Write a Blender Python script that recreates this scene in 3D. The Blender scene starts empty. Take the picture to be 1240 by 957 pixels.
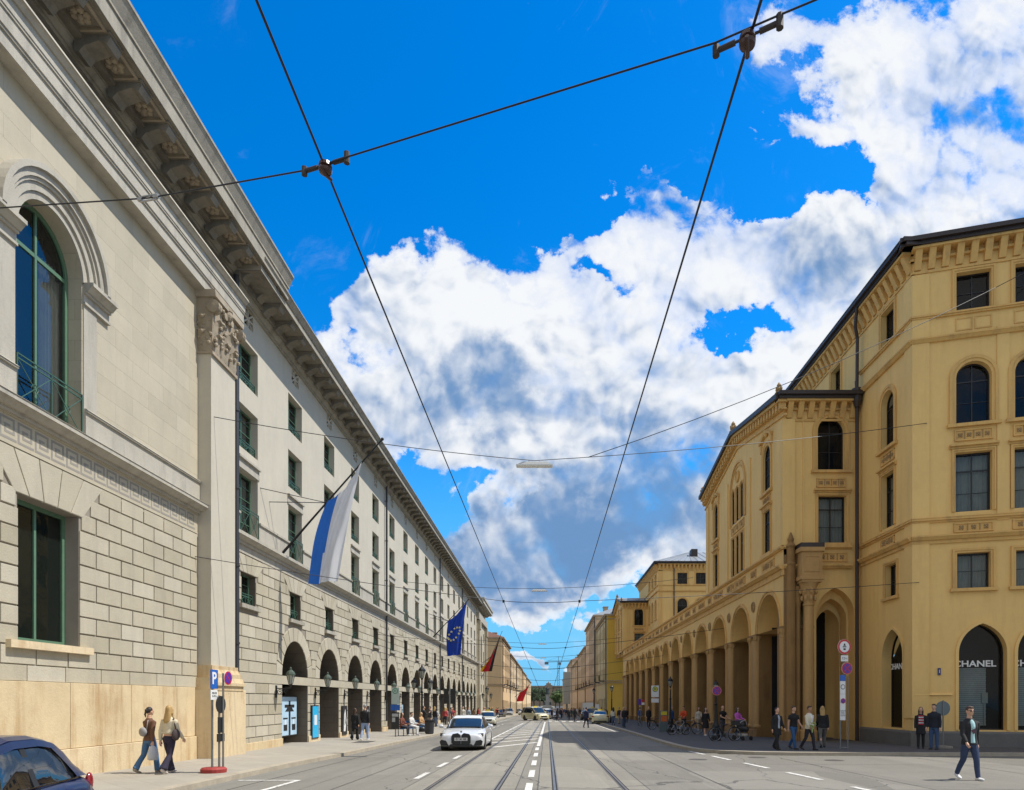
import bpy, bmesh, math, random
from mathutils import Vector, Matrix
random.seed(7)
SC = bpy.context.scene
COL = SC.collection
R = math.radians

# ------------------------------------------------------------------ camera
F, VX, HY, CAMZ = 830.0, 661.0, 848.0, 1.68      # focal length and level line of the photograph (1240 px wide)
cam = bpy.data.cameras.new('camera'); camo = bpy.data.objects.new('camera', cam); COL.objects.link(camo)
camo.location = (0, 0, CAMZ); camo.rotation_euler = (R(90), 0, 0)
cam.sensor_width = 36; cam.lens = F / 1240 * 36
cam.shift_x = (620 - VX) / 1240; cam.shift_y = (HY - 478.5) / 1240
cam.clip_end = 6000; cam.clip_start = 0.05
SC.camera = camo

# ------------------------------------------------------------------ sun, sky
SUNV = Vector((.63, .045, 1)).normalized()
EL = math.asin(SUNV.z); AZ = math.atan2(SUNV.x, SUNV.y)
sl = bpy.data.lights.new('sun', 'SUN'); sl.energy = 5.0; sl.angle = R(0.5); sl.color = (1, .945, .86)
so = bpy.data.objects.new('sun', sl); COL.objects.link(so)
so.rotation_euler = SUNV.to_track_quat('Z', 'Y').to_euler(); so.location = (30, 10, 60)
SC.view_settings.view_transform = 'Standard'; SC.view_settings.look = 'None'
SC.view_settings.gamma = 1; SC.view_settings.exposure = 0.1
W = bpy.data.worlds.new('World'); SC.world = W; W.use_nodes = True
W.cycles.sampling_method = 'MANUAL'; W.cycles.sample_map_resolution = 512

class NT:
    def __init__(s, t): s.t = t; t.nodes.clear()
    def n(s, ty, **k):
        o = s.t.nodes.new(ty)
        for a, v in k.items(): setattr(o, a, v)
        return o
    def l(s, a, b): s.t.links.new(a, b)
    def put(s, sock, v):
        if hasattr(v, 'is_output'): s.l(v, sock)
        else: sock.default_value = v
    def m(s, op, a, b=None, c=None, clamp=False):
        o = s.n('ShaderNodeMath', operation=op, use_clamp=clamp); s.put(o.inputs[0], a)
        if b is not None: s.put(o.inputs[1], b)
        if c is not None: s.put(o.inputs[2], c)
        return o.outputs[0]
    def mix(s, f, a, b, mode='MIX'):
        o = s.n('ShaderNodeMix', data_type='RGBA', blend_type=mode)
        s.put(o.inputs[0], f); s.put(o.inputs[6], a); s.put(o.inputs[7], b); return o.outputs[2]
    def ramp(s, f, a, b, lo=0., hi=1.):
        o = s.n('ShaderNodeMapRange', interpolation_type='SMOOTHSTEP'); s.put(o.inputs[0], f)
        o.inputs[1].default_value = a; o.inputs[2].default_value = b; o.inputs[3].default_value = lo; o.inputs[4].default_value = hi
        return o.outputs[0]
    def noise(s, v, scale, det=5, rough=.5, dist=0):
        o = s.n('ShaderNodeTexNoise'); s.l(v, o.inputs['Vector'])
        o.inputs['Scale'].default_value = scale; o.inputs['Detail'].default_value = det
        o.inputs['Roughness'].default_value = rough; o.inputs['Distortion'].default_value = dist
        return o.outputs['Fac']

def make_world():
    t = NT(W.node_tree)
    sky = t.n('ShaderNodeTexSky', sky_type='NISHITA', sun_disc=False)
    sky.sun_elevation = EL; sky.sun_rotation = AZ; sky.air_density = 1.0; sky.dust_density = .3; sky.ozone_density = 3.0
    tc = t.n('ShaderNodeTexCoord'); sep = t.n('ShaderNodeSeparateXYZ'); t.l(tc.outputs['Generated'], sep.inputs[0])
    X, Y, Z = sep.outputs
    yy = t.m('MAXIMUM', Y, .12)
    u = t.m('DIVIDE', X, yy); v = t.m('DIVIDE', Z, yy)
    cb = t.n('ShaderNodeCombineXYZ'); t.l(u, cb.inputs[0]); t.l(v, cb.inputs[1]); cb.inputs[2].default_value = 3.1
    P = cb.outputs[0]
    # cumulus masses as ellipses in direction space (east-west slope, elevation slope)
    blobs = [(490,365,50,38,.9),(590,430,110,80,1.),(700,470,130,100,1.),(740,310,85,45,.9),(870,310,75,50,.9),
             (485,505,80,64,1.),(440,400,34,50,.6),(700,620,95,75,1.),(830,560,110,90,1.),(600,610,26,18,.6),(960,360,50,60,.9),(1070,320,70,80,1.),
             (1160,200,100,110,1.),(1230,60,120,110,1.),(1010,40,75,40,.8),(930,90,30,35,.5),(1090,110,50,50,.8),(1130,420,100,60,1.),
             (610,690,80,36,.9),(790,690,95,26,.8),(640,803,18,7,1.),(600,745,50,18,.8),(735,765,32,12,.7),(280,185,17,20,.75),(715,190,7,13,.8),(985,140,22,18,.65),(884,112,14,8,.65),(935,150,9,5,.65),(790,570,75,65,.6),(800,262,60,26,.6),(690,285,42,20,.6),(930,300,45,40,.5),(900,470,70,50,.5)]
    gaps = [(528,592,40,34,1.1),(590,560,26,13,.7),(893,392,34,15,.9),(960,225,50,24,.6),(1010,215,28,34,.7),(735,325,34,10,.6),(600,360,36,8,.25),(655,770,36,17,.5),(450,440,16,16,.5),(620,590,16,11,.5),(310,250,60,60,.3),(640,130,160,90,.7),(420,150,120,90,.7)]
    w0 = t.n('ShaderNodeTexNoise'); t.l(P, w0.inputs['Vector']); w0.inputs['Scale'].default_value = 7; w0.inputs['Detail'].default_value = 7; w0.inputs['Roughness'].default_value = .62
    wp = t.n('ShaderNodeVectorMath', operation='MULTIPLY_ADD'); t.l(w0.outputs['Color'], wp.inputs[0]); wp.inputs[1].default_value = (.30, .30, 0)
    wq = t.n('ShaderNodeVectorMath', operation='ADD'); t.l(P, wq.inputs[0]); wq.inputs[1].default_value = (-.15, -.15, 0); t.l(wq.outputs[0], wp.inputs[2])
    def field(L, ox=0., oy=0.):
        tot = None
        for (px, py, rx, ry, w) in L:
            q = t.n('ShaderNodeVectorMath', operation='MULTIPLY_ADD'); t.l(wp.outputs[0], q.inputs[0]); q.inputs[1].default_value = (F / rx, F / ry, 0)
            q.inputs[2].default_value = ((ox - (px - VX) / F) * F / rx, (oy - (HY - py) / F) * F / ry, 0)
            ln = t.n('ShaderNodeVectorMath', operation='LENGTH'); t.l(q.outputs[0], ln.inputs[0])
            e = t.ramp(ln.outputs['Value'], .3, 2.15, w, 0.)
            tot = e if tot is None else t.m('ADD', tot, e)
        return tot
    den = t.m('SUBTRACT', t.m('MINIMUM', field(blobs), 1.0), field(gaps))
    big = [b for b in blobs if b[2] > 88]
    def shifted(dx, dy):
        o = t.n('ShaderNodeVectorMath', operation='ADD'); t.l(P, o.inputs[0]); o.inputs[1].default_value = (dx, dy, 0); return o.outputs[0]
    wn = t.n('ShaderNodeTexNoise'); t.l(P, wn.inputs['Vector']); wn.inputs['Scale'].default_value = 5; wn.inputs['Detail'].default_value = 5
    def billow(dx, dy, sc):
        vm = t.n('ShaderNodeVectorMath', operation='MULTIPLY_ADD'); t.l(wn.outputs['Color'], vm.inputs[0]); vm.inputs[1].default_value = (.14, .14, 0); t.l(shifted(dx, dy), vm.inputs[2])
        vo = t.n('ShaderNodeTexVoronoi', feature='F1', voronoi_dimensions='2D'); t.l(vm.outputs[0], vo.inputs['Vector']); vo.inputs['Scale'].default_value = sc; vo.inputs['Detail'].default_value = 3; vo.inputs['Roughness'].default_value = .55
        vo.normalize = True
        return t.m('SUBTRACT', 1., vo.outputs['Distance'])
    n1 = t.noise(P, 3.6, 9, .58, .25); n1b = t.noise(shifted(.03, .06), 3.6, 9, .58, .25)
    n0 = t.noise(P, 16, 8, .66, .3)
    b1 = billow(0, 0, 9); b2 = billow(.010, .018, 9)
    k = t.m('ADD', t.m('MULTIPLY', den, 1.12), t.m('ADD', t.m('MULTIPLY', t.m('SUBTRACT', n1, .5), 3.4), t.m('MULTIPLY', t.m('SUBTRACT', b1, .62), .9)))
    k = t.m('ADD', k, t.m('MULTIPLY', t.m('SUBTRACT', n0, .5), 1.1))
    al = t.m('ADD', t.ramp(k, .55, .92, 0, .78), t.ramp(k, .85, 1.35, 0, .22))
    vk = t.noise(P, 2.2, 6, .62, .6); wisp = t.ramp(t.noise(shifted(.4, .2), 5.5, 9, .68, 1.2), .55, .85, 0, .38); al = t.m('MAXIMUM', al, t.m('MULTIPLY', wisp, t.ramp(k, -.6, .5)))
    emb = t.m('ADD', t.m('MULTIPLY', t.m('SUBTRACT', n1, n1b), 2.0), t.m('MULTIPLY', t.m('SUBTRACT', b1, b2), 2.4))
    top = t.m('SUBTRACT', t.m('MINIMUM', field(big), 1.), t.m('MINIMUM', field(big, .03, .13), 1.))
    darks = field([(690,635,105,48,.85),(840,610,95,60,.8),(650,470,70,32,.45),(560,470,70,34,.35),(500,400,30,20,.2),(720,400,60,24,.3),(1010,340,40,30,.3),(1130,180,30,60,.25),(780,470,60,35,.35),(870,350,40,24,.3),(1150,300,90,40,.5),(1200,120,60,60,.25),(600,700,50,14,.3),(850,545,110,30,.35)])
    thick = t.ramp(k, .8, 2.0)
    low = t.ramp(v, .12, .95, .34, .12)
    shade = t.m('ADD', .90, t.m('ADD', t.m('MULTIPLY', emb, t.m('SUBTRACT', 1.1, t.m('MULTIPLY', darks, .35))), t.m('MULTIPLY', top, .25)))
    shade = t.m('SUBTRACT', shade, t.m('MULTIPLY', darks, t.ramp(vk, .32, .66, .42, .98)))
    shade = t.m('SUBTRACT', shade, t.m('MULTIPLY', thick, t.m('ADD', .12, low)))
    shade = t.ramp(shade, -.12, 1.02)
    cc = t.mix(shade, (1.5, 2.9, 5.3, 1), (8.6, 8.8, 9.1, 1))
    # behind the camera: unseen cloud, spread and warmed to brighten the shaded facades
    nb = t.noise(tc.outputs['Generated'], 2.3, 8, .6, .3)
    ab = t.ramp(nb, .40, .54)
    fr = t.ramp(Y, .12, .3)
    al2 = t.m('ADD', t.m('MULTIPLY', al, fr), t.m('MULTIPLY', ab, t.m('SUBTRACT', 1., fr)))
    al2 = t.m('MULTIPLY', al2, t.ramp(Z, -.02, .02)); cc = t.mix(fr, t.mix(t.ramp(nb, .45, .7), (8.6, 8.1, 7.4, 1), (6.2, 6.0, 5.8, 1)), cc)
    hs = t.n('ShaderNodeHueSaturation'); hs.inputs['Saturation'].default_value = 1.45; hs.inputs['Value'].default_value = 1.0
    hs.inputs['Hue'].default_value = .505
    t.l(sky.outputs[0], hs.inputs['Color'])
    sk = t.mix(1., hs.outputs[0], (.6, 2.12, 2.15, 1), 'MULTIPLY'); sk = t.mix(t.ramp(Z, .0, .42, .9, 0), sk, (1.7, 4.6, 8.6, 1))
    c = t.mix(al2, sk, cc)
    bg = t.n('ShaderNodeBackground'); t.l(c, bg.inputs[0]); bg.inputs[1].default_value = .1
    o = t.n('ShaderNodeOutputWorld'); t.l(bg.outputs[0], o.inputs[0])
make_world()

# ------------------------------------------------------------------ materials
MATS = {}
def rgb(h):
    h = h.lstrip('#'); c = [int(h[i:i+2], 16) / 255 for i in (0, 2, 4)]
    return tuple((x / 12.92 if x <= .04045 else ((x + .055) / 1.055) ** 2.4) for x in c)
def mat(name, col, rough=.7, var=.12, vs=1.5, bump=0., bs=30, metal=0., streak=0., scol=None, spec=.5, coat=0., kind=None, emit=0, rnd=0.):
    if name in MATS: return MATS[name]
    m = bpy.data.materials.new(name); m.use_nodes = True; t = NT(m.node_tree)
    if isinstance(col, str): col = rgb(col)
    pr = t.n('ShaderNodeBsdfPrincipled'); out = t.n('ShaderNodeOutputMaterial'); t.l(pr.outputs[0], out.inputs[0])
    pr.inputs['Metallic'].default_value = metal; pr.inputs['Specular IOR Level'].default_value = spec; pr.inputs['Coat Weight'].default_value = coat
    pr.inputs['Coat Roughness'].default_value = .04
    tc = t.n('ShaderNodeTexCoord'); V = tc.outputs['Object']
    base = (*col, 1)
    c = base
    if var:
        a = t.noise(V, vs, 8, .62); b = t.noise(V, vs * 9, 5, .6)
        f = t.m('ADD', t.m('MULTIPLY', t.m('SUBTRACT', a, .5), var * 3.2), t.m('MULTIPLY', t.m('SUBTRACT', b, .5), var * 1.3))
        hv = t.n('ShaderNodeHueSaturation'); hv.inputs['Color'].default_value = base; t.l(t.m('ADD', 1., f), hv.inputs['Value']); c = hv.outputs[0]
    if streak:
        mp = t.n('ShaderNodeMapping'); mp.inputs['Scale'].default_value = (1.5, 1.5, .17); t.l(V, mp.inputs[0])
        s1 = t.m('ADD', t.m('MULTIPLY', t.noise(mp.outputs[0], 1.6, 7, .68), .7), t.m('MULTIPLY', t.noise(V, .9, 6, .65), .3))
        c = t.mix(t.m('MULTIPLY', t.ramp(s1, .46, .66), streak), c, (*(scol or tuple(x * .45 for x in col)), 1))
    if name.startswith('stone_'):
        at_ = t.n('ShaderNodeAttribute', attribute_name='tone'); h3 = t.n('ShaderNodeHueSaturation'); t.put(h3.inputs['Color'], c); t.l(t.m('ADD', 1., t.m('MULTIPLY', at_.outputs['Fac'], .13)), h3.inputs['Value']); t.l(t.m('ADD', 1., t.m('MULTIPLY', at_.outputs['Fac'], -.12)), h3.inputs['Saturation']); c = h3.outputs[0]
    if rnd:
        oi = t.n('ShaderNodeObjectInfo'); hv2 = t.n('ShaderNodeHueSaturation'); t.put(hv2.inputs['Color'], c)
        t.l(t.m('ADD', 1 - rnd, t.m('MULTIPLY', oi.outputs['Random'], 2 * rnd)), hv2.inputs['Value']); c = hv2.outputs[0]
    t.put(pr.inputs['Base Color'], c)
    if var and rough > .3: t.put(pr.inputs['Roughness'], t.m('ADD', rough - .08, t.m('MULTIPLY', t.noise(V, vs * 3, 3), .16), clamp=True))
    else: pr.inputs['Roughness'].default_value = rough
    if bump:
        bp = t.n('ShaderNodeBump'); bp.inputs['Strength'].default_value = bump; bp.inputs['Distance'].default_value = .02
        t.l(t.noise(V, bs, 6, .65), bp.inputs['Height']); t.l(bp.outputs[0], pr.inputs['Normal'])
    if emit: pr.inputs['Emission Color'].default_value = base; pr.inputs['Emission Strength'].default_value = emit
    MATS[name] = m; return m
def glassmat(name, tint=(.02, .025, .03), opq=.35, rough=.02, ior=1.5, k=1.):
    if name in MATS: return MATS[name]
    m = bpy.data.materials.new(name); m.use_nodes = True; t = NT(m.node_tree)
    fr = t.n('ShaderNodeFresnel'); fr.inputs[0].default_value = ior
    gl = t.n('ShaderNodeBsdfGlossy'); gl.inputs['Roughness'].default_value = rough
    tc = t.n('ShaderNodeTexCoord'); bp = t.n('ShaderNodeBump'); bp.inputs['Strength'].default_value = .08; bp.inputs['Distance'].default_value = .05
    t.l(t.noise(tc.outputs['Object'], 1.6, 2), bp.inputs['Height']); t.l(bp.outputs[0], gl.inputs['Normal'])
    tr = t.n('ShaderNodeBsdfTransparent'); tr.inputs[0].default_value = (.75, .8, .78, 1)
    df = t.n('ShaderNodeBsdfDiffuse'); df.inputs[0].default_value = (*tint, 1)
    mx0 = t.n('ShaderNodeMixShader'); mx0.inputs[0].default_value = opq; t.l(tr.outputs[0], mx0.inputs[1]); t.l(df.outputs[0], mx0.inputs[2])
    mx = t.n('ShaderNodeMixShader'); t.l(t.m('MULTIPLY', fr.outputs[0], k), mx.inputs[0]); t.l(mx0.outputs[0], mx.inputs[1]); t.l(gl.outputs[0], mx.inputs[2])
    o = t.n('ShaderNodeOutputMaterial'); t.l(mx.outputs[0], o.inputs[0]); MATS[name] = m; return m

def ashlar(name, col, var, bw, rh, depth, mort=.006, streak=0., scol=None, rot='yz'):
    """stone with fine joints, object space: x along street or y"""
    m = mat(name, col, .85, var, 1.1, 0, streak=streak, scol=scol)
    t = NT.__new__(NT); t.t = m.node_tree
    pr = [n for n in m.node_tree.nodes if n.type == 'BSDF_PRINCIPLED'][0]
    tc = t.n('ShaderNodeTexCoord'); sp = t.n('ShaderNodeSeparateXYZ'); t.l(tc.outputs['Object'], sp.inputs[0])
    cb = t.n('ShaderNodeCombineXYZ'); t.l(t.m('ADD', sp.outputs[0], sp.outputs[1]), cb.inputs[0]); t.l(sp.outputs[2], cb.inputs[1])
    br = t.n('ShaderNodeTexBrick'); t.l(cb.outputs[0], br.inputs[0]); br.inputs['Scale'].default_value = 1
    br.inputs['Brick Width'].default_value = bw; br.inputs['Row Height'].default_value = rh; br.inputs['Mortar Size'].default_value = mort
    br.inputs['Color1'].default_value = (1, 1, 1, 1); br.inputs['Color2'].default_value = (.9, .9, .9, 1); br.inputs['Mortar'].default_value = (.72, .7, .66, 1)
    src = pr.inputs['Base Color'].links[0].from_socket
    t.l(t.mix(1., src, br.outputs['Color'], 'MULTIPLY'), pr.inputs['Base Color'])
    b1 = t.n('ShaderNodeBump'); b1.inputs['Strength'].default_value = .7; b1.inputs['Distance'].default_value = depth
    t.l(t.m('SUBTRACT', 1., br.outputs['Fac']), b1.inputs['Height'])
    b2 = t.n('ShaderNodeBump'); b2.inputs['Strength'].default_value = .35; b2.inputs['Distance'].default_value = .01
    t.l(t.noise(tc.outputs['Object'], 28, 7, .65), b2.inputs['Height']); t.l(b1.outputs[0], b2.inputs['Normal']); t.l(b2.outputs[0], pr.inputs['Normal'])
    return m

STONE = mat('stone_grey', (.435, .392, .295), .85, .13, .8, .5, 22, streak=.32, scol=(.30, .27, .22))
STONE_UP = ashlar('stone_smooth', (.47, .42, .315), .09, 1.5, .5, .006, .0035, .2, (.33, .31, .27))
STONE_B = mat('stone_render', (.50, .46, .37), .85, .09, .6, .3, 30, streak=.22, scol=(.36, .34, .30))
STONE_T = mat('stone_trim', (.42, .39, .325), .85, .14, .9, .4, 20, streak=.45, scol=(.17, .16, .14))
STONE_K = mat('stone_key_inlay', (.27, .25, .22), .9, .1, 3)
STONE_Y = mat('stone_ochre', (.58, .46, .28), .85, .15, .7, .5, 18, streak=.75, scol=(.36, .215, .085))
STONE_J = mat('stone_joint', (.27, .24, .195), .95, .1, 3)
STONE_D = mat('stone_weathered_shaded', (.20, .178, .14), .9, .25, 1.2, .5, 20, streak=.5, scol=(.08, .07, .055))  # weathered frieze tone; also puts the shade under the cornices into the colour
STONE_C = mat('stone_carved', (.34, .28, .20), .85, .22, 3, .6, 16, streak=.4, scol=(.2, .16, .11))
GREEN = mat('green_frame', (.10, .19, .12), .45, .15, 4, spec=.4)
GREENIRON = mat('green_iron', (.04, .10, .07), .5, .1, 4)
DARKFR = mat('dark_frame', (.018, .014, .012), .4, .1, 5)
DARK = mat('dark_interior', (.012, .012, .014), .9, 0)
IRON = mat('black_iron', (.015, .016, .017), .45, .1, 6, metal=.3)
PIPE = mat('pipe_dark', (.035, .037, .042), .5, .2, 2)
GLASS = glassmat('window_glass', (.015, .017, .02), .22, .02, 1.36); GLASSC = glassmat('window_glass_dim', (.018, .024, .020), .5, .03, 1.5); GLASSR = glassmat('window_glass_bright', (.02, .024, .028), .2, .015, 2.0, .75)
CURT = mat('curtain', (.55, .53, .48), .9, .15, 3)
TAN = mat('plaster_tan', (.78, .515, .185), .85, .085, .45, .15, 45, streak=.26, scol=(.50, .31, .10))
TAN_T = mat('plaster_trim', (.68, .415, .135), .85, .12, .9, .2, 30, streak=.5, scol=(.26, .17, .08))
TAN_D = mat('terracotta_relief', (.36, .23, .10), .85, .2, 6, .3, 20, streak=.3)
BROWNL = mat('sandstone_pale_lit', (.47, .28, .105), .85, .16, .9, .5, 20, streak=.5, scol=(.26, .15, .06))  # paler sandstone; bounce light on the pier fronts is put into it
BROWN = mat('sandstone_brown', (.28, .155, .05), .85, .16, .8, .5, 20, streak=.5, scol=(.12, .065, .025))
GUTTER = mat('gutter_brown', (.035, .024, .02), .5, .1, 3)
ROOFM = mat('roof_metal', (.28, .30, .31), .45, .15, 1, metal=.2)
TILE = mat('roof_tile', (.16, .075, .05), .8, .2, 1.5, .3, 20)

# ------------------------------------------------------------------ mesh builder
class Fr:
    def __init__(s, O, U, N): s.O = Vector(O); s.U = Vector(U).normalized(); s.N = Vector(N).normalized()
    def p(s, u, d, z): return s.O + s.U * u + s.N * d + Vector((0, 0, z))
class MB:
    def __init__(s, M=None): s.v = []; s.f = []; s.m = []; s.M = M; s.t = []; s.tone = 0.
    def add(s, vs, fs, m=0):
        b = len(s.v); s.v += [tuple(s.M @ Vector(v)) if s.M else tuple(v) for v in vs]
        s.f += [tuple(b + i for i in f) for f in fs]; s.m += [m] * len(fs); s.t += [s.tone] * len(fs)
    def quad(s, a, b, c, d, m=0): s.add([a, b, c, d], [(0, 1, 2, 3)], m)
    def hexa(s, p, m=0): s.add(p, [(0, 3, 2, 1), (4, 5, 6, 7), (0, 1, 5, 4), (1, 2, 6, 5), (2, 3, 7, 6), (3, 0, 4, 7)], m)
    def box(s, x0, x1, y0, y1, z0, z1, m=0):
        s.hexa([(x0,y0,z0),(x1,y0,z0),(x1,y1,z0),(x0,y1,z0),(x0,y0,z1),(x1,y0,z1),(x1,y1,z1),(x0,y1,z1)], m)
    def fbox(s, f, u0, u1, d0, d1, z0, z1, m=0):
        s.hexa([f.p(u0,d0,z0),f.p(u1,d0,z0),f.p(u1,d1,z0),f.p(u0,d1,z0),f.p(u0,d0,z1),f.p(u1,d0,z1),f.p(u1,d1,z1),f.p(u0,d1,z1)], m)
    def block(s, f, poly, d0, d1, ch=.012, m=0):
        """chamfered slab: polygon in (u,z)"""
        n = len(poly); cu = sum(p[0] for p in poly) / n; cz = sum(p[1] for p in poly) / n
        inn = []
        for (u, z) in poly:
            L = math.hypot(u - cu, z - cz); k = max(0, 1 - ch * 1.4 / max(L, 1e-4)); inn.append((cu + (u - cu) * k, cz + (z - cz) * k))
        vs = [f.p(u, d0, z) for u, z in poly] + [f.p(u, d1 - ch * .6, z) for u, z in poly] + [f.p(u, d1, z) for u, z in inn]
        fs = []
        for i in range(n):
            j = (i + 1) % n; fs += [(i, j, n + j, n + i), (n + i, n + j, 2 * n + j, 2 * n + i)]
        fs.append(tuple(range(2 * n, 3 * n))); s.tone = max(-1, min(1, random.gauss(0, .5))); s.add(vs, fs, m); s.tone = 0.
    def prism(s, f, poly, d0, d1, m=0):
        n = len(poly); vs = [f.p(u, d0, z) for u, z in poly] + [f.p(u, d1, z) for u, z in poly]
        s.add(vs, [tuple(range(n)), tuple(range(n, 2 * n))] + [(i, (i + 1) % n, n + (i + 1) % n, n + i) for i in range(n)], m)
    def tube(s, pts, r, n=8, m=0, cap=True):
        pts = [Vector(p) for p in pts]; rs = r if isinstance(r, (list, tuple)) else [r] * len(pts)
        rings = []; prev = None
        for i, p in enumerate(pts):
            d = (pts[min(i + 1, len(pts) - 1)] - pts[max(i - 1, 0)])
            d = d.normalized() if d.length > 1e-9 else Vector((0, 0, 1))
            if prev is None: a = d.orthogonal().normalized()
            else:
                a = prev - d * prev.dot(d); a = a.normalized() if a.length > 1e-6 else d.orthogonal().normalized()
            prev = a; b = d.cross(a)
            rings.append([p + (a * math.cos(2 * math.pi * k / n) + b * math.sin(2 * math.pi * k / n)) * rs[i] for k in range(n)])
        vs = [v for rg in rings for v in rg]; fs = []
        for i in range(len(rings) - 1):
            for k in range(n): fs.append((i * n + k, i * n + (k + 1) % n, (i + 1) * n + (k + 1) % n, (i + 1) * n + k))
        if cap: fs += [tuple(range(n))[::-1], tuple((len(rings) - 1) * n + k for k in range(n))]
        s.add(vs, fs, m)
    def lathe(s, c, prof, n=16, m=0, ax='z', sx=1, sy=1):
        c = Vector(c); vs = []
        for r, z in prof:
            for k in range(n):
                a = 2 * math.pi * k / n; x, y = r * math.cos(a) * sx, r * math.sin(a) * sy
                vs.append(c + (Vector((x, y, z)) if ax == 'z' else Vector((z, x, y)) if ax == 'x' else Vector((x, z, y))))
        fs = []
        for i in range(len(prof) - 1):
            for k in range(n): fs.append((i * n + k, i * n + (k + 1) % n, (i + 1) * n + (k + 1) % n, (i + 1) * n + k))
        fs += [tuple(range(n)), tuple((len(prof) - 1) * n + k for k in range(n))]; s.add(vs, fs, m)
    def ball(s, c, rx, ry, rz, n=10, m=0, k=6):
        prof = []
        for i in range(k + 1):
            a = -math.pi / 2 + math.pi * i / k; prof.append((max(math.cos(a), .02), math.sin(a)))
        c = Vector(c); vs = []
        for r, z in prof:
            for j in range(n):
                a = 2 * math.pi * j / n; vs.append(c + Vector((rx * r * math.cos(a), ry * r * math.sin(a), rz * z)))
        fs = [(i * n + j, i * n + (j + 1) % n, (i + 1) * n + (j + 1) % n, (i + 1) * n + j) for i in range(k) for j in range(n)]
        fs += [tuple(range(n)), tuple(k * n + j for j in range(n))]; s.add(vs, fs, m)
    def loft(s, rings, m=0, cap=True):
        n = len(rings[0]); vs = [v for r in rings for v in r]
        fs = [(i * n + k, i * n + (k + 1) % n, (i + 1) * n + (k + 1) % n, (i + 1) * n + k) for i in range(len(rings) - 1) for k in range(n)]
        if cap: fs += [tuple(range(n))[::-1], tuple((len(rings) - 1) * n + k for k in range(n))]
        s.add(vs, fs, m)
    def mesh(s, name, mats, smooth=False):
        me = bpy.data.meshes.new(name); me.from_pydata(s.v, [], s.f)
        for x in (mats if isinstance(mats, (list, tuple)) else [mats]): me.materials.append(x)
        if any(s.m): me.polygons.foreach_set('material_index', s.m)
        if smooth: me.polygons.foreach_set('use_smooth', [True] * len(s.f))
        if any(s.t) and len(s.t) == len(s.f): me.attributes.new('tone', 'FLOAT', 'FACE').data.foreach_set('value', s.t)
        me.update(); return me
    def build(s, name, mats, parent=None, smooth=False, loc=None):
        return link(name, s.mesh(name, mats, smooth), parent, loc)
def link(name, me, parent=None, loc=None):
    o = bpy.data.objects.new(name, me); COL.objects.link(o)
    if parent: o.parent = parent
    if loc: o.location = loc
    return o
def smooth_angle(o, a=35):
    me = o.data; bm = bmesh.new(); bm.from_mesh(me)
    for e in bm.edges: e.smooth = len(e.link_faces) == 2 and e.calc_face_angle(0) < R(a)
    for f in bm.faces: f.smooth = True
    bm.to_mesh(me); bm.free()
def tag(o, label=None, cat=None, group=None, kind=None):
    if label: o['label'] = label
    if cat: o['category'] = cat
    if group: o['group'] = group
    if kind: o['kind'] = kind
    return o
def empty(name, loc, label, cat, rz=0, group=None):
    o = bpy.data.objects.new(name, None); COL.objects.link(o); o.location = loc; o.rotation_euler.z = rz; o.empty_display_size = .2
    return tag(o, label, cat, group)
def copy_tree(o, parent=None):
    c = o.copy(); COL.objects.link(c)
    if parent: c.parent = parent
    for ch in [x for x in bpy.data.objects if x.parent == o]: copy_tree(ch, c)
    return c

# ------------------------------------------------------------------ ground
def gz(x, y): return -.0116 * min(y, 300) - .012 * min(abs(x), 6)
def onground(px, py, h=0.):
    Y = 20.
    for _ in range(60):
        X = (px - VX) / F * Y; Y = (CAMZ - gz(X, Y) - h) * F / max(py - HY, 1)
        Y = min(Y, 600)
    return Vector(((px - VX) / F * Y, Y, gz((px - VX) / F * Y, Y) + h))
def at(px, py, Y): return Vector(((px - VX) / F * Y, Y, CAMZ + (HY - py) / F * Y))

# ------------------------------------------------------------------ facade helpers
def outline(o, n=10):
    """(u,z) from left bottom over the top to right bottom"""
    k = o['k']; u0, u1, z0, z1 = o['u0'], o['u1'], o['z0'], o['z1']; c = (u0 + u1) / 2; r = (u1 - u0) / 2
    if k == 'rect': return [(u0, z0), (u0, z1), (u1, z1), (u1, z0)]
    if k == 'round':
        zs = z1 - r; top = [(c - r * math.cos(math.pi * i / (2 * n)), zs + r * math.sin(math.pi * i / (2 * n))) for i in range(2 * n + 1)]
    else:
        a = .45 * r; hh = math.sqrt((r + a) ** 2 - a ** 2); zs = z1 - hh; top = []
        am = math.atan2(hh, a)
        for i in range(n + 1):
            t = am * i / n; top.append((c + a - (r + a) * math.cos(t), zs + (r + a) * math.sin(t)))
        top += [(2 * c - u, z) for u, z in reversed(top[:-1])]
    return [(u0, z0)] + top + [(u1, z0)]
def zspring(o):
    r = (o['u1'] - o['u0']) / 2
    return o['z1'] if o['k'] == 'rect' else o['z1'] - r if o['k'] == 'round' else o['z1'] - math.sqrt((1.45 * r) ** 2 - (.45 * r) ** 2)
def opn(c, w, z0, z1, k='rect', **e): return dict(u0=c - w / 2, u1=c + w / 2, z0=z0, z1=z1, k=k, **e)
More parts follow.
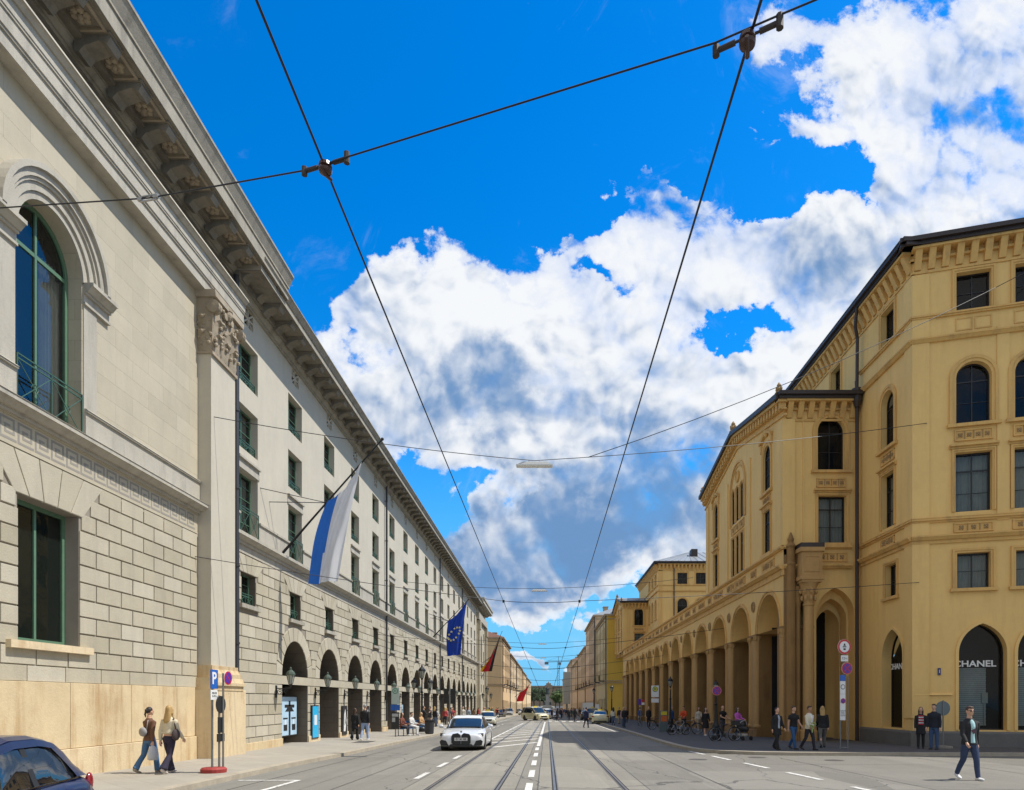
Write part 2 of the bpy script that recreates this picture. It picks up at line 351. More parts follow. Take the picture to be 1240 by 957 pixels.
def wall(mb, f, u0, u1, z0, z1, ops, rev=.3, m=0, mr=0, d=0):
    q = lambda a, b, c, e: mb.quad(f.p(a[0], d, a[1]), f.p(b[0], d, b[1]), f.p(c[0], d, c[1]), f.p(e[0], d, e[1]), m)
    rect = lambda a, b, c, e: q((a, c), (b, c), (b, e), (a, e)) if b - a > 1e-5 and e - c > 1e-5 else None
    ops = sorted([o for o in ops if o['u1'] <= u1 + .01 and o['u0'] >= u0 - .01], key=lambda o: o['u0']); groups = []
    for o in ops:
        if groups and o['u0'] < groups[-1][1] - 1e-6: g = groups[-1]; g[1] = max(g[1], o['u1']); g[2].append(o)
        else: groups.append([o['u0'], o['u1'], [o]])
    cu = u0
    for a, b, L in groups:
        rect(cu, a, z0, z1); cu = b; cz = z0
        for o in sorted(L, key=lambda o: o['z0']):
            rect(a, b, cz, o['z0']); rect(a, o['u0'], o['z0'], o['z1']); rect(o['u1'], b, o['z0'], o['z1']); cz = o['z1']
            ol = outline(o)
            if o['k'] != 'rect':
                for i in range(1, len(ol) - 2): q(ol[i], ol[i + 1], (ol[i + 1][0], o['z1']), (ol[i][0], o['z1']))
            rv = o.get('rev', rev)
            for i in range(len(ol)):
                p, s = ol[i], ol[(i + 1) % len(ol)]
                mb.quad(f.p(p[0], d, p[1]), f.p(s[0], d, s[1]), f.p(s[0], d - rv, s[1]), f.p(p[0], d - rv, p[1]), mr)
        rect(a, b, cz, z1)
    rect(cu, u1, z0, z1)
def surround(mb, f, o, w, d0, d1, m=0, sill=False, ch=.02):
    """moulding band round an opening"""
    ol = outline(o); c = (o['u0'] + o['u1']) / 2; zs = zspring(o); out = []
    for (u, z) in ol:
        if z <= zs + 1e-6 and o['k'] != 'rect': out.append((u + (w if u > c else -w), z))
        elif o['k'] == 'rect': out.append((u + (w if u > c else -w), z + (w if z > o['z0'] + .01 else 0)))
        else:
            L = math.hypot(u - c, z - zs) or 1; out.append((u + w * (u - c) / L, z + w * (z - zs) / L))
    for i in range(len(ol) - 1):
        a, b, c2, e = ol[i], ol[i + 1], out[i + 1], out[i]
        p = [f.p(a[0], d0, a[1]), f.p(b[0], d0, b[1]), f.p(c2[0], d0, c2[1]), f.p(e[0], d0, e[1]),
             f.p(a[0], d1, a[1]), f.p(b[0], d1, b[1]), f.p(c2[0], d1, c2[1]), f.p(e[0], d1, e[1])]
        mb.hexa(p, m)
WC = {}
def winmesh(w, h, k, nc, rows, ft, fm, gm, curt):
    key = (round(w, 2), round(h, 2), k, nc, tuple(rows), ft, fm.name, gm.name, curt)
    if key in WC: return WC[key]
    f = Fr((0, 0, 0), (1, 0, 0), (0, 1, 0)); o = dict(u0=-w / 2, u1=w / 2, z0=0, z1=h, k=k)
    mb = MB(); ol = outline(o, 8); zs = zspring(o)
    cz = zs * .5 if k != 'rect' else h / 2
    def shr(u, z):
        if k != 'rect' and z > zs: L = math.hypot(u, z - zs) or 1; return (u * (1 - ft / L), zs + (z - zs) * (1 - ft / L))
        return (u - math.copysign(ft, u), z + (ft if z < h / 2 and z < zs else (-ft if k == 'rect' else 0)))
    inn = [shr(u, z) for u, z in ol]; n = len(ol)
    for i in range(n):
        a, b, c, e = ol[i], ol[(i + 1) % n], inn[(i + 1) % n], inn[i]
        mb.hexa([(a[0], -.05, a[1]), (b[0], -.05, b[1]), (c[0], -.05, c[1]), (e[0], -.05, e[1]), (a[0], .03, a[1]), (b[0], .03, b[1]), (c[0], .03, c[1]), (e[0], .03, e[1])])
    for i in range(1, nc):
        x = -w / 2 + w * i / nc; t = ft * (.7 if nc % 2 == 0 and i == nc // 2 else .4); zt = h
        if k == 'round': zt = zs + math.sqrt(max((w / 2) ** 2 - x * x, 0))
        if k == 'pointed': zt = h if abs(x) < .05 else zs
        mb.box(x - t / 2, x + t / 2, -.035, .022, .01, zt - .01)
    for i, z in enumerate(rows):
        t = ft * (.9 if z < 0 else .35); z = abs(z); hw = w / 2
        if k != 'rect' and z > zs: hw = math.sqrt(max((w / 2) ** 2 - (z - zs) ** 2, .01))
        mb.box(-hw + .01, hw - .01, -.033, .018, z - t / 2, z + t / 2)
    pn = MB(); vs = [(u, -.012, z) for u, z in ol]; pn.add(vs, [tuple(range(n))])
    # dim room behind the glass
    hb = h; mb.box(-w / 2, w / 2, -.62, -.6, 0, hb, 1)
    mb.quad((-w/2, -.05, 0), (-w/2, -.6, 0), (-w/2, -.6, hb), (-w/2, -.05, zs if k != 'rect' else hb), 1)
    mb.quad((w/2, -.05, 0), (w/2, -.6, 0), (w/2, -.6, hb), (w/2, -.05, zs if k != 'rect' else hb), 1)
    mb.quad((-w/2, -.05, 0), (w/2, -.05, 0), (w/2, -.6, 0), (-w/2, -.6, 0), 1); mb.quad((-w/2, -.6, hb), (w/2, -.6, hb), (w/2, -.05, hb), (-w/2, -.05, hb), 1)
    cm = None
    if curt:
        cmb = MB(); zc = (zs if k != 'rect' else h) - .06
        spans = {1: [(-w/2+.03, -w*.16), (w*.16, w/2-.03)], 2: [(-w/2+.03, w/2-.03)], 3: [(-w/2 + .05, -w * .3), (w*.3, w/2-.05)]}[curt]
        for a, b in spans:
            N = 24
            for i in range(N):
                x0, x1 = a + (b - a) * i / N, a + (b - a) * (i + 1) / N
                y0, y1 = -.16 + .018 * math.sin(i * 1.9), -.16 + .018 * math.sin((i + 1) * 1.9)
                cmb.quad((x0, y0, .02), (x1, y1, .02), (x1, y1, zc), (x0, y0, zc))
        cm = cmb.mesh('curtain', CURT)
    WC[key] = (mb.mesh('window', [fm, DARK]), pn.mesh('pane', gm), cm); return WC[key]
def window(par, f, o, depth=.25, nc=2, rows=(), ft=.07, fm=None, gm=None, curt=0, name='window', d=0):
    w = o['u1'] - o['u0']; h = o['z1'] - o['z0']; c = (o['u0'] + o['u1']) / 2
    fm_, pm, cm = winmesh(w, h, o['k'], nc, rows, ft, fm or DARKFR, gm or GLASS, curt)
    x = f.N.cross(Vector((0, 0, 1))); p = f.p(c, d - depth, o['z0'])
    M = Matrix(((x.x, f.N.x, 0, p.x), (x.y, f.N.y, 0, p.y), (0, 0, 1, p.z), (0, 0, 0, 1)))
    w_ = link(name, fm_, par); w_.matrix_local = M
    link('pane', pm, w_)
    if cm: link('curtain', cm, w_)
    return w_
def text(par, s, f, c, d, z, size, m, name='lettering', ext=.01, bold=0., sx=1.):
    cu = bpy.data.curves.new('lettering', 'FONT'); cu.body = s; cu.size = size; cu.extrude = ext; cu.align_x = 'CENTER'; cu.align_y = 'CENTER'; cu.offset = bold
    to = bpy.data.objects.new('tmp', cu); COL.objects.link(to); dg = bpy.context.evaluated_depsgraph_get()
    me = bpy.data.meshes.new_from_object(to.evaluated_get(dg)); bpy.data.objects.remove(to); me.materials.clear(); me.materials.append(m)
    r = Vector((0, 0, 1)).cross(f.N); p = f.p(c, d, z)
    o = link(name, me, par); o.matrix_local = Matrix(((r.x * sx, 0, f.N.x, p.x), (r.y * sx, 0, f.N.y, p.y), (0, 1, 0, p.z), (0, 0, 0, 1))); return o
def bake(o, voxel=None, sub=0, smooth=0):
    if voxel: m = o.modifiers.new('r', 'REMESH'); m.mode = 'VOXEL'; m.voxel_size = voxel; m.use_smooth_shade = True
    if smooth: m = o.modifiers.new('s', 'SMOOTH'); m.iterations = smooth; m.factor = .5
    if sub: m = o.modifiers.new('u', 'SUBSURF'); m.levels = sub
    dg = bpy.context.evaluated_depsgraph_get(); me = bpy.data.meshes.new_from_object(o.evaluated_get(dg)); o.modifiers.clear()
    mats = list(o.data.materials); o.data = me
    if not me.materials:
        for x in mats: me.materials.append(x)
    me.polygons.foreach_set('use_smooth', [True] * len(me.polygons)); return o
def rebase(e, L):
    L = Vector(L); e.location = L
    for c in e.children: c.location = c.location - L

# ================================================================== GROUND, ROAD, PAVEMENTS
def asphalt(name, col, var=.12, lane=False, tar=True, bump=.5):
    m = mat(name, col, .88, var, .35, bump, 60); t = NT.__new__(NT); t.t = m.node_tree
    pr = [n for n in m.node_tree.nodes if n.type == 'BSDF_PRINCIPLED'][0]; src = pr.inputs['Base Color'].links[0].from_socket
    tc = t.n('ShaderNodeTexCoord'); V = tc.outputs['Object']
    vo = t.n('ShaderNodeTexVoronoi', feature='F1'); mp = t.n('ShaderNodeMapping'); mp.inputs['Scale'].default_value = (.34, .09, 1); t.l(V, mp.inputs[0])
    t.l(mp.outputs[0], vo.inputs['Vector']); vo.inputs['Scale'].default_value = 1; vo.distance = 'CHEBYCHEV'
    sp = t.n('ShaderNodeSeparateColor'); t.l(vo.outputs['Color'], sp.inputs[0])
    g = t.m('ADD', .80, t.m('MULTIPLY', sp.outputs[0], .36))
    hv = t.n('ShaderNodeHueSaturation'); t.l(src, hv.inputs['Color']); t.l(g, hv.inputs['Value']); c = hv.outputs[0]
    mp3 = t.n('ShaderNodeMapping'); mp3.inputs['Scale'].default_value = (2.2, .05, 1); t.l(V, mp3.inputs[0])
    c = t.mix(t.m('MULTIPLY', t.ramp(t.noise(mp3.outputs[0], 1, 4, .6), .5, .7), .3), c, (col[0] * .62, col[1] * .62, col[2] * .63, 1))
    c = t.mix(t.m('MULTIPLY', t.ramp(t.noise(V, 260, 2), .54, .68), .38), c, (col[0] * 1.6, col[1] * 1.55, col[2] * 1.45, 1))
    c = t.mix(t.m('MULTIPLY', t.ramp(t.noise(V, 1.1, 4, .7), .62, .68), .25), c, (col[0] * .5, col[1] * .5, col[2] * .5, 1))
    if tar:
        v2 = t.n('ShaderNodeTexVoronoi', feature='DISTANCE_TO_EDGE'); mp2 = t.n('ShaderNodeMapping'); mp2.inputs['Scale'].default_value = (.2, .11, 1)
        nz = t.n('ShaderNodeTexNoise'); t.l(V, nz.inputs['Vector']); nz.inputs['Scale'].default_value = .9; nz.inputs['Detail'].default_value = 6
        vm = t.n('ShaderNodeVectorMath', operation='MULTIPLY_ADD'); t.l(nz.outputs['Color'], vm.inputs[0]); vm.inputs[1].default_value = (1.2, 1.2, 0); t.l(V, vm.inputs[2])
        t.l(vm.outputs[0], mp2.inputs[0]); t.l(mp2.outputs[0], v2.inputs['Vector']); v2.inputs['Scale'].default_value = 1
        ln = t.m('LESS_THAN', v2.outputs['Distance'], .0028)
        c = t.mix(t.m('MULTIPLY', ln, .7), c, (.045, .044, .043, 1))
    t.l(c, pr.inputs['Base Color']); return m
ROAD = asphalt('asphalt', (.185, .175, .150)); BED = asphalt('track_concrete', (.225, .21, .175), .14, tar=True)
PAVE = ashlar('pavement_slabs', (.335, .305, .25), .12, .9, .6, .004, .008)
def flat_brick(m, bw, rh):
    pass
PAVE2 = mat('pavement_asphalt', (.085, .083, .082), .9, .14, .7, .4, 50)
KERB = mat('kerb_granite', (.36, .315, .24), .8, .25, 2.5, .4, 30)
WHITE = mat('road_paint', (.66, .65, .61), .75, .2, 4)
def wear():
    t = NT.__new__(NT); t.t = WHITE.node_tree; pr = [n for n in t.t.nodes if n.type == 'BSDF_PRINCIPLED'][0]; src = pr.inputs['Base Color'].links[0].from_socket; tc = t.n('ShaderNodeTexCoord')
    t.l(t.mix(t.m('MULTIPLY', t.ramp(t.noise(tc.outputs['Object'], 9, 8, .75), .50, .60), .75), src, (.2, .19, .17, 1)), pr.inputs['Base Color'])
wear()
STEEL = mat('rail_steel', (.25, .23, .21), .38, .2, 3, metal=.7); GROOVE = mat('rail_groove', (.02, .018, .016), .9, .1)

def strips(name, rows, m, h=0., skirt=0.):
    """rows: list of (Y, [x...]) same count"""
    mb = MB(); n = len(rows[0][1])
    for i in range(len(rows) - 1):
        (ya, xa), (yb, xb) = rows[i], rows[i + 1]
        for k in range(n - 1):
            mb.quad((xa[k], ya, gz(xa[k], ya) + h), (xa[k+1], ya, gz(xa[k+1], ya) + h), (xb[k+1], yb, gz(xb[k+1], yb) + h), (xb[k], yb, gz(xb[k], yb) + h))
    return tag(mb.build(name, m), kind='structure')
strips('ground', [(y, [-2500, -40, -6, 0, 6, 60, 2500]) for y in (-60, 0, 300, 800, 5000)], mat('ground_earth', (.12, .12, .1), .9, .1), -.35)
strips('road', [(y, [-8.2, -6, -3, 0, 3, 6, 60]) for y in (-40, 0, 26)], ROAD)
strips('street', [(y, [-8.2, -6, -3, 0, 3, 6, 6.6]) for y in (26, 60, 120, 200, 300, 800)], ROAD)
def trk(c0, k): return lambda y: c0 + k * (max(y, 0) - 14) / 70 if y < 200 else c0 + k * 186 / 70
TL = trk(-1.755, .45); TR = trk(.93, .12)
ys = [-30, -5, 5, 14, 25, 40, 60, 85, 120, 160, 200, 300]
strips('track_bed', [(y, [TL(y) - 1.25, TL(y), TL(y) + 1.12]) for y in ys], BED, .004)
strips('track_bed', [(y, [TR(y) - 1.1, -.0 + (TR(y)) * .0, TR(y) + 1.25]) for y in ys], BED, .004)
def rails():
    mb = MB()
    for T in (TL, TR):
        for s in (-1, 1):
            for i in range(len(ys) - 1):
                a, b = ys[i], ys[i + 1]; xa = T(a) + s * .7475; xb = T(b) + s * .7475
                for o0, o1, h, mm in ((-.05, .075, .008, 1), (-.022 , .026, .012, 0), (.058, .078, .012, 0)):
                    o0, o1 = (o0, o1) if s < 0 else (-o1, -o0)
                    mb.quad((xa+o0, a, gz(xa, a)+h), (xa+o1, a, gz(xa, a)+h), (xb+o1, b, gz(xb, b)+h), (xb+o0, b, gz(xb, b)+h), mm)
    tag(mb.build('tram_rails', [STEEL, GROOVE]), kind='structure')
rails()
def markings():
    mb = MB(); h = .009
    def line(p, q, w):
        p = Vector((*p, 0)); q = Vector((*q, 0)); d = (q - p).normalized(); n = Vector((-d.y, d.x, 0)) * w / 2
        N = max(1, int((q - p).length / 8))
        for i in range(N):
            a = p + (q - p) * i / N; b = p + (q - p) * (i + 1) / N
            mb.quad(*[Vector((v.x, v.y, gz(v.x, v.y) + h)) for v in (a - n, a + n, b + n, b - n)])
    for y in (14.4, 17.6, 21.05, 24.7, 28.2): line((-.36, y - .95), (-.36, y + .95), .15)
    line((-.33, 30.2), (-.1, 83), .16)
    for y in (9.2, 12.6, 16.6, 19.9, 23.1): line((-3.2 + .008 * (y - 10), y), (-3.2 + .008 * (y - 8), y + 1.6), .14)
    line((-3.05, 34), (-2.55, 78), .14)
    y = 33.5
    while y < 78: line((-2.95, y - 4.2 + 0.0), (-.42, y + .2), .3) if y > 36 else line((-2.3, 29.8), (-.42, 33.6), .28); y += 3.9
    line((-6.1, 8), (-5.98, 16.5), .13); line((-7.42, 16.55), (-5.92, 16.55), .13)
    line((-6.05, 44), (-5.6, 110), .1)
    for y0 in (47, 53, 59, 65, 71): line((-4.6, y0), (-4.55, y0 + 2.5), .1)
    pts = [(5.8,27.7),(6.05,25.0),(6.3,21.8),(6.55,18.6),(6.8,15.2),(7.05,11.8)]
    for (x, y) in pts: line((x, y), (x + .16, y - 1.9), .15)
    line((5.1, 50), (5.4, 95), .1)
    for x in (.0, .9, 1.8, 2.7, 3.6, 4.5): line((x + .5, 86), (x + .5, 89.5), .5)
    tag(mb.build('road_markings', WHITE), kind='structure')
markings()
def seams():
    mb = MB(); rnd = random.Random(5); h = .0065
    def line(p, q, w):
        p = Vector((*p, 0)); q = Vector((*q, 0)); d = (q - p).normalized(); n = Vector((-d.y, d.x, 0)) * w / 2; N = max(1, int((q - p).length / 3)); off = 0; pts = []
        for i in range(N + 1): pts.append(p + (q - p) * i / N + n.normalized() * off); off = rnd.uniform(-.012, .012)
        for a, b in zip(pts, pts[1:]): mb.quad(*[Vector((v.x, v.y, gz(v.x, v.y) + h)) for v in (a - n, a + n, b + n, b - n)])
    for T, a, b in ((TL, -1.25, 1.12), (TR, -1.1, 1.25)):
        for o in (a, b): line((T(4) + o, 4), (T(80) + o, 80), .016)
    y = 8
    while y < 70:
        line((TL(y) - 1.2, y), (TL(y) + 1.1, y), .018); line((TR(y) - 1.05, y + 2), (TR(y) + 1.2, y + 2), .018); y += rnd.uniform(4, 9)
    for a, b in (((-4.6, 6), (-4.3, 60)), ((-6.9, 10), (-6.2, 46)), ((3.9, 4), (4.1, 60)), ((8.5, 6), (8.2, 24)), ((2.3, 21.5), (22, 20.8)), ((3, 14.5), (30, 15.4)), ((-7, 24), (-3.2, 24.3)), ((-6.7, 33), (-3.3, 33)), ((12, 5), (13, 24))): line(a, b, .022)
    tag(mb.build('road_seams', mat('tar', (.05, .048, .045), .6, .1)), kind='structure')
seams()
# pavements with granite kerbs
def pavement(name, kerb, back, m, side):
    mb = MB(); H = .12
    for i in range(len(kerb) - 1):
        (xa, ya), (xb, yb) = kerb[i], kerb[i + 1]; a = Vector((xa, ya, gz(xa, ya))); b = Vector((xb, yb, gz(xb, yb)))
        d = (b - a); n = Vector((d.y, -d.x, 0)).normalized() * .3 * side; up = Vector((0, 0, H))
        (ca, da), (cb_, db) = back[i], back[i + 1]
        A = Vector((ca, da, gz(xa, da) + H)); B = Vector((cb_, db, gz(xb, db) + H))
        mb.quad(a - Vector((0,0,.1)), b - Vector((0,0,.1)), b + up, a + up, 1); mb.quad(a + up, b + up, b + up + n, a + up + n, 1); mb.quad(a + up + n, b + up + n, B, A, 0)
    return tag(mb.build(name, [m, KERB]), kind='structure')
kl = [(-7.6, -30), (-7.6, 12), (-7.6, 20), (-7.35, 25), (-7.2, 33), (-6.9, 42), (-6.8, 60), (-6.8, 100), (-6.8, 200), (-6.8, 300), (-6.8, 560)]
pavement('pavement', kl, [(-13, y) for x, y in kl], PAVE, -1)
kr = [(60, 24.2), (30, 24.4), (16.7, 24.9), (12, 25.1), (9.3, 25.25), (7.8, 25.6), (6.7, 26.4), (6.1, 27.4), (5.85, 28.6), (5.7, 31), (5.7, 36), (5.85, 49), (5.9, 64), (6.0, 90), (6, 200), (6, 300), (6, 560)]
bk = [(60, 60), (30, 59), (24, 58), (22, 57), (21, 56), (20, 55), (19, 54), (18.5, 53), (18, 52), (18, 53), (18, 54), (18, 55), (18, 64), (18, 90), (18, 200), (18, 300), (18, 560)]
pavement('pavement', kr, bk, PAVE2, 1)
def covers():
    for i, (px, py, r) in enumerate(((439, 902, 'r'), (917, 917.5, 'c'), (1010, 921, 'c'), (845, 920, 'c'))):
        p = onground(px, py); mb = MB()
        if r == 'r': mb.box(-.4, .4, -.9, .9, .12, .127)
        else: mb.lathe((0, 0, 0), [(.31, .001), (.31, .007), (.001, .0071)], 20)
        tag(mb.build('drain_cover', mat('cast_iron', (.07, .062, .055), .6, .3, 8), loc=p), ['rusty rectangular drain grate in the left pavement', 'small dark round manhole cover nearest the shaded kerb', 'dark round manhole cover right of the others on the side street', 'dark round manhole cover leftmost on the side street'][i], 'manhole cover')
covers()

# ================================================================== LEFT PALACE : corner wing, long arcade range, end wing
XL = -11.4
FL = Fr((XL, 0, 0), (0, 1, 0), (1, 0, 0))
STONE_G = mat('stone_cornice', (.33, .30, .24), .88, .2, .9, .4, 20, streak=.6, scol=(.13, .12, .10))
STONE_R = ashlar('stone_reveal_shaded', (.15, .125, .095), .12, 1.0, .43, .01, .012, .3, (.12, .1, .08))  # shade of the deep arch jambs put into the stone colour
zb = lambda y: gz(-8, y) + .1
def rust(mb, f, u0, u1, z0, z1, rh, bw, ops, d=.035, m=0, holes=()):
    n = round((z1 - z0) / rh); rh = (z1 - z0) / n; g = .019
    for r in range(n):
        a, b = z0 + r * rh, z0 + (r + 1) * rh; cuts = []
        for o in ops:
            c = (o['u0'] + o['u1']) / 2; w = (o['u1'] - o['u0']) / 2
            ex = o.get('ex', 0)                      # voussoir ring thickness
            if o['k'] == 'rect':
                if b > o['z0'] + .01 and a < o['z1'] - .01: cuts.append((o['u0'], o['u1']))
                if o.get('fan') and b > o['z1'] - .02 and a < o['z1'] + o['fan'] - .02:
                    k = w + .15 + .75 * ((a + b) / 2 - o['z1']) / o['fan']; cuts.append((c - k, c + k))
            else:
                zs = o['z1'] - w; ro = w + ex
                if b > zs + .02 and a < zs + ro * 1.12:
                    dz = max(a - zs, 0); hw = math.sqrt(max(ro * ro - dz * dz, 0)) if dz < ro else 0
                    hw = max(hw, .5 if a < zs + ro * 1.12 else 0); cuts.append((c - hw, c + hw))
                elif b > o['z0'] + .01 and a < zs: cuts.append((c - w, c + w))
        for (h0, h1, za, zb2) in holes:
            if b > za + .01 and a < zb2 - .01: cuts.append((h0, h1))
        cuts.sort(); segs = []; cu = u0
        for p, q in cuts:
            if p > cu + .02: segs.append((cu, p))
            cu = max(cu, q)
        if cu < u1 - .02: segs.append((cu, u1))
        for p, q in segs:
            k = math.ceil((p - (.5 * bw if r % 2 else 0)) / bw); js = []
            while k * bw + (.5 * bw if r % 2 else 0) < q:
                js.append(k * bw + (.5 * bw if r % 2 else 0)); k += 1
            js = [j for j in js if j - p > .25 and q - j > .25]; e = [p] + js + [q]
            for i in range(len(e) - 1):
                w_ = g; mb.block(f, [(e[i] + (w_ if i else w_/2), a + g), (e[i+1] - (w_ if i < len(e) - 2 else w_/2), a + g), (e[i+1] - (w_ if i < len(e) - 2 else w_/2), b - g), (e[i] + (w_ if i else w_/2), b - g)], -.01, d + random.uniform(-.003, .003), .012, m)
def voussoirs(mb, f, o, ex, n, d=.037, m=0, key=0.):
    c = (o['u0'] + o['u1']) / 2; r = (o['u1'] - o['u0']) / 2; zs = o['z1'] - r; ro = r + ex
    for i in range(n):
        t0 = math.pi * i / n + .012; t1 = math.pi * (i + 1) / n - .012; k = ro + (key if i == n // 2 else 0)
        P = []
        for s in range(4): t = t0 + (t1 - t0) * s / 3; P.append((c - (r + .004) * math.cos(t), zs + (r + .004) * math.sin(t)))
        for s in (3, 2, 1, 0): t = t0 + (t1 - t0) * s / 3; P.append((c - k * math.cos(t), zs + k * math.sin(t)))
        mb.block(f, P, -.01, d, .012, m)
def fan(mb, f, o, H, n=5, d=.037, m=0):
    c = (o['u0'] + o['u1']) / 2; w = (o['u1'] - o['u0']) / 2 + .12; z0 = o['z1']; W = w + .75
    for i in range(n):
        a, b = -w + 2 * w * i / n, -w + 2 * w * (i + 1) / n; A, B = -W + 2 * W * i / n, -W + 2 * W * (i + 1) / n
        zt = z0 + H
        mb.block(f, [(c + a + .013, z0 + .01), (c + b - .013, z0 + .01), (c + B - .013, zt), (c + A + .013, zt)], -.01, d, .012, m)
def band(mb, f, u0, u1, prof, m=0):
    """stacked mouldings: (z0,z1,d[,d2]) ; d2 = depth at the top"""
    for q in prof:
        z0, z1, d = q[:3]; d2 = q[3] if len(q) > 3 else d
        e0 = q[4] if len(q) > 4 else -.02
        mb.hexa([f.p(u0, e0, z0), f.p(u1, e0, z0), f.p(u1, d, z0), f.p(u0, d, z0), f.p(u0, e0, z1), f.p(u1, e0, z1), f.p(u1, d2, z1), f.p(u0, d2, z1)], m)
def rosette(mb, c, n, r, m=0):
    """flower carved under the soffit, pointing down"""
    for k in range(6):
        a = k * math.pi / 3; mb.ball((c[0] + math.cos(a) * r * .55, c[1] + math.sin(a) * r * .55, c[2] - .03), r * .36, r * .36, .05, 6, m, 4)
    mb.ball((c[0], c[1], c[2] - .06), r * .28, r * .28, .07, 6, m, 4)
def modillion(mb, f, u, z0, z1, d0, d1, w, m=0):
    """scrolled bracket"""
    P = [(d0, z0 - .12), (d0 + .12, z0 - .16), (d0 + .24, z0 - .02), (d1 - .25, z0 + .1), (d1 - .08, z0 + .02), (d1, z0 + .14), (d1 - .02, z1), (d0, z1)]
    vs = [f.p(u - w / 2, d, z) for d, z in P] + [f.p(u + w / 2, d, z) for d, z in P]; n = len(P)
    mb.add(vs, [tuple(range(n)), tuple(range(n, 2 * n))] + [(i, (i + 1) % n, n + (i + 1) % n, n + i) for i in range(n)], m)
    mb.fbox(f, u - w / 2 - .05, u + w / 2 + .05, d0, d1 + .03, z1 - .05, z1 - .001, m)
def grille(mb, w, z0, z1, y=.0, crosses=2, m=0):
    """window guard: rails, posts and crossed bars (local window axes)"""
    t = .014
    for z in (z0, z1, z1 - .1): mb.box(-w / 2, w / 2, y - t, y + t, z - t, z + t, m)
    for i in range(crosses + 1):
        x = -w / 2 + w * i / crosses; mb.box(x - t, x + t, y - t, y + t, z0, z1, m)
    for i in range(crosses):
        a, b = -w / 2 + w * i / crosses, -w / 2 + w * (i + 1) / crosses
        mb.tube([(a, y, z0), (b, y, z1 - .1)], .011, 4, m); mb.tube([(b, y, z0), (a, y, z1 - .1)], .011, 4, m)
        c = (a + b) / 2; zz = (z0 + z1 - .1) / 2; mb.tube([(c + .1 * math.cos(k * math.pi / 4), y, zz + .1 * math.sin(k * math.pi / 4)) for k in range(9)], .01, 4, m)
def guard(par, f, c, d, z0, z1, w, crosses, name='window_guard', m=None):
    key = ('g', round(w, 2), round(z1 - z0, 2), crosses)
    if key not in WC:
        mb = MB(); grille(mb, w, 0, z1 - z0, 0, crosses); WC[key] = mb.mesh(name, m or GREENIRON)
    o = link(name, WC[key], par); x = f.N.cross(Vector((0, 0, 1))); p = f.p(c, d, z0)
    o.matrix_local = Matrix(((x.x, f.N.x, 0, p.x), (x.y, f.N.y, 0, p.y), (0, 0, 1, p.z), (0, 0, 0, 1))); return o
def downpipe(par, f, u, d, z0, z1, r=.075, elbow=True, m=None):
    mb = MB(); pts = [f.p(u, d, z0), f.p(u, d, z1)]
    mb.tube(pts, r, 10)
    z = z0 + 1.5
    while z < z1: mb.tube([f.p(u, d, z), f.p(u, d, z + .07)], r * 1.25, 10); mb.fbox(f, u - .03, u + .03, -.02, d, z, z + .04); z += 2.8
    return mb.build('drainpipe', m or PIPE, par)

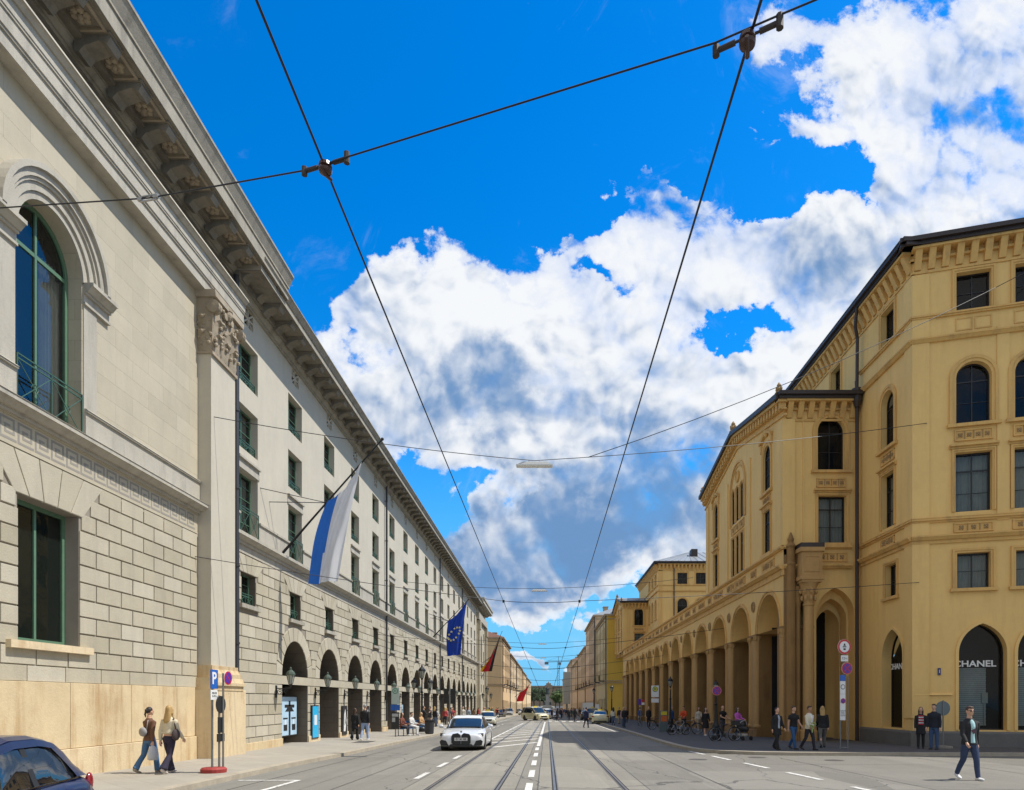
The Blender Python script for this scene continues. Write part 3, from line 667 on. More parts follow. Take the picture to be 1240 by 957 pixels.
def capital(par, f, u0, u1, d1, z0, z1):
    """corinthian capital over a pilaster: bell, two rows of leaves, volutes, abacus"""
    mb = MB(); H = z1 - z0; c = (u0 + u1) / 2; w = (u1 - u0)
    mb.hexa([f.p(u0, -.05, z0), f.p(u1, -.05, z0), f.p(u1, d1, z0), f.p(u0, d1, z0), f.p(u0 - .1, -.05, z1 - .2), f.p(u1 + .1, -.05, z1 - .2), f.p(u1 + .1, d1 + .1, z1 - .2), f.p(u0 - .1, d1 + .1, z1 - .2)])
    mb.fbox(f, u0 - .04, u1 + .04, -.05, d1 + .05, z0 - .1, z0)
    def leaf(base, out, side, h, wd):
        # curled acanthus leaf
        pr = [(0, 0, 1.), (.04, .3, 1.15), (.07, .6, 1.1), (.13, .85, .9), (.24, 1., .6), (.27, .9, .35), (.24, .82, .15)]
        for sgn in (-1, 1):
            L = [base + out * (a * h * 1.1) + Vector((0, 0, b * h)) for a, b, _ in pr]
            for i in range(len(pr) - 1):
                s0, s1 = pr[i][2] * wd / 2, pr[i + 1][2] * wd / 2
                p = [L[i], L[i + 1], L[i + 1] + side * sgn * s1 - out * .04, L[i] + side * sgn * s0 - out * .04]
                mb.hexa(p + [v + out * .035 + Vector((0, 0, .01)) for v in p])
        mb.ball(base + out * (.25 * h) + Vector((0, 0, .88 * h)), .06, .06, .045, 6, 0, 4)
    for row, (hh, z) in enumerate(((.62, z0), (.62, z0 + .5))):
        n = 3 if row == 0 else 2
        for i in range(n):
            uu = u0 + w * (i + .5) / n; leaf(f.p(uu, d1 + .02, z), f.N, f.U, hh, w / n * .85)
        leaf(f.p(u0 - .01, d1 * .5, z), -f.U, f.N, hh, d1 * .85); leaf(f.p(u1 + .01, d1 * .5, z), f.U, f.N, hh, d1 * .85)
    for uu in (u0 - .02, u1 + .02):
        for k in (1,):
            cc = f.p(uu, d1 + .1, z1 - .48); mb.lathe(cc, [(.02, -.14), (.21, -.12), (.21, -.04), (.15, 0), (.21, .04), (.21, .12), (.02, .14)], 14, 0, 'x' if abs(f.N.x) < .5 else 'y')
    for uu in (c - .22, c + .22): mb.lathe(f.p(uu, d1 + .14, z1 - .42), [(.02, -.05), (.12, -.04), (.12, .04), (.02, .05)], 10, 0, 'x')
    # mask over the middle
    mb.ball(f.p(c, d1 + .14, z1 - .3), .15, .17, .2, 10, 0, 8); mb.ball(f.p(c, d1 + .28, z1 - .33), .04, .04, .06, 6)
    mb.ball(f.p(c, d1 + .1, z1 - .12), .2, .2, .12, 8, 0, 5)
    for k in range(22):
        uu = random.uniform(u0, u1); zz = random.uniform(z0 + .2, z1 - .3); mb.ball(f.p(uu, d1 + .1 + .08 * (zz - z0) / H, zz), .06, .08, .07, 6, 0, 4)
        mb.ball(f.p(u0 - .06, random.uniform(.05, d1), zz), .06, .06, .07, 6, 0, 4)
    pl = [(u0 - .16, z1 - .2), (u1 + .16, z1 - .2), (u1 + .22, z1), (u0 - .22, z1)]
    mb.block(f, pl, -.05, d1 + .22, .02); 
    return mb.build('capital', STONE_C, par)

def corner_wing():
    P = empty('palace_wing', (0, 0, 0), 'tall grey stone corner wing with one giant pilaster, Greek key band and arched green window', 'building')
    f = FL; U0, U1 = 3.0, 24.7
    cs = [8.6, 15.75]
    low = [opn(c, 1.95, 2.98, 6.15, fan=.95) for c in cs]; up = [opn(c, 2.1, 8.12, 12.95, 'round') for c in cs]
    att = [opn(c, 1.9, 16.35, 17.0, rev=.5) for c in (6.5, 11.4, 16.3, 21.1)]
    mb = MB(); jb = MB()
    wall(jb, f, U0, U1, 2.05, 7.1, low, .42)
    jb.build('joint_bed', STONE_J, P)
    wall(mb, f, U0, U1, 7.0, 15.2, up, .5, 0, 0, .02)
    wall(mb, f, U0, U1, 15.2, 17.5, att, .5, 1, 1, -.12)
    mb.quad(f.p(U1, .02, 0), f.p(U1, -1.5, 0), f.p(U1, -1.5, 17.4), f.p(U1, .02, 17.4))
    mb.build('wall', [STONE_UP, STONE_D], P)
    rb = MB(); rust(rb, f, U0, 22.35, 2.45, 7.1, .422, 1.02, low, .035)
    for o in low: fan(rb, f, o, .93)
    rb.build('rusticated_stonework', STONE, P)
    # plinth, tall ochre slabs with joints
    pb = MB(); z = 2.09; u = U0; e = [3, 5.6, 8.4, 11.2, 14.0, 16.3, 18.7, 21.0, 22.1]
    for a, b in zip(e, e[1:]): pb.block(f, [(a + .006, .53), (b - .006, .53), (b - .006, z), (a + .006, z)], -.02, .10, .01)
    e = [3, 6.9, 10.9, 14.2, 17.4, 20.2, 22.1]
    for a, b in zip(e, e[1:]): pb.block(f, [(a + .005, -.7), (b - .005, -.7), (b - .005, .52), (a + .005, .52)], -.02, .16, .015)
    pb.build('plinth', STONE_Y, P)
    tb = MB()
    for a, b in zip([3, 5, 6.2, 7.4, 8.7, 10, 11.2, 12.5, 13.8, 15, 16.2, 17.5, 18.7, 20, 21, 22.3], [5, 6.2, 7.4, 8.7, 10, 11.2, 12.5, 13.8, 15, 16.2, 17.5, 18.7, 20, 21, 22.3]):
        tb.block(f, [(a + .01, 2.1), (b - .01, 2.1), (b - .01, 2.44), (a + .01, 2.44)], -.02, .055, .012)
    tb.build('block_course', STONE, P)
    # key band, ledge, dado
    kb = MB(); band(kb, f, U0, 22.35, [(7.1, 7.14, .05), (7.14, 7.72, .03), (7.72, 7.76, .06)]); kb.build('key_band', STONE_UP, P)
    kp = MB(); u = 3.3; s = .052; dd = .034
    while u < 22.0:
        seq = [(0, 0, 9, 1), (0, 1, 1, 8), (0, 8, 8, 9), (7, 2.5, 8, 8), (2.5, 2.5, 7, 3.5), (2.5, 3.5, 3.5, 6.3), (3.5, 5.3, 5.6, 6.3)]
        for a, b, c, d2 in seq: kp.fbox(f, u + a * s * 1.0, u + c * s, .02, dd, 7.2 + b * s, 7.2 + d2 * s)
        u += 9 * s
        seq = [(0, 0, 1, 8), (0, 0, 9, 1)]
        u += 0.03
    kp.build('greek_key_pattern', STONE_K, P)
    lb = MB()
    band(lb, f, U0, 22.5, [(7.76, 7.84, .12), (7.84, 7.95, .2, .32), (7.95, 8.05, .36), (8.05, 8.1, .38, .3)])
    for a, b in ((U0, 7.5), (9.7, 14.65), (16.85, 22.4)): band(lb, f, a, b, [(8.1, 8.76, .09), (8.76, 8.8, .14), (8.8, 8.85, .16, .1)])
    lb.build('string_course', STONE_T, P)
    # window dressings
    for o in low:
        sb = MB(); sb.block(f, [(o['u0'] - .35, 2.8), (o['u1'] + .35, 2.8), (o['u1'] + .35, 2.97), (o['u0'] - .35, 2.97)], -.3, .16, .02); sb.build('window_sill', STONE_Y, P)
        w = window(P, f, o, .36, 2, (-.0001,), .10, GREEN, GLASSC, 0)
    for o in up:
        q = MB()
        for i in range(26):
            y0, y1 = o['u1'] - .75 + .55 * i / 26, o['u1'] - .75 + .55 * (i + 1) / 26; q.quad(f.p(y0, -.5 + .03 * math.sin(i * 1.3), 8.2), f.p(y1, -.5 + .03 * math.sin((i + 1) * 1.3), 8.2), f.p(y1, -.5 + .03 * math.sin((i + 1) * 1.3), 12.1), f.p(y0, -.5 + .03 * math.sin(i * 1.3), 12.1))
        q.build('drawn_curtain', CURT, P)
        ab = MB(); o2 = dict(o, z0=11.92); 
        for w0, w1, d0, d1 in ((0, .16, .02, .07), (.16, .34, .02, .12), (.34, .42, .02, .17), (.42, .58, .02, .22), (.58, .7, .02, .30)):
            oo = dict(o2, u0=o['u0'] - w0, u1=o['u1'] + w0, z1=o['z1'] + w0); surround(ab, f, oo, w1 - w0 - .003, d0, d1)
        ab.build('archivolt', STONE_T, P)
        for s in (-1, 1):
            ib = MB()
            a = o['u0'] - 1.0 if s < 0 else o['u1'] + .02; b = o['u0'] - .02 if s < 0 else o['u1'] + 1.0
            band(ib, f, a, b, [(11.4, 11.46, .1), (11.46, 11.66, .06), (11.66, 11.72, .12), (11.72, 11.84, .16, .26), (11.84, 11.93, .3)])
            ib.fbox(f, a + .02 if s > 0 else b - .5, a + .5 if s > 0 else b - .02, -.02, .05, 8.1, 11.4)
            ib.build('impost', STONE_T, P)
        w = window(P, f, o, .34, 2, (-3.75, ), .10, GREEN, GLASSR, 3)
        g = guard(P, f, o['u0'] / 2 + o['u1'] / 2, .04, 8.13, 9.15, 2.06, 2)
    for o in att: window(P, f, o, .5, 2, (), .06, DARKFR, GLASSC, 0, d=-.12)
    # entablature and cornice
    eb = MB(); V1 = 24.9
    band(eb, f, U0, V1, [(15.0, 15.3, .36), (15.3, 15.36, .40), (15.36, 15.68, .43), (15.68, 15.74, .46), (15.74, 16.0, .48), (16.0, 16.1, .52, .6), (16.1, 16.2, .64, .6)])
    eb.build('architrave', STONE_T, P)
    cb = MB()
    band(cb, f, U0, 25.6, [(17.0, 17.1, .12), (17.1, 17.22, .16, .26), (17.22, 17.3, .3)])
    band(cb, f, U0, 27.0, [(17.42, 17.86, 1.26), (17.86, 17.92, 1.3), (17.92, 18.28, 1.3, 1.46), (18.28, 18.36, 1.48)])
    cb.fbox(f, U0, 27.0, -.1, .5, 17.25, 17.40, 1); cb.fbox(f, U0, 26.98, -.1, 1.24, 17.402, 17.417, 1)  # dark slabs under the corona: soffit shade put into the colour
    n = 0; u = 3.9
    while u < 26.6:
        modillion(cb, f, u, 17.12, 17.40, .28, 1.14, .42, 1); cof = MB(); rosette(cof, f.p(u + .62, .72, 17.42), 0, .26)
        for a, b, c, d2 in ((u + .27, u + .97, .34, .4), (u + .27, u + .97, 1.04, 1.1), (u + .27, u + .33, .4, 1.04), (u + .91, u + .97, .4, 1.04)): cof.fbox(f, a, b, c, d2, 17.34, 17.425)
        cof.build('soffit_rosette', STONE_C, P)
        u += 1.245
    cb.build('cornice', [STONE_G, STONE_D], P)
    # giant pilaster
    g = MB(); a, b = 22.42, 24.15
    g.fbox(f, a, b, -.02, .45, 2.8, 13.05); g.build('pilaster_shaft', STONE_B, P)
    g = MB(); band(g, f, a - .08, b + .08, [(2.42, 2.56, .62), (2.56, 2.7, .6, .53), (2.7, 2.82, .52)]); band(g, f, a - .2, b + .2, [(2.0, 2.16, .66), (2.16, 2.26, .72), (2.26, 2.42, .68, .62)]); g.build('pilaster_base', STONE_Y, P)
    g = MB(); g.block(f, [(a - .32, -.8), (b + .45, -.8), (b + .45, 2.02), (a - .32, 2.02)], -.3, .64, .02); g.build('pedestal', STONE_Y, P)
    capital(P, f, a, b, .47, 13.1, 15.0)
    downpipe(P, f, 24.72, .24, 2.2, 17.0, .1)
    # roof
    rf = MB(); rf.add([f.p(U0, 1.45, 18.37), f.p(26.95, 1.45, 18.37), f.p(24.5, -6, 20.3), f.p(U0, -6, 20.3)], [(0, 1, 2, 3)]); rf.add([f.p(U0, 1.4, 18.3), f.p(26.95, 1.4, 18.3), f.p(26.95, -2, 18.3), f.p(U0, -2, 18.3)], [(0, 1, 2, 3)])
    rf.box(XL - 14, XL - 1.4, U0, 24.6, -.5, 18.3); rf.build('roof', ROOFM, P)
    rebase(P, (XL, 14, zb(14)))
corner_wing()

B0, BP, BN = 26.25, 4.9, 18
SHOPG = mat('shop_glass_dark', (.012, .012, .014), .12, .2, .6, spec=.35)
def arcade_range():
    P = empty('arcade_building', (0, 0, 0), 'long grey stone building with round arched arcade, small mezzanine windows and rows of green windows', 'building')
    f = FL; U0, U1 = 24.7, 112.3; cs = [B0 + BP * k for k in range(BN)]
    ar, rc, me, r1, r2, r3, vt = [], [], [], [], [], [], []
    for i, c in enumerate(cs):
        if i > 0:
            ar.append(opn(c, 3.2, 2.75, 4.34, 'round', ex=.62, rev=1.15)); rc.append(opn(c, 3.2, gz(-11, c) - .2, 2.36, rev=1.15))
        me.append(opn(c, 1.3, 5.32, 6.5, fan=.7, rev=.32)); r1.append(opn(c, 1.7, 8.05, 10.35)); r2.append(opn(c, 1.7, 11.15, 12.8)); r3.append(opn(c, 1.7, 13.65, 15.3)); vt.append(opn(c, .85, 15.95, 16.6, rev=.12))
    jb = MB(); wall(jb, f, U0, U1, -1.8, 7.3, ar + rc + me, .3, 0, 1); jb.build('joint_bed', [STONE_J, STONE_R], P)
    mb = MB(); wall(mb, f, U0, U1, 7.3, 17.4, r1 + r2 + r3 + vt, .34, 0, 0, .01)
    mb.quad(f.p(U1, 0, -2), f.p(U1, -2, -2), f.p(U1, -2, 17), f.p(U1, 0, 17)); mb.build('wall', STONE_B, P)
    rb = MB(); rust(rb, f, U0, U1, -.2, 2.36, .427, 1.25, rc, .035)
    rust(rb, f, U0, U1, 2.75, 7.2, .43, 1.25, ar + me, .035, holes=[(c - .85, c + .85, 5.1, 5.3) for c in cs])
    rb.fbox(f, U0, U1, -.3, .05, 2.37, 2.735)
    for o in ar: voussoirs(rb, f, o, .62, 11, .037, 0, .0)
    for o in me: fan(rb, f, o, .66, 5)
    rb.build('rusticated_stonework', STONE, P)
    # reveals stay stone; blocks' plinth
    e = [U0] + sum([[c - 1.62, c + 1.62] for c in cs[1:]], []) + [U1]
    for i in range(0, len(e), 2):
        z = gz(-11, (e[i] + e[i+1]) / 2) + .42; pb = MB()
        pb.block(f, [(e[i] + (.0 if i else .45), z - 1.4), (e[i + 1], z - 1.4), (e[i + 1], z), (e[i] + (.0 if i else .45), z)], -.9, .09, .02)
        pb.build('plinth', STONE_Y, P)
    for c in cs:
        sb = MB(); sb.block(f, [(c - .85, 5.14), (c + .85, 5.14), (c + .85, 5.3), (c - .85, 5.3)], -.2, .16, .02)
        sb.build('window_sill', STONE_T, P)
    lb = MB(); band(lb, f, U0, U1, [(7.2, 7.5, .05), (7.5, 7.62, .12), (7.62, 7.74, .18, .3), (7.74, 7.86, .34), (7.86, 7.9, .34, .26)])
    e = [U0] + sum([[c - .87, c + .87] for c in cs], []) + [U1]
    for i in range(0, len(e), 2): band(lb, f, e[i], e[i+1], [(7.9, 8.6, .06), (8.6, 8.68, .12)])
    for o in r1: band(lb, f, o['u0'] - .1, o['u1'] + .1, [(10.36, 10.44, .05), (10.44, 10.72, .03), (10.72, 10.8, .12)])
    lb.build('string_course', STONE_T, P)
    for i, c in enumerate(cs):
        if i < 14:
            nr = 5 if i < 8 else 0
            rr = lambda h, n: tuple([h * k / n for k in range(1, n)])
            window(P, f, r1[i], .3, 2, rr(2.3, 5), .06, GREEN, GLASS, 1 if i < 5 else 0); window(P, f, r2[i], .3, 2, rr(1.65, 4), .06, GREEN, GLASS, (i % 2 + 1) if i < 5 else 0)
            window(P, f, r3[i], .3, 2, rr(1.65, 4), .06, GREEN, GLASS, 0); window(P, f, me[i], .28, 2, (.4, .8), .05, GREEN, GLASSC, 0)
            if i < 9: guard(P, f, c, .05, 7.95, 8.95, 1.66, 2); guard(P, f, c, -.1, 11.17, 11.55, 1.66, 3); guard(P, f, c, -.1, 13.67, 14.05, 1.66, 3); guard(P, f, c, -.12, 5.34, 5.75, 1.26, 2)
        else:
            for o in (r1[i], r2[i], r3[i], me[i]): window(P, f, o, .3, 2, (.8,), .06, GREEN, GLASS, 0)
    for o in vt:
        vb = MB(); c = (o['u0'] + o['u1']) / 2; vb.fbox(f, o['u0'], o['u1'], -.13, -.11, o['z0'], o['z1'], 1)
        for a, b in (((o['u0'], o['z0']), (o['u1'], o['z1'])), ((o['u1'], o['z0']), (o['u0'], o['z1'])), ((c, o['z0']), (c, o['z1'])), ((o['u0'], (o['z0'] + o['z1']) / 2), (o['u1'], (o['z0'] + o['z1']) / 2))):
            vb.tube([f.p(a[0], -.03, a[1]), f.p(b[0], -.03, b[1])], .045, 4)
        vb.build('attic_vent', [STONE_B, DARK], P)
    # shopfronts deep in the arches
    for i, c in enumerate(cs[1:]):
        g = MB(); g0 = gz(-11, c)
        g.fbox(f, c - 1.62, c + 1.62, -1.25, -1.15, g0 - .2, 2.4, 0); g.fbox(f, c - 1.62, c + 1.62, -1.25, -1.15, 2.7, 4.4, 0)
        g.fbox(f, c - 1.62, c + 1.62, -1.2, .0, 2.36, 2.75, 2)
        for uu in (c - 1.6, c - .55, c + .55, c + 1.6): g.fbox(f, uu - .035, uu + .035, -1.15, -1.08, g0 + .1, 2.38, 1)
        g.fbox(f, c - 1.62, c + 1.62, -1.15, -1.06, g0, g0 + .5, 1); g.fbox(f, c - 1.62, c + 1.62, -1.15, -1.08, 1.98, 2.08, 1)
        for k in range(1, 4): g.fbox(f, c - 1.6 + k * .8 - .02, c - 1.6 + k * .8 + .02, -1.15, -1.1, 2.7, 4.3, 1)
        g.build('shopfront', [SHOPG, DARKFR, STONE], P)
    cb = MB()
    band(cb, f, U0, U1, [(16.62, 16.72, .1), (16.72, 16.84, .14, .22), (16.84, 16.9, .26)]); cb.fbox(f, U0, U1, -.1, .35, 16.9, 17.15, 1); cb.fbox(f, U0, U1, -.1, 1.12, 17.16, 17.177, 1)  # dark slabs under the eaves, with soffit shade as their colour
    band(cb, f, U0, U1, [(17.18, 17.42, 1.14), (17.42, 17.46, 1.18), (17.46, 17.62, 1.18, 1.3), (17.62, 17.66, 1.32)])
    u = 27.0
    while u < U1 - .3: modillion(cb, f, u, 16.95, 17.155, .24, 1.04, .44, 1); u += BP / 4
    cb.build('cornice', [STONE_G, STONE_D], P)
    for u in (48.4, 72.9, 92.4): downpipe(P, f, u, .16, .2, 17.0, .07)
    rf = MB(); rf.add([f.p(U0, 1.25, 17.67), f.p(U1, 1.25, 17.67), f.p(U1, -6, 20), f.p(U0, -6, 20)], [(0, 1, 2, 3)]); rf.box(XL - 14, XL - 1.4, U0, U1, -1, 17.6); rf.build('roof', ROOFM, P)
    rebase(P, (XL, 60, zb(60)))
arcade_range()

def end_wing():
    P = empty('palace_wing', (0, 0, 0), 'far end wing of the grey stone range with heavy projecting cornice, behind the blue flag', 'building')
    f = Fr((XL + .1, 0, 0), (0, 1, 0), (1, 0, 0)); a, b = 112.3, 127.6
    rows = [opn(c, 1.4, z, z + h, k) for c in (115.6, 119.9, 124.2) for z, h, k in ((-.6, 2.6, 'rect'), (3, 1.4, 'rect'), (5.3, 1.2, 'rect'))] + [opn(119.9, 2.1, 8.1, 13, 'round')] + [opn(c, 1.3, 8.3, 10.4) for c in (115.6, 124.2)] + [opn(c, 1.3, 12, 13.6) for c in (115.6, 124.2)]
    mb = MB(); wall(mb, f, a, b, -2, 18, rows, .35); mb.quad(f.p(b, 0, -2), f.p(b, -14, -2), f.p(b, -14, 17.5), f.p(b, 0, 17.5)); mb.quad(f.p(a, 0, -2), f.p(a, -.3, -2), f.p(a, -.3, 17.5), f.p(a, 0, 17.5))
    mb.build('wall', STONE_UP, P)
    for o in rows: window(P, f, o, .3, 2, (1,), .08, GREEN, GLASS, 0)
    for u in (113.0, 126.2):
        g = MB(); g.fbox(f, u, u + 1.3, -.02, .4, 2.6, 14.9); g.fbox(f, u - .1, u + 1.4, -.02, .55, 13.4, 14.9); g.fbox(f, u - .2, u + 1.5, -.02, .6, -2, 2.6)
        g.build('pilaster', STONE_UP, P)
    g = MB(); band(g, f, a, b, [(7.7, 8.1, .3), (15, 16.1, .4), (17, 17.3, .5), (17.42, 17.9, 1.2)]); g.fbox(f, a - 1.6, b + 1.4, -1, 1.25, 17.44, 18.0); g.fbox(f, a - 1.7, b + 1.5, -1, 1.4, 18.0, 18.32)
    u = a - 1
    while u < b + 1: modillion(g, f, u, 17.15, 17.44, .3, 1.1, .42); u += 1.24
    g.build('cornice', STONE_T, P)
    rf = MB(); rf.add([f.p(a, 1.2, 18.3), f.p(b, 1.2, 18.3), f.p(b - 3, -6, 20), f.p(a + 3, -6, 20)], [(0, 1, 2, 3)]); rf.box(XL - 14, XL - 1.3, a + .1, b - .1, -1, 18.3); rf.build('roof', ROOFM, P)
    rebase(P, (XL, 120, zb(120)))
end_wing()
# ================================================================== RIGHT SIDE : shop block, gabled pavilions, arcade
XR, XB = 12.0, 15.8
PL = mat('plinth_granite', (.13, .125, .115), .7, .2, 1.5, .4, 20)
LETW = mat('white_letters', (.75, .75, .72), .5, 0)
def relief(mb, f, c, z0, z1, w, n, d=.03, m=0, m2=1):
    """framed terracotta panel with n small rosettes"""
    mb.fbox(f, c - w / 2, c + w / 2, -.01, d, z0, z1, m)
    s = w / n; h = z1 - z0; q = min(s, h) * .36
    for i in range(n):
        u = c - w / 2 + s * (i + .5); z = (z0 + z1) / 2
        for k in range(4): a = math.pi / 4 + k * math.pi / 2; mb.ball(f.p(u + math.cos(a) * q * .55, d, z + math.sin(a) * q * .55), q * .42, q * .42, q * .42, 6, m2, 4)
        mb.ball(f.p(u, d + .02, z), q * .35, q * .35, q * .35, 6, m2, 4)
        if i: mb.fbox(f, u - s / 2 - .015, u - s / 2 + .015, -.01, d + .035, z0, z1, m2)
    for z in (z0, z1): mb.fbox(f, c - w / 2 - .05, c + w / 2 + .05, -.01, d + .04, z - .03, z + .03, m2 if 0 else 0)
    for u in (c - w / 2 - .02, c + w / 2 + .02): mb.fbox(f, u - .03, u + .03, -.01, d + .038, z0, z1, 0)
def corbels(mb, f, u0, u1, z0, z1, d0, d1, sp=.5, w=.26, m=0):
    n = max(1, int((u1 - u0) / sp)); sp = (u1 - u0) / n
    for i in range(n):
        u = u0 + sp * (i + .5); mb.hexa([f.p(u-w/2,-.01,z0), f.p(u+w/2,-.01,z0), f.p(u+w/2,d0,z0), f.p(u-w/2,d0,z0), f.p(u-w/2,-.01,z1), f.p(u+w/2,-.01,z1), f.p(u+w/2,d1,z1), f.p(u-w/2,d1,z1)], m)
def eaves(mb, f, u0, u1, zt, ext0=0., ext1=0., m=0, mg=1):
    band(mb, f, u0, u1, [(zt - 1.15, zt - 1.05, .06), (zt - .62, zt - .52, .14), (zt - .3, zt - .2, .5)], m)
    corbels(mb, f, u0, u1, zt - 1.0, zt - .3, .1, .42, .52, .26, m)
    mb.fbox(f, u0 - ext0, u1 + ext1, -.1, .58, zt - .198, zt - .06, mg); mb.fbox(f, u0 - ext0 - .04, u1 + ext1 + .04, -.1, .72, zt - .058, zt + .12, mg)
def dressed(P, f, o, w=.2, curt=0, rows=(), nc=2, depth=.26, sill=True, relf=None, hood=False, gm=None, fm=None):
    s = MB(); surround(s, f, o, w * .5, .0, .05); o2 = dict(o, u0=o['u0'] - w * .5, u1=o['u1'] + w * .5, z1=o['z1'] + w * .5)
    surround(s, f, o2, w * .5, .0, .085)
    if sill: s.block(f, [(o['u0'] - w - .08, o['z0'] - .14), (o['u1'] + w + .08, o['z0'] - .14), (o['u1'] + w + .08, o['z0'] - .001), (o['u0'] - w - .08, o['z0'] - .001)], -.1, .17, .02)
    if hood: band(s, f, o['u0'] - w - .1, o['u1'] + w + .1, [(o['z1'] + w + .02, o['z1'] + w + .1, .08), (o['z1'] + w + .1, o['z1'] + w + .18, .2)])
    so_ = s.build('window_surround', TAN_T, P)
    wn = window(P, f, o, depth, nc, rows, .06, fm or DARKFR, gm or GLASS, curt)
    if relf:
        r = MB(); z0, z1, n = relf; relief(r, f, (o['u0'] + o['u1']) / 2, z0, z1, o['u1'] - o['u0'] + .02, n); r.build('relief_panel', [TAN_T, TAN_D], P)
    return wn
def shop_block():
    P = empty('corner_building', (0, 0, 0), 'tall tan plaster corner building with pointed shop windows and white CHANEL lettering, in shade', 'building')
    A = R(15.93); f = Fr((XB, 29.5, 0), (math.cos(A), -math.sin(A), 0), (-math.sin(A), -math.cos(A), 0)); g = Fr((XB, 0, 0), (0, 1, 0), (-1, 0, 0))
    ZT = 21.1; L = 20
    cs = [2.3 + 2.17 * k for k in range(8)]
    t4 = [opn(c, 1.3, 18.15, 19.75) for c in cs]; t3 = [opn(c, 1.32, 13.35, 15.95, 'round') for c in cs]; t2 = [opn(c, 1.36, 9.65, 12.15) for c in cs]; t1 = [opn(c, 1.25, 6.4, 7.9) for c in cs]
    sh = [opn(c + .33, 1.78, .42, 4.9, 'pointed', rev=.45) for c in cs]
    mb = MB(); wall(mb, f, 0, L, -.9, ZT, t4 + t3 + t2 + t1, .3) if 0 else None
    wall(mb, f, 0, L, -.9, 5.6, sh, .45); wall(mb, f, 0, L, 5.6, ZT, t4 + t3 + t2 + t1, .3)
    E = 50.0; y1 = 31.65
    s4 = [opn(y, 1.2, 18.15, 19.75) for y in (y1, 37.3, 41.5, 45.7)]; s3 = [opn(y1, 1.15, 13.35, 15.95, 'round')]; s2 = [opn(y1, 1.15, 9.65, 12.15)]; s1 = [opn(y1 - .3, 1.0, 6.4, 7.9)]; ss = [opn(y1 - .45, 1.85, .42, 4.9, 'pointed', rev=.45)]
    wall(mb, g, 29.5, E, -.9, 5.6, ss, .45); wall(mb, g, 29.5, E, 5.6, ZT, s4 + s3 + s2 + s1, .3)
    mb.quad((XB, E, 5), (XB + 14, E, 5), (XB + 14, E, ZT), (XB, E, ZT)); mb.build('wall', TAN, P)
    # corner strips, storey mouldings
    c = MB(); 
    c.fbox(f, .0, .62, -.01, .07, .9, ZT - 1.2); c.fbox(g, 29.5 - .07, 30.1, -.01, .07, .9, ZT - 1.2)
    for k in range(7): c.fbox(f, cs[k] + .86, cs[k] + 1.31, -.01, .05, 9.2, 17.3)
    c.build('corner_pilaster', TAN, P)
    m = MB()
    def storeys(fr, a, b):
        band(m, fr, a, b, [(8.35, 8.5, .08), (8.5, 8.62, .16, .26), (8.62, 8.68, .28), (9.25, 9.33, .08), (9.33, 9.42, .16), (9.42, 9.46, .18, .12)])
        band(m, fr, a, b, [(16.95, 17.07, .1, .2), (17.07, 17.13, .22), (17.98, 18.05, .1), (18.05, 18.12, .15)])
    storeys(f, -.08, L); storeys(g, 29.42, 34.4); m.build('string_course', TAN_T, P)
    e = MB(); eaves(e, f, -.1, L, ZT, .5, .0); eaves(e, g, 29.4, E, ZT, .5); e.build('eaves_cornice', [TAN_T, GUTTER], P)
    for o in t4: dressed(P, f, o, .16, 0, (.8,), 2, sill=False)
    for o in t3: dressed(P, f, o, .26, 0, (-1.85, .95), 2, relf=(12.66, 13.08, 4))
    for o in t2: dressed(P, f, o, .14, 2, (.8, -1.75), 2, sill=False, hood=True, relf=(8.8, 9.15, 3))
    for o in t1: dressed(P, f, o, .18, 2, (.75,), 2)
    pn = None
    for cc in cs:
        pn = MB(); 
        for s in (-1, 1):
            surround(pn, f, dict(u0=cc + s * .36 - .27, u1=cc + s * .36 + .27, z0=17.36, z1=17.8, k='rect'), .05, .0, .03)
            pn.fbox(f, cc + s * .36 - .32, cc + s * .36 + .32, 0, .03, 17.31, 17.36)
        pn.build('parapet_panel', TAN_T, P)
    for o in s4: dressed(P, g, o, .16, 0, (.8,), 2, sill=False)
    dressed(P, g, s3[0], .24, 0, (-1.85, .95), 2, relf=(12.66, 13.08, 4)); dressed(P, g, s2[0], .14, 2, (.8, -1.75), 2, sill=False, hood=True, relf=(8.8, 9.15, 3)); dressed(P, g, s1[0], .14, 2, (.75,), 2)
    # shop windows
    GLASSS = glassmat('shop_window_glass', (.01, .011, .012), .2, .01, 1.35); BL = mat('shop_blind', (.55, .56, .55), .5, .25, 1.5)
    for i, (fr, o) in enumerate([(f, x) for x in sh] + [(g, ss[0])]):
        cc = (o['u0'] + o['u1']) / 2; s = MB(); surround(s, fr, o, .12, 0, .06); s.build('window_surround', TAN, P)
        w = window(P, fr, o, .42, 1, (), .05, DARKFR, GLASSS, 0, name='shop_window')
        if i < 5 or fr is g:
            b = MB(); zz = .6
            while zz < 3.0: b.fbox(fr, o['u0'] + .1, o['u1'] - (.6 if fr is f else .9), -.58, -.56 + .02 * ((int(zz * 12)) % 2), zz, zz + .075); zz += .085
            if fr is f: b.build('roller_blind', BL, P)
            else:
                q = MB(); q.fbox(fr, o['u0'] + .7, o['u0'] + 1.0, -.59, -.55, .6, 3.6); q.build('red_curtain', mat('dark_red_cloth', (.18, .03, .01), .8, .3, 4), P)
            text(P, 'CHANEL', fr, cc - (.18 if fr is f else -.3), -.385, 3.22, .37, LETW, 'shop_lettering', .01, .008, 1.12)
        if i == 0:
            q = MB(); q.fbox(fr, cc + .12, cc + .34, -.54, -.46, 1.55, 2.0); q.fbox(fr, cc + .2, cc + .26, -.53, -.5, .6, 1.6); q.build('display_stand', mat('white_display', (.5, .5, .46), .6), P)
    # plinth
    p = MB(); 
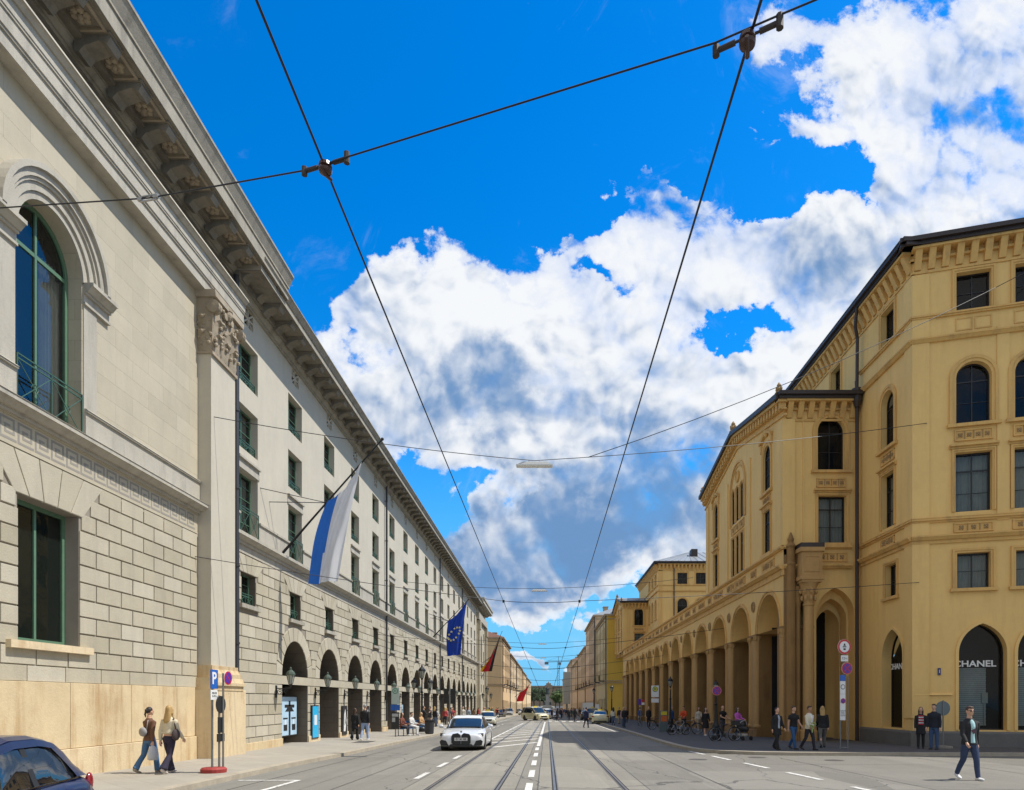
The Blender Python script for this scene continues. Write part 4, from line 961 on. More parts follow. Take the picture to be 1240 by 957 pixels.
    band(p, f, -.15, L, [(-1, .28, .16), (.28, .36, .16, .1)]); band(p, g, 29.35, 34.2, [(-1, .28, .16), (.28, .36, .16, .1)])
    p.build('plinth', PL, P)
    l = MB(); band(l, f, 0, 1.5, [(1.9, 1.96, .085, .03)]); l.build('dado_line', TAN, P)
    r = MB(); za = ZT + .12; i0 = f.p(-.6, .7, za); i1 = f.p(L, .7, za); b0 = Vector((XB - .7, E, za)); top = 23.0
    r.add([i0, i1, f.p(L, -8, top), f.p(5, -8, top), b0, (XB + 6, E, top)], [(0, 1, 2, 3), (0, 3, 5, 4)]); r.build('roof', ROOFM, P)
    s = MB(); s.fbox(f, .95, 1.06, .0, .05, 2.75, 3.05); o = s.build('house_number_plate', mat('plate_blue', (.03, .04, .15), .4), P); text(P, '1', f, 1.005, .055, 2.9, .2, LETW, 'house_number')
    # downpipe in the internal corner
    d = MB(); d.tube([(XB - .25, 34.25, -.5), (XB - .25, 34.25, 16.9), (XB - .3, 34.2, 17.6)], .085, 10); d.tube([(XB - .28, 34.2, 16.3), (XB - .28, 34.2, 16.6), (XB - .28, 34.2, 17.2)], [.1, .24, .26], 10)
    d.tube([(XB - .28, 34.2, 17.2), (XB - .28, 34.15, 19.7), (XB - .5, 33.9, 20.2), (XB - .55, 33.6, 20.9)], .08, 10); d.build('drainpipe', GUTTER, P)
    rebase(P, (XB, 29.5, gz(XB, 29.5)))
shop_block()

AB0, ABP = 36.95, 5.25
def pier(f, c, z0, zs, w):
    """pier between two arches with attached columns"""
    mb = MB(); h = w / 2
    mb.fbox(f, c - h, c + h, -1.5, -.06, z0 + .55, zs - .001); 
    mb.block(f, [(c - h - .08, z0 - .8), (c + h + .08, z0 - .8), (c + h + .08, z0 + .4), (c - h - .08, z0 + .4)], -1.55, .1, .03); mb.fbox(f, c - h - .04, c + h + .04, -1.52, .05, z0 + .4, z0 + .55)
    mb.fbox(f, c - h * .62, c + h * .62, -.1, .03, z0 + .55, zs - .3, 1)
    for s in (-1, 1):
        p = f.p(c + s * (h - .2), -.06, 0); mb.M = None; mb.lathe((p.x, p.y, 0), [(.24, z0 + .55), (.24, z0 + .65), (.19, z0 + .72), (.175, zs - .55), (.2, zs - .52), (.18, zs - .48), (.21, zs - .3), (.27, zs - .14), (.27, zs - .1)], 12, 1)
    mb.fbox(f, c - h - .07, c + h + .07, -1.52, .1, zs - .1, zs + .02)
    for s in (-1, 1):
        for k in range(5): a = k * math.pi / 4; q = f.p(c + s * (h - .2) + .24 * math.cos(a), -.06 + .22 * math.sin(a), zs - .27); mb.ball(q, .05, .05, .09, 6, 1, 4)
    return mb
def arcade():
    P = empty('arcade_gallery', (0, 0, 0), 'long tan arcade of high round arches on brown sandstone piers with a balustrade above', 'arcade')
    f = Fr((XR, 0, 0), (0, 1, 0), (-1, 0, 0)); E = 106.4
    cs = [AB0 + ABP * k for k in range(14)]; ar = [opn(c, 3.75, 5.4, 7.3, 'round', rev=1.5) for c in cs if c < E - 1.9]; ar = [dict(o, z0=5.4, z1=5.4 + 1.875 + .08) for o in ar]
    mb = MB(); wall(mb, f, 34.6, E, 5.4, 9.3, ar, 1.5); mb.build('wall', TAN, P)
    e = [34.6] + sum([[o['u0'], o['u1']] for o in ar], []) + [E]
    for i in range(0, len(e), 2):
        a, b = e[i], e[i + 1]
        if b - a < .2: continue
        pier(f, (a + b) / 2, gz(12, (a + b) / 2) + .12, 5.4, b - a).build('pier', [BROWN, BROWNL], P)
    for o in ar:
        s = MB(); surround(s, f, dict(o, z0=5.42), .12, 0, .05); surround(s, f, dict(o, u0=o['u0']-.122, u1=o['u1']+.122, z1=o['z1']+.122, z0=5.42), .1, 0, .1); s.build('archivolt', TAN_T, P)
    for a, b in zip(ar[:-1], ar[1:]):
        c = (a['u1'] + b['u0']) / 2; r = MB(); p = f.p(c, .0, 7.05); r.lathe(p, [(.30, -.01), (.30, -.07), (.24, -.09), (.22, -.04), (.0, -.04)], 18, 0, 'x')
        for k in range(6): t = k * math.pi / 3; r.ball(f.p(c + .13 * math.cos(t), .05, 7.05 + .13 * math.sin(t)), .04, .06, .06, 6, 1, 4)
        r.ball(f.p(c, .06, 7.05), .05, .06, .06, 6, 1); r.build('roundel', [TAN_D, TAN_D], P)
    m = MB(); band(m, f, 34.55, E, [(8.0, 8.1, .08), (8.1, 8.3, .06), (8.3, 8.42, .14, .28), (8.42, 8.5, .32), (9.3, 9.36, .1, .16), (9.36, 9.46, .2)])
    k = 34.9; m.fbox(f, 34.6, E, -.35, -.002, 8.4, 9.36)
    m.build('string_course', TAN_T, P)
    k = 0
    for i, c in enumerate([x for a, b in zip(cs, cs[1:]) for x in (a, (a + b) / 2) if x < E - 1.5]):
        r = MB(); relief(r, f, c, 8.68, 9.12, 1.9 if i % 2 == 0 else .9, 3 if i % 2 == 0 else 2, .02); r.build('parapet_relief', [TAN_T, TAN_D], P)
    # gallery behind the arches
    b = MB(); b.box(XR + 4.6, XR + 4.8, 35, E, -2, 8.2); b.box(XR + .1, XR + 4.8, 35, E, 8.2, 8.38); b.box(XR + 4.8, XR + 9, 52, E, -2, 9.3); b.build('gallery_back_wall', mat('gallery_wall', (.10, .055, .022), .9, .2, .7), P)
    for i, c in enumerate(cs[:13]):
        if c > E: continue
        g = MB(); g0 = gz(14, c) + .1; g.box(XR + 4.5, XR + 4.58, c - 1.3, c + 1.3, g0 + .5, 4.2, 0)
        for y in (c - 1.3, c, c + 1.3): g.box(XR + 4.44, XR + 4.5, y - .05, y + .05, g0 + .3, 4.25, 1)
        g.box(XR + 4.44, XR + 4.5, c - 1.35, c + 1.35, 4.2, 4.3, 1); g.build('gallery_shopfront', [SHOPG, DARKFR], P)
    rebase(P, (XR, 70, gz(XR, 70)))
arcade()

def finial(mb, p, s=1., m=0):
    mb.lathe(p, [(.26*s, 0), (.26*s, .12*s), (.14*s, .2*s), (.2*s, .34*s), (.1*s, .5*s), (.14*s, .6*s), (.02, .78*s)], 10, m)
    for k in range(4): a = k * math.pi / 2 + .5; mb.ball(Vector(p) + Vector((math.cos(a) * .18 * s, math.sin(a) * .18 * s, .35 * s)), .09 * s, .09 * s, .14 * s, 6, m, 4)
def pavilion(Y0, Y1, label, front_detail=True):
    P = empty('gabled_pavilion', (0, 0, 0), label, 'building')
    f = Fr((XR, 0, 0), (0, 1, 0), (-1, 0, 0)); h = Fr((0, Y0, 0), (1, 0, 0), (0, -1, 0)); ZE = 16.75; ZA = 18.2; ym = (Y0 + Y1) / 2; zb0 = 9.3
    q = (Y1 - Y0) / 16.4
    b1, b2, b3 = Y0 + 2.55 * q, ym, Y1 - 2.75 * q
    up = [opn(b1, 1.15, 12.95, 15.45, 'round'), opn(b3, 1.15, 12.95, 15.45, 'round'), opn(b1, 1.15, 9.6, 11.95), opn(b3, 1.15, 9.6, 11.95)]
    tri = [opn(b2 + s, .62, 12.9, 15.0, 'round') for s in (-.95, 0, .95)] + [opn(b2 + s, .62, 9.6, 11.95) for s in (-.95, 0, .95)]
    mb = MB(); wall(mb, f, Y0, Y1, zb0, ZE, up + tri, .32)
    mb.add([f.p(Y0, 0, ZE), f.p(Y1, 0, ZE), f.p(ym, 0, ZA)], [(0, 1, 2)])
    cx = 14.4; fu = [opn(cx, 1.38, 13.27, 15.95, 'round'), opn(cx + .05, 1.42, 9.6, 12.0)]
    wall(mb, h, XR, XB, 8.2, ZE, fu, .32)
    if front_detail: o = opn(14.6, 1.95, -.9, 7.35, 'pointed', rev=.7); wall(mb, h, XR + 1.0, XB, -.9, 8.2, [o], .7); 
    else: wall(mb, h, XR, XB, -.9, 8.2, [], .3)
    mb.quad((XR, Y1, 9), (XB + 4, Y1, 9), (XB + 4, Y1, ZE), (XR, Y1, ZE)); mb.build('wall', TAN, P)
    for o in up[:2]:
        dressed(P, f, o, .24, 0, (-1.85, .95), 2, .1, relf=(12.3, 12.68, 3))
        s = MB(); c = (o['u0'] + o['u1']) / 2
        for sg in (-1, 1): s.hexa([f.p(c, -.01, 16.15), f.p(c, .16, 16.15), f.p(c + sg * .98, .16, 15.75), f.p(c + sg * .98, -.01, 15.75), f.p(c, -.01, 16.3), f.p(c, .2, 16.3), f.p(c + sg * .98, .2, 15.9), f.p(c + sg * .98, -.01, 15.9)]); s.fbox(f, c + sg * .86 - .06, c + sg * .86 + .06, -.01, .12, 15.3, 15.76)
        s.ball(f.p(c, .08, 16.05), .1, .14, .14, 8, 0); s.build('window_pediment', TAN_T, P)
    for o in up[2:]: dressed(P, f, o, .14, 2, (.8, -1.7), 2, .1, hood=True, relf=(8.72, 9.1, 2))
    for o in tri[:3]: dressed(P, f, o, .12, 0, (-1.7,), 1, .04, sill=False)
    for o in tri[3:]: dressed(P, f, o, .12, 2, (-1.7,), 1, .04, sill=False)
    s = MB(); big = dict(u0=b2 - 1.6, u1=b2 + 1.6, z0=12.8, z1=16.9 - .45, k='round'); surround(s, f, big, .12, 0, .09); surround(s, f, dict(big, u0=big['u0'] + .2, u1=big['u1'] - .2, z1=big['z1'] - .2), .06, 0, .05)
    for dz, du in ((0, 0), ): s.lathe(f.p(b2, .02, 15.65), [(.36, 0), (.36, -.08), (.3, -.1), (.27, -.03), (.02, -.03)], 18, 0, 'x')
    s.build('tracery_surround', TAN_T, P)
    r = MB(); 
    for k in (-1, 0, 1): relief(r, f, b2 + k * .95, 12.25, 12.7, .8, 1)
    r.build('relief_panel', [TAN_T, TAN_D], P)
    r = MB()
    for k in (-1, 0, 1): relief(r, f, b2 + k * .95, 8.72, 9.1, .75, 1)
    r.build('relief_panel', [TAN_T, TAN_D], P)
    # vertical strips and storey band
    for u, w in ((Y0 + .35, .7), (Y1 - .35, .7), ((b1 + b2) / 2 + .3, .42), ((b2 + b3) / 2 - .3, .42)): s = MB(); s.fbox(f, u - w / 2, u + w / 2, -.01, .09, 9.5, ZE - .9); s.build('wall_strip', TAN, P)
    s = MB(); s.fbox(h, XR - .09, XR + .55, -.01, .09, 9.5, ZE - .9); s.build('wall_strip', TAN, P); s = MB(); s.fbox(h, XR + .95, XR + 1.0, -.01, .05, 9.5, ZE - .9); s.build('wall_strip', TAN, P)
    m = MB(); band(m, h, XR - .05, XB - .4, [(8.3, 8.42, .14, .24), (8.42, 8.5, .28), (9.3, 9.36, .1, .16), (9.36, 9.46, .2)]); m.build('string_course', TAN_T, P)
    dressed(P, h, fu[0], .26, 0, (-1.95, 1.0), 2, relf=(12.45, 12.85, 4)); dressed(P, h, fu[1], .13, 2, (.85, -1.75), 2, hood=True, relf=(8.7, 9.1, 3), gm=GLASS)
    # cornice along the front and up the gable
    e = MB(); eaves(e, h, XR - .0, XB - .1, ZE + .15, .4)
    def rake(p, q):
        n = 18; 
        for i in range(n):
            t = (i + .5) / n; u = p[0] + (q[0] - p[0]) * t; z = p[1] + (q[1] - p[1]) * t; e.fbox(f, u - .11, u + .11, -.01, .3, z - .62, z - .28)
        for d, a, b, mm in ((.09, -.95, -.85, 0), (.2, -.64, -.58, 0), (.4, -.28, -.14, 0), (.55, -.138, .1, 1)):
            e.hexa([f.p(p[0], -.02, p[1] + a), f.p(p[0], d, p[1] + a), f.p(q[0], d, q[1] + a), f.p(q[0], -.02, q[1] + a), f.p(p[0], -.02, p[1] + b), f.p(p[0], d, p[1] + b), f.p(q[0], d, q[1] + b), f.p(q[0], -.02, q[1] + b)], mm)
    rake((Y0 - .45, ZE + .1), (ym, ZA + .1)); rake((ym, ZA + .1), (Y1 + .45, ZE + .1)); e.build('eaves_cornice', [TAN_T, GUTTER], P)
    for p in ((XR - .3, Y0 - .2, ZE + .25), (XR - .3, ym, ZA + .15), (XR - .3, Y1 + .2, ZE + .25)):
        a = MB(); finial(a, p, .8 if p[1] != ym else .95); a.build('finial', TAN_D, P)
    r = MB(); r.add([(XR - .5, Y0 - .5, ZE + .26), (XR - .5, ym, ZA + .21), (XR - .5, Y1 + .5, ZE + .26), (XB + 4, Y0 - .5, ZE + .26), (XB + 4, ym, ZA + .21), (XB + 4, Y1 + .5, ZE + .26)], [(0, 1, 4, 3), (1, 2, 5, 4)]); r.build('roof', ROOFM, P)
    if front_detail:
        # pointed gate arch with inner orders
        s = MB(); surround(s, h, dict(o, z0=.3), .14, 0, .07); s.build('archivolt', TAN_T, P)
        s = MB()
        for k, (w, dd) in enumerate(((1.55, .7), (1.25, 1.5))):
            oo = opn(14.7 + .12 * k, w, -.9, 7.35 - .45 * (k + 1), 'pointed', rev=.75); wall(s, h, 13.2, XB + .3, -.9, 8.1, [oo], .75, 0, 0, -dd)
        s.build('inner_arch', BROWN if 0 else TAN, P)
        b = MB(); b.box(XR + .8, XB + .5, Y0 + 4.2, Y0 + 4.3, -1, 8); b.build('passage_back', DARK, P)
        # giant corner column carrying a block, with slim corner shafts
        c = MB(); cx_, cy = XR + 1.10, Y0 - .42; z0 = gz(13, Y0) + .12
        c.lathe((cx_, cy, 0), [(.42, z0), (.42, z0 + .5), (.38, z0 + .55), (.34, z0 + .7), (.28, z0 + .82), (.265, z0 + 4), (.24, 6.35), (.28, 6.4), (.28, 6.47), (.24, 6.5), (.27, 6.8), (.4, 7.3), (.48, 7.5)], 24)
        for rr, z in ((.33, 6.75), (.4, 7.1)):
            for k in range(8): t = k * math.pi / 4; c.ball((cx_ + rr * math.cos(t), cy + rr * math.sin(t), z), .08, .08, .15, 6, 0, 4)
        c.box(cx_ - .5, cx_ + .5, cy - .5, Y0, 7.5, 7.62); c.box(cx_ - .58, cx_ + .58, cy - .55, Y0, 7.62, 7.8); c.build('giant_column', BROWNL, P)
        c = MB(); c.box(cx_ - .5, cx_ + .5, cy - .48, Y0, 7.8, 9.0); c.box(cx_ - .6, cx_ + .6, cy - .58, Y0, 9.0, 9.2)
        for a, b_, z1, z2 in ((-.4, .4, 8.0, 8.06), (-.4, .4, 8.74, 8.8), (-.4, -.34, 8.06, 8.74), (.34, .4, 8.06, 8.74)): c.box(cx_ + a, cx_ + b_, cy - .51, cy - .47, z1, z2)
        c.build('corner_pedestal', BROWNL, P)
        c = MB(); c.box(cx_ - .58, cx_ + .58, cy - .56, Y0, 9.2, 9.42); c.build('pedestal_cap', GUTTER, P)
        c = MB(); z0 = gz(12, Y0) + .1
        c.box(XR + .02, XR + .8, Y0 - .12, Y0 + 1.0, z0 + .5, 9.0); c.lathe((XR + .3, Y0 - .18, 0), [(.34, z0), (.34, z0 + .5), (.24, z0 + .6), (.22, 8.4), (.26, 8.5), (.2, 8.6), (.2, 9.3), (.26, 9.4), (.12, 9.6), (.16, 9.75), (.03, 10.1)], 14)
        c.lathe((XR + .66, Y0 - .16, 0), [(.2, z0), (.2, z0 + .5), (.13, z0 + .6), (.12, 6.3), (.18, 6.6), (.18, 7.4)], 12); c.box(XR - .05, XR + 1.0, Y0 - .25, Y0 + 1.1, z0 - .8, z0 + .42); c.build('corner_shaft', BROWN, P)
    rebase(P, (XR, ym, gz(XR, ym)))
pavilion(34.6, 51.0, 'gabled tan pavilion with giant brown corner column and pointed gate arch, above the nearest arches')
pavilion(106.2, 118.5, 'far gabled tan pavilion beside the bright yellow building', False)

def rear_block():
    P = empty('main_block', (0, 0, 0), 'tall tan block with hipped grey metal roof rising behind the far end of the arcade', 'building')
    Y0 = 96.4; h = Fr((0, Y0, 0), (1, 0, 0), (0, -1, 0)); g = Fr((XB, 0, 0), (0, 1, 0), (-1, 0, 0)); ZT = 21.0; XE = 30
    cs = [19.2, 21.8, 24.4, 27]; a = [opn(c, 1.4, 18.0, 19.6) for c in cs] + [opn(c, 1.4, 13.3, 16.0, 'round') for c in cs] + [opn(c, 1.4, 9.6, 12) for c in cs]
    yy = [98.5, 101.4, 104.3]; b = [opn(c, 1.2, 18.0, 19.6) for c in yy] + [opn(c, 1.2, 13.3, 16.0, 'round') for c in yy]
    mb = MB(); wall(mb, h, XB, XE, 0, ZT, a, .3); wall(mb, g, Y0, 116, 5, ZT, b, .3); mb.build('wall', TAN, P)
    for o in a: dressed(P, h, o, .2, 0, (.8, -1.75) if o['k'] != 'rect' or o['z0'] < 12 else (.8,), 2, gm=GLASS)
    for o in b: dressed(P, g, o, .2, 0, (.8,), 2)
    m = MB(); band(m, h, XB, XE, [(17.0, 17.15, .2), (17.8, 17.9, .12), (9.2, 9.35, .2)]); band(m, g, Y0, 116, [(17.0, 17.15, .2), (17.8, 17.9, .12)]); m.fbox(h, XB, XB + .6, -.01, .06, 9.4, 20); m.build('string_course', TAN_T, P)
    e = MB(); eaves(e, h, XB - .1, XE, ZT, .5); eaves(e, g, Y0 - .1, 116, ZT, .5); e.build('eaves_cornice', [TAN_T, GUTTER], P)
    r = MB(); z = ZT + .13; r.add([(XB - .7, Y0 - .7, z), (XE, Y0 - .7, z), (XE, Y0 + 8, 24.2), (XB + 6, Y0 + 8, 24.2), (XB - .7, 117, z), (XB + 6, 117, 24.2)], [(0, 1, 2, 3), (0, 3, 5, 4)])
    k = XB
    while k < XE: r.tube([(k, Y0 - .7, z + .02), (max(k, XB + 6), Y0 + 8, 24.22)], .05, 4); k += .9
    r.box(XB + 5.4, XB + 6.3, Y0 + 3.4, Y0 + 4.8, 22.4, 23.7, 1); r.build('roof', [ROOFM, GUTTER], P)
    d = MB(); d.tube([(XB + 2.2, Y0 - .15, 9.4), (XB + 2.2, Y0 - .15, 20.5)], .08, 8); d.build('drainpipe', GUTTER, P)
    rebase(P, (XB, Y0, gz(XB, Y0)))
rear_block()

# ================================================================== STREET ROWS FURTHER ON
def row_house(side, X, Y0, Y1, H, m, mf, label, nb, ns, seed, roofm=TILE, front=None, rows0=None, chim=1, det=True):
    rnd = random.Random(seed); P = empty('town_house', (0, 0, 0), label, 'building')
    f = Fr((X, 0, 0), (0, 1, 0), (-side, 0, 0)); h = Fr((0, Y0, 0), (1, 0, 0), (0, -1, 0)); base = gz(X, Y1) - .4
    gH = 4.6; hs = (H - gH - 1.0) / ns; L = (Y1 - Y0) / nb; ops = []
    for b in range(nb):
        c = Y0 + L * (b + .5)
        ops.append(opn(c, L * .55, base + .6, gz(X, c) + 3.5, 'round' if rnd.random() < .5 else 'rect'))
        for s in range(ns): z = gH + hs * s + .7; ops.append(opn(c, min(1.35, L * .36), z, z + hs * .58, 'round' if s == 1 and seed % 2 else 'rect'))
    mb = MB(); wall(mb, f, Y0, Y1, base, H, ops, .25)
    mb.quad((X, Y1, base), (X + side * 14, Y1, base), (X + side * 14, Y1, H), (X, Y1, H)); mb.build('wall', m, P)
    mb = MB(); xe = X + side * 14; a, b = sorted((X, xe)); fo = []
    if False: fo = [opn(X + side * (1.2 + 2.6 * k), 1.3, gH + hs * s + .7, gH + hs * s + .7 + hs * .58) for k in range(2) for s in range(ns)]
    wall(mb, h, a, b, base, H, fo, .25); mb.build('end_wall', front or m, P)
    for o in fo: window(P, h, o, .22, 2, (1.,), .08, DARKFR, GLASSC)
    for o in ops: 
        if det: window(P, f, o, .22, 2, (1.,), .08, DARKFR, GLASSC)
    md = MB()
    for z in (gH, gH + .35, H - .9): band(md, f, Y0, Y1, [(z, z + .16, .12)]); band(md, h, a - (.12 if side > 0 else 0), b + (.12 if side < 0 else 0), [(z, z + .16, .12)])
    band(md, f, Y0, Y1, [(H - .3, H - .15, .35), (H - .15, H, .5)]); band(md, h, a - (.5 if side > 0 else 0), b + (.5 if side < 0 else 0), [(H - .3, H, .3)])
    for b_ in range(nb + 1):
        if rnd.random() < .7: md.fbox(f, Y0 + L * b_ - .2, Y0 + L * b_ + .2, -.01, .08, gH + .3, H - .4)
    md.build('moulding', mf, P)
    pp = MB(); pp.tube([f.p(Y0 + .6, .14, base + .4), f.p(Y0 + .6, .14, H - .3)], .09, 6); pp.build('drainpipe', GUTTER, P)
    if rnd.random() < .8 and det:
        for b_ in range(1, nb, 3):
            bal = MB(); c = Y0 + L * (b_ + .5); z = gH + .45; bal.fbox(f, c - 1.2, c + 1.2, 0, 1.0, z, z + .16)
            for k in range(13): bal.fbox(f, c - 1.2 + .195 * k, c - 1.16 + .195 * k, .93, .97, z + .16, z + 1.0)
            bal.fbox(f, c - 1.2, c + 1.2, .92, .99, z + 1.0, z + 1.06); bal.build('balcony', IRON, P)
    rf = MB(); rf.add([(X - side * .5, Y0 - .3, H + .01), (X - side * .5, Y1, H + .01), (X + side * 5, Y1 - 2, H + 2.2), (X + side * 5, Y0 + 3, H + 2.2), (X + side * 13, Y0 - .3, H + .01)], [(0, 1, 2, 3), (0, 3, 4)]); rf.build('roof', roofm, P)
    for k in range(chim):
        y = Y0 + (Y1 - Y0) * (k + .5) / chim; ch = MB(); ch.box(min(X + side * 2.2, X + side * 3.2), max(X + side * 2.2, X + side * 3.2), y, y + 1.6, H + .2, H + 2.4); ch.box(min(X + side * 2.1, X + side * 3.3), max(X + side * 2.1, X + side * 3.3), y - .1, y + 1.7, H + 2.4, H + 2.55); ch.build('dormer' if k % 2 else 'chimney', mf, P)
    rebase(P, (X, Y0, gz(X, Y0)))
YEL = mat('plaster_yellow', (.66, .43, .07), .85, .08, .5, streak=.15)
def pm(n, c): return mat('plaster_' + n, c, .85, .08, .6, 0, streak=.15)
OCH = pm('ochre_light', (.72, .57, .36)); PINK = pm('pinkish', (.70, .50, .29)); GRY = pm('greyed', (.66, .50, .24)); ORG = pm('warm', (.70, .50, .28)); CRM = pm('cream', (.72, .58, .38)); TRM = pm('moulding', (.42, .33, .22))
row_house(1, 10.6, 118.7, 144, 16.6, GRY, TRM, 'bright yellow fronted house right after the long arcade', 7, 3, 3, ROOFM, YEL, chim=2)
row_house(1, 10.4, 144.2, 178, 19.6, PINK, TRM, 'tall pinkish beige town house beyond the yellow one', 9, 4, 4, ROOFM, chim=3)
row_house(1, 10.4, 178.2, 222, 15.6, ORG, TRM, 'lower warm beige house past the tall pinkish one, right side', 11, 3, 6, chim=3)
row_house(1, 10.4, 222.2, 268, 14.6, PINK, TRM, 'pinkish town house in the middle distance, right side', 11, 3, 7, chim=4, det=False)
row_house(1, 10.3, 268.2, 330, 17.5, CRM, TRM, 'cream town house far down the right side', 13, 4, 8, chim=4, det=False)
row_house(1, 10.3, 330.2, 420, 13.8, ORG, TRM, 'farthest small tan house at the end of the right side', 14, 3, 9, chim=5, det=False)
row_house(-1, -9.3, 145, 176, 15.0, ORG, TRM, 'sunlit orange tan house with tiled hipped roof next after the grey range', 8, 3, 5, TILE, ORG, chim=1)
row_house(-1, -9.3, 176.2, 212, 13.6, OCH, TRM, 'sunlit ochre house second after the grey range, left side', 9, 3, 11, chim=3)
row_house(-1, -9.2, 212.2, 262, 13.4, CRM, TRM, 'sunlit cream house with several dormers, left side in the distance', 12, 3, 12, chim=5)
row_house(-1, -9.2, 262.2, 320, 13.0, ORG, TRM, 'sunlit tan house far down the left side', 13, 3, 13, chim=5, det=False)
row_house(-1, -9.2, 320.2, 420, 12.4, OCH, TRM, 'farthest sunlit house at the end of the left side', 16, 3, 14, chim=7, det=False)

def parliament():
    P = empty('palace', (0, 0, 0), 'distant brown grey palace with central tower closing the street', 'building')
    Y = 620; h = Fr((0, Y, 0), (1, 0, 0), (0, -1, 0)); base = -3.6; m = pm('far_stone', (.26, .205, .15)); z0 = 2
    xs = [-34 + 4.4 * k for k in range(20)]; ops = [opn(x, 2.2, a, a + b, 'round') for x in xs for a, b in ((1.5, 4.2), (8, 3.6))]
    mb = MB(); wall(mb, h, -38, 54, base, 14.6, ops, .8); mb.box(-38, 54, Y + .9, Y + 16, base, 14.55); mb.build('wall', m, P)
    b = MB()
    for o in ops[:]: pass
    t = MB(); t.box(-1, 6, Y - 1.2, Y + 8, base, 15.3); t.box(.2, 4.6, Y, Y + 5, 15.3, 17.0); t.lathe((2.4, Y + 2, 17.0), [(.9, 0), (.7, .9), (.2, 1.2), (.1, 2)], 10); t.build('tower', m, P)
    b.fbox(h, -38, 54, -.01, .6, 13.6, 14.7); b.fbox(h, -38, 54, -.01, .3, 6.4, 7.0); b.build('cornice', m, P)
    rebase(P, (8, Y, base))
parliament()
def monument():
    P = empty('statue_monument', (1.0, 430, gz(1, 430)), 'dark bronze statue on a tall pale stepped pedestal in the street axis far away', 'monument')
    p = MB(); p.box(-3.4, 3.4, -3.4, 3.4, -.5, .9); p.box(-2.6, 2.6, -2.6, 2.6, .9, 2.2); p.box(-1.6, 1.6, -1.6, 1.6, 2.2, 4.6); p.box(-1.0, 1.0, -1.0, 1.0, 4.6, 8.2); p.box(-1.2, 1.2, -1.2, 1.2, 8.2, 8.7); p.build('pedestal', mat('mon_stone', (.30, .32, .33), .8, .2, .5), P)
    s = MB(); s.lathe((0, 0, 8.7), [(1.0, 0), (1.15, .4), (.85, 2.2), (.75, 3.2), (.85, 3.8), (.5, 4.3), (.2, 4.5)], 12); s.ball((0, -.05, 13.5), .35, .38, .45, 10); s.tube([(-.7, 0, 12.7), (-1.2, -.3, 11.6), (-.9, -.9, 11.2)], [.28, .22, .16], 8); s.tube([(.7, 0, 12.7), (1.15, -.1, 11.6), (.7, -.6, 11.0)], [.28, .22, .16], 8)
    BZ = mat('bronze', (.05, .06, .06), .5, .2, 2, metal=.5); s.build('bronze_figure', BZ, P)
    for x in (-1.9, 1.9): s = MB(); s.lathe((x, -2.0, 2.2), [(.6, 0), (.7, .5), (.5, 1.4), (.55, 1.8), (.2, 2.1)], 10); s.ball((x, -2.0, 4.45), .25, .25, .3, 8); s.build('seated_figure', BZ, P)
monument()
LEAF = mat('leaves_dark', (.035, .065, .022), .7, .35, .25); LEAF2 = mat('leaves_light', (.07, .12, .025), .7, .35, .25); BARK = mat('bark', (.08, .06, .045), .9, .2)
def tree(x, y, h, r, label, seed, lm, n=2600):
    rnd = random.Random(seed); z0 = gz(x, y); P = empty('street_tree', (x, y, z0), label, 'tree', group='trees at the far end of the street')
    t = MB(); t.tube([(0, 0, -.3), (.1, 0, h * .25), (-.1, .1, h * .5), (0, 0, h * .8)], [.38, .3, .2, .06], 8)
    cl = []
    for k in range(26):
        a = rnd.uniform(0, 2 * math.pi); e = rnd.uniform(-.5, 1); rr = rnd.uniform(.35, 1) * r * math.sqrt(max(1 - e * e * .8, .1)); c = Vector((math.cos(a) * rr, math.sin(a) * rr, h * .62 + e * h * .34)); cl.append((c, rnd.uniform(.2, .42) * r))
        if k < 9: t.tube([(0, 0, h * (.22 + .03 * k)), c * .5 + Vector((0, 0, h * .2)), c], [.14, .09, .03], 5)
    t.build('trunk', BARK, P); c = MB()
    for k in range(n):
        q, s = rnd.choice(cl); d = Vector((rnd.gauss(0, 1), rnd.gauss(0, 1), rnd.gauss(0, .8))); d = d.normalized() * s * rnd.uniform(.5, 1.1); p = q + d; a = Vector((rnd.gauss(0, 1), rnd.gauss(0, 1), rnd.gauss(0, 1))).normalized(); b = a.orthogonal().normalized(); w = rnd.uniform(.22, .42)
        c.quad(p - a * w, p - b * w * .7, p + a * w, p + b * w * .7)
    c.build('crown', lm, P)
for i, (x, y, h, r, lm) in enumerate(((-7.5, 432, 12.5, 4.6, LEAF), (-4.0, 455, 13.5, 4.8, LEAF), (-1.6, 480, 10.5, 3.2, LEAF), (-10, 470, 14, 5, LEAF), (6.2, 440, 10.5, 3.6, LEAF2), (9.0, 450, 12, 4.4, LEAF), (8.6, 428, 9, 3.0, LEAF2), (12.5, 470, 12.5, 5, LEAF))):
    tree(x, y, h, r, ['round dark tree leftmost at the end of the street', 'tall dark tree directly left of the distant statue', 'small dark tree just behind the statue, left', 'dark tree at the back behind the leftmost one', 'pale green tree just right of the distant statue', 'dark tree behind the pale green one', 'low bright green tree at the corner of the last right house', 'dark tree mostly hidden by the last right house'][i], 50 + i, lm)
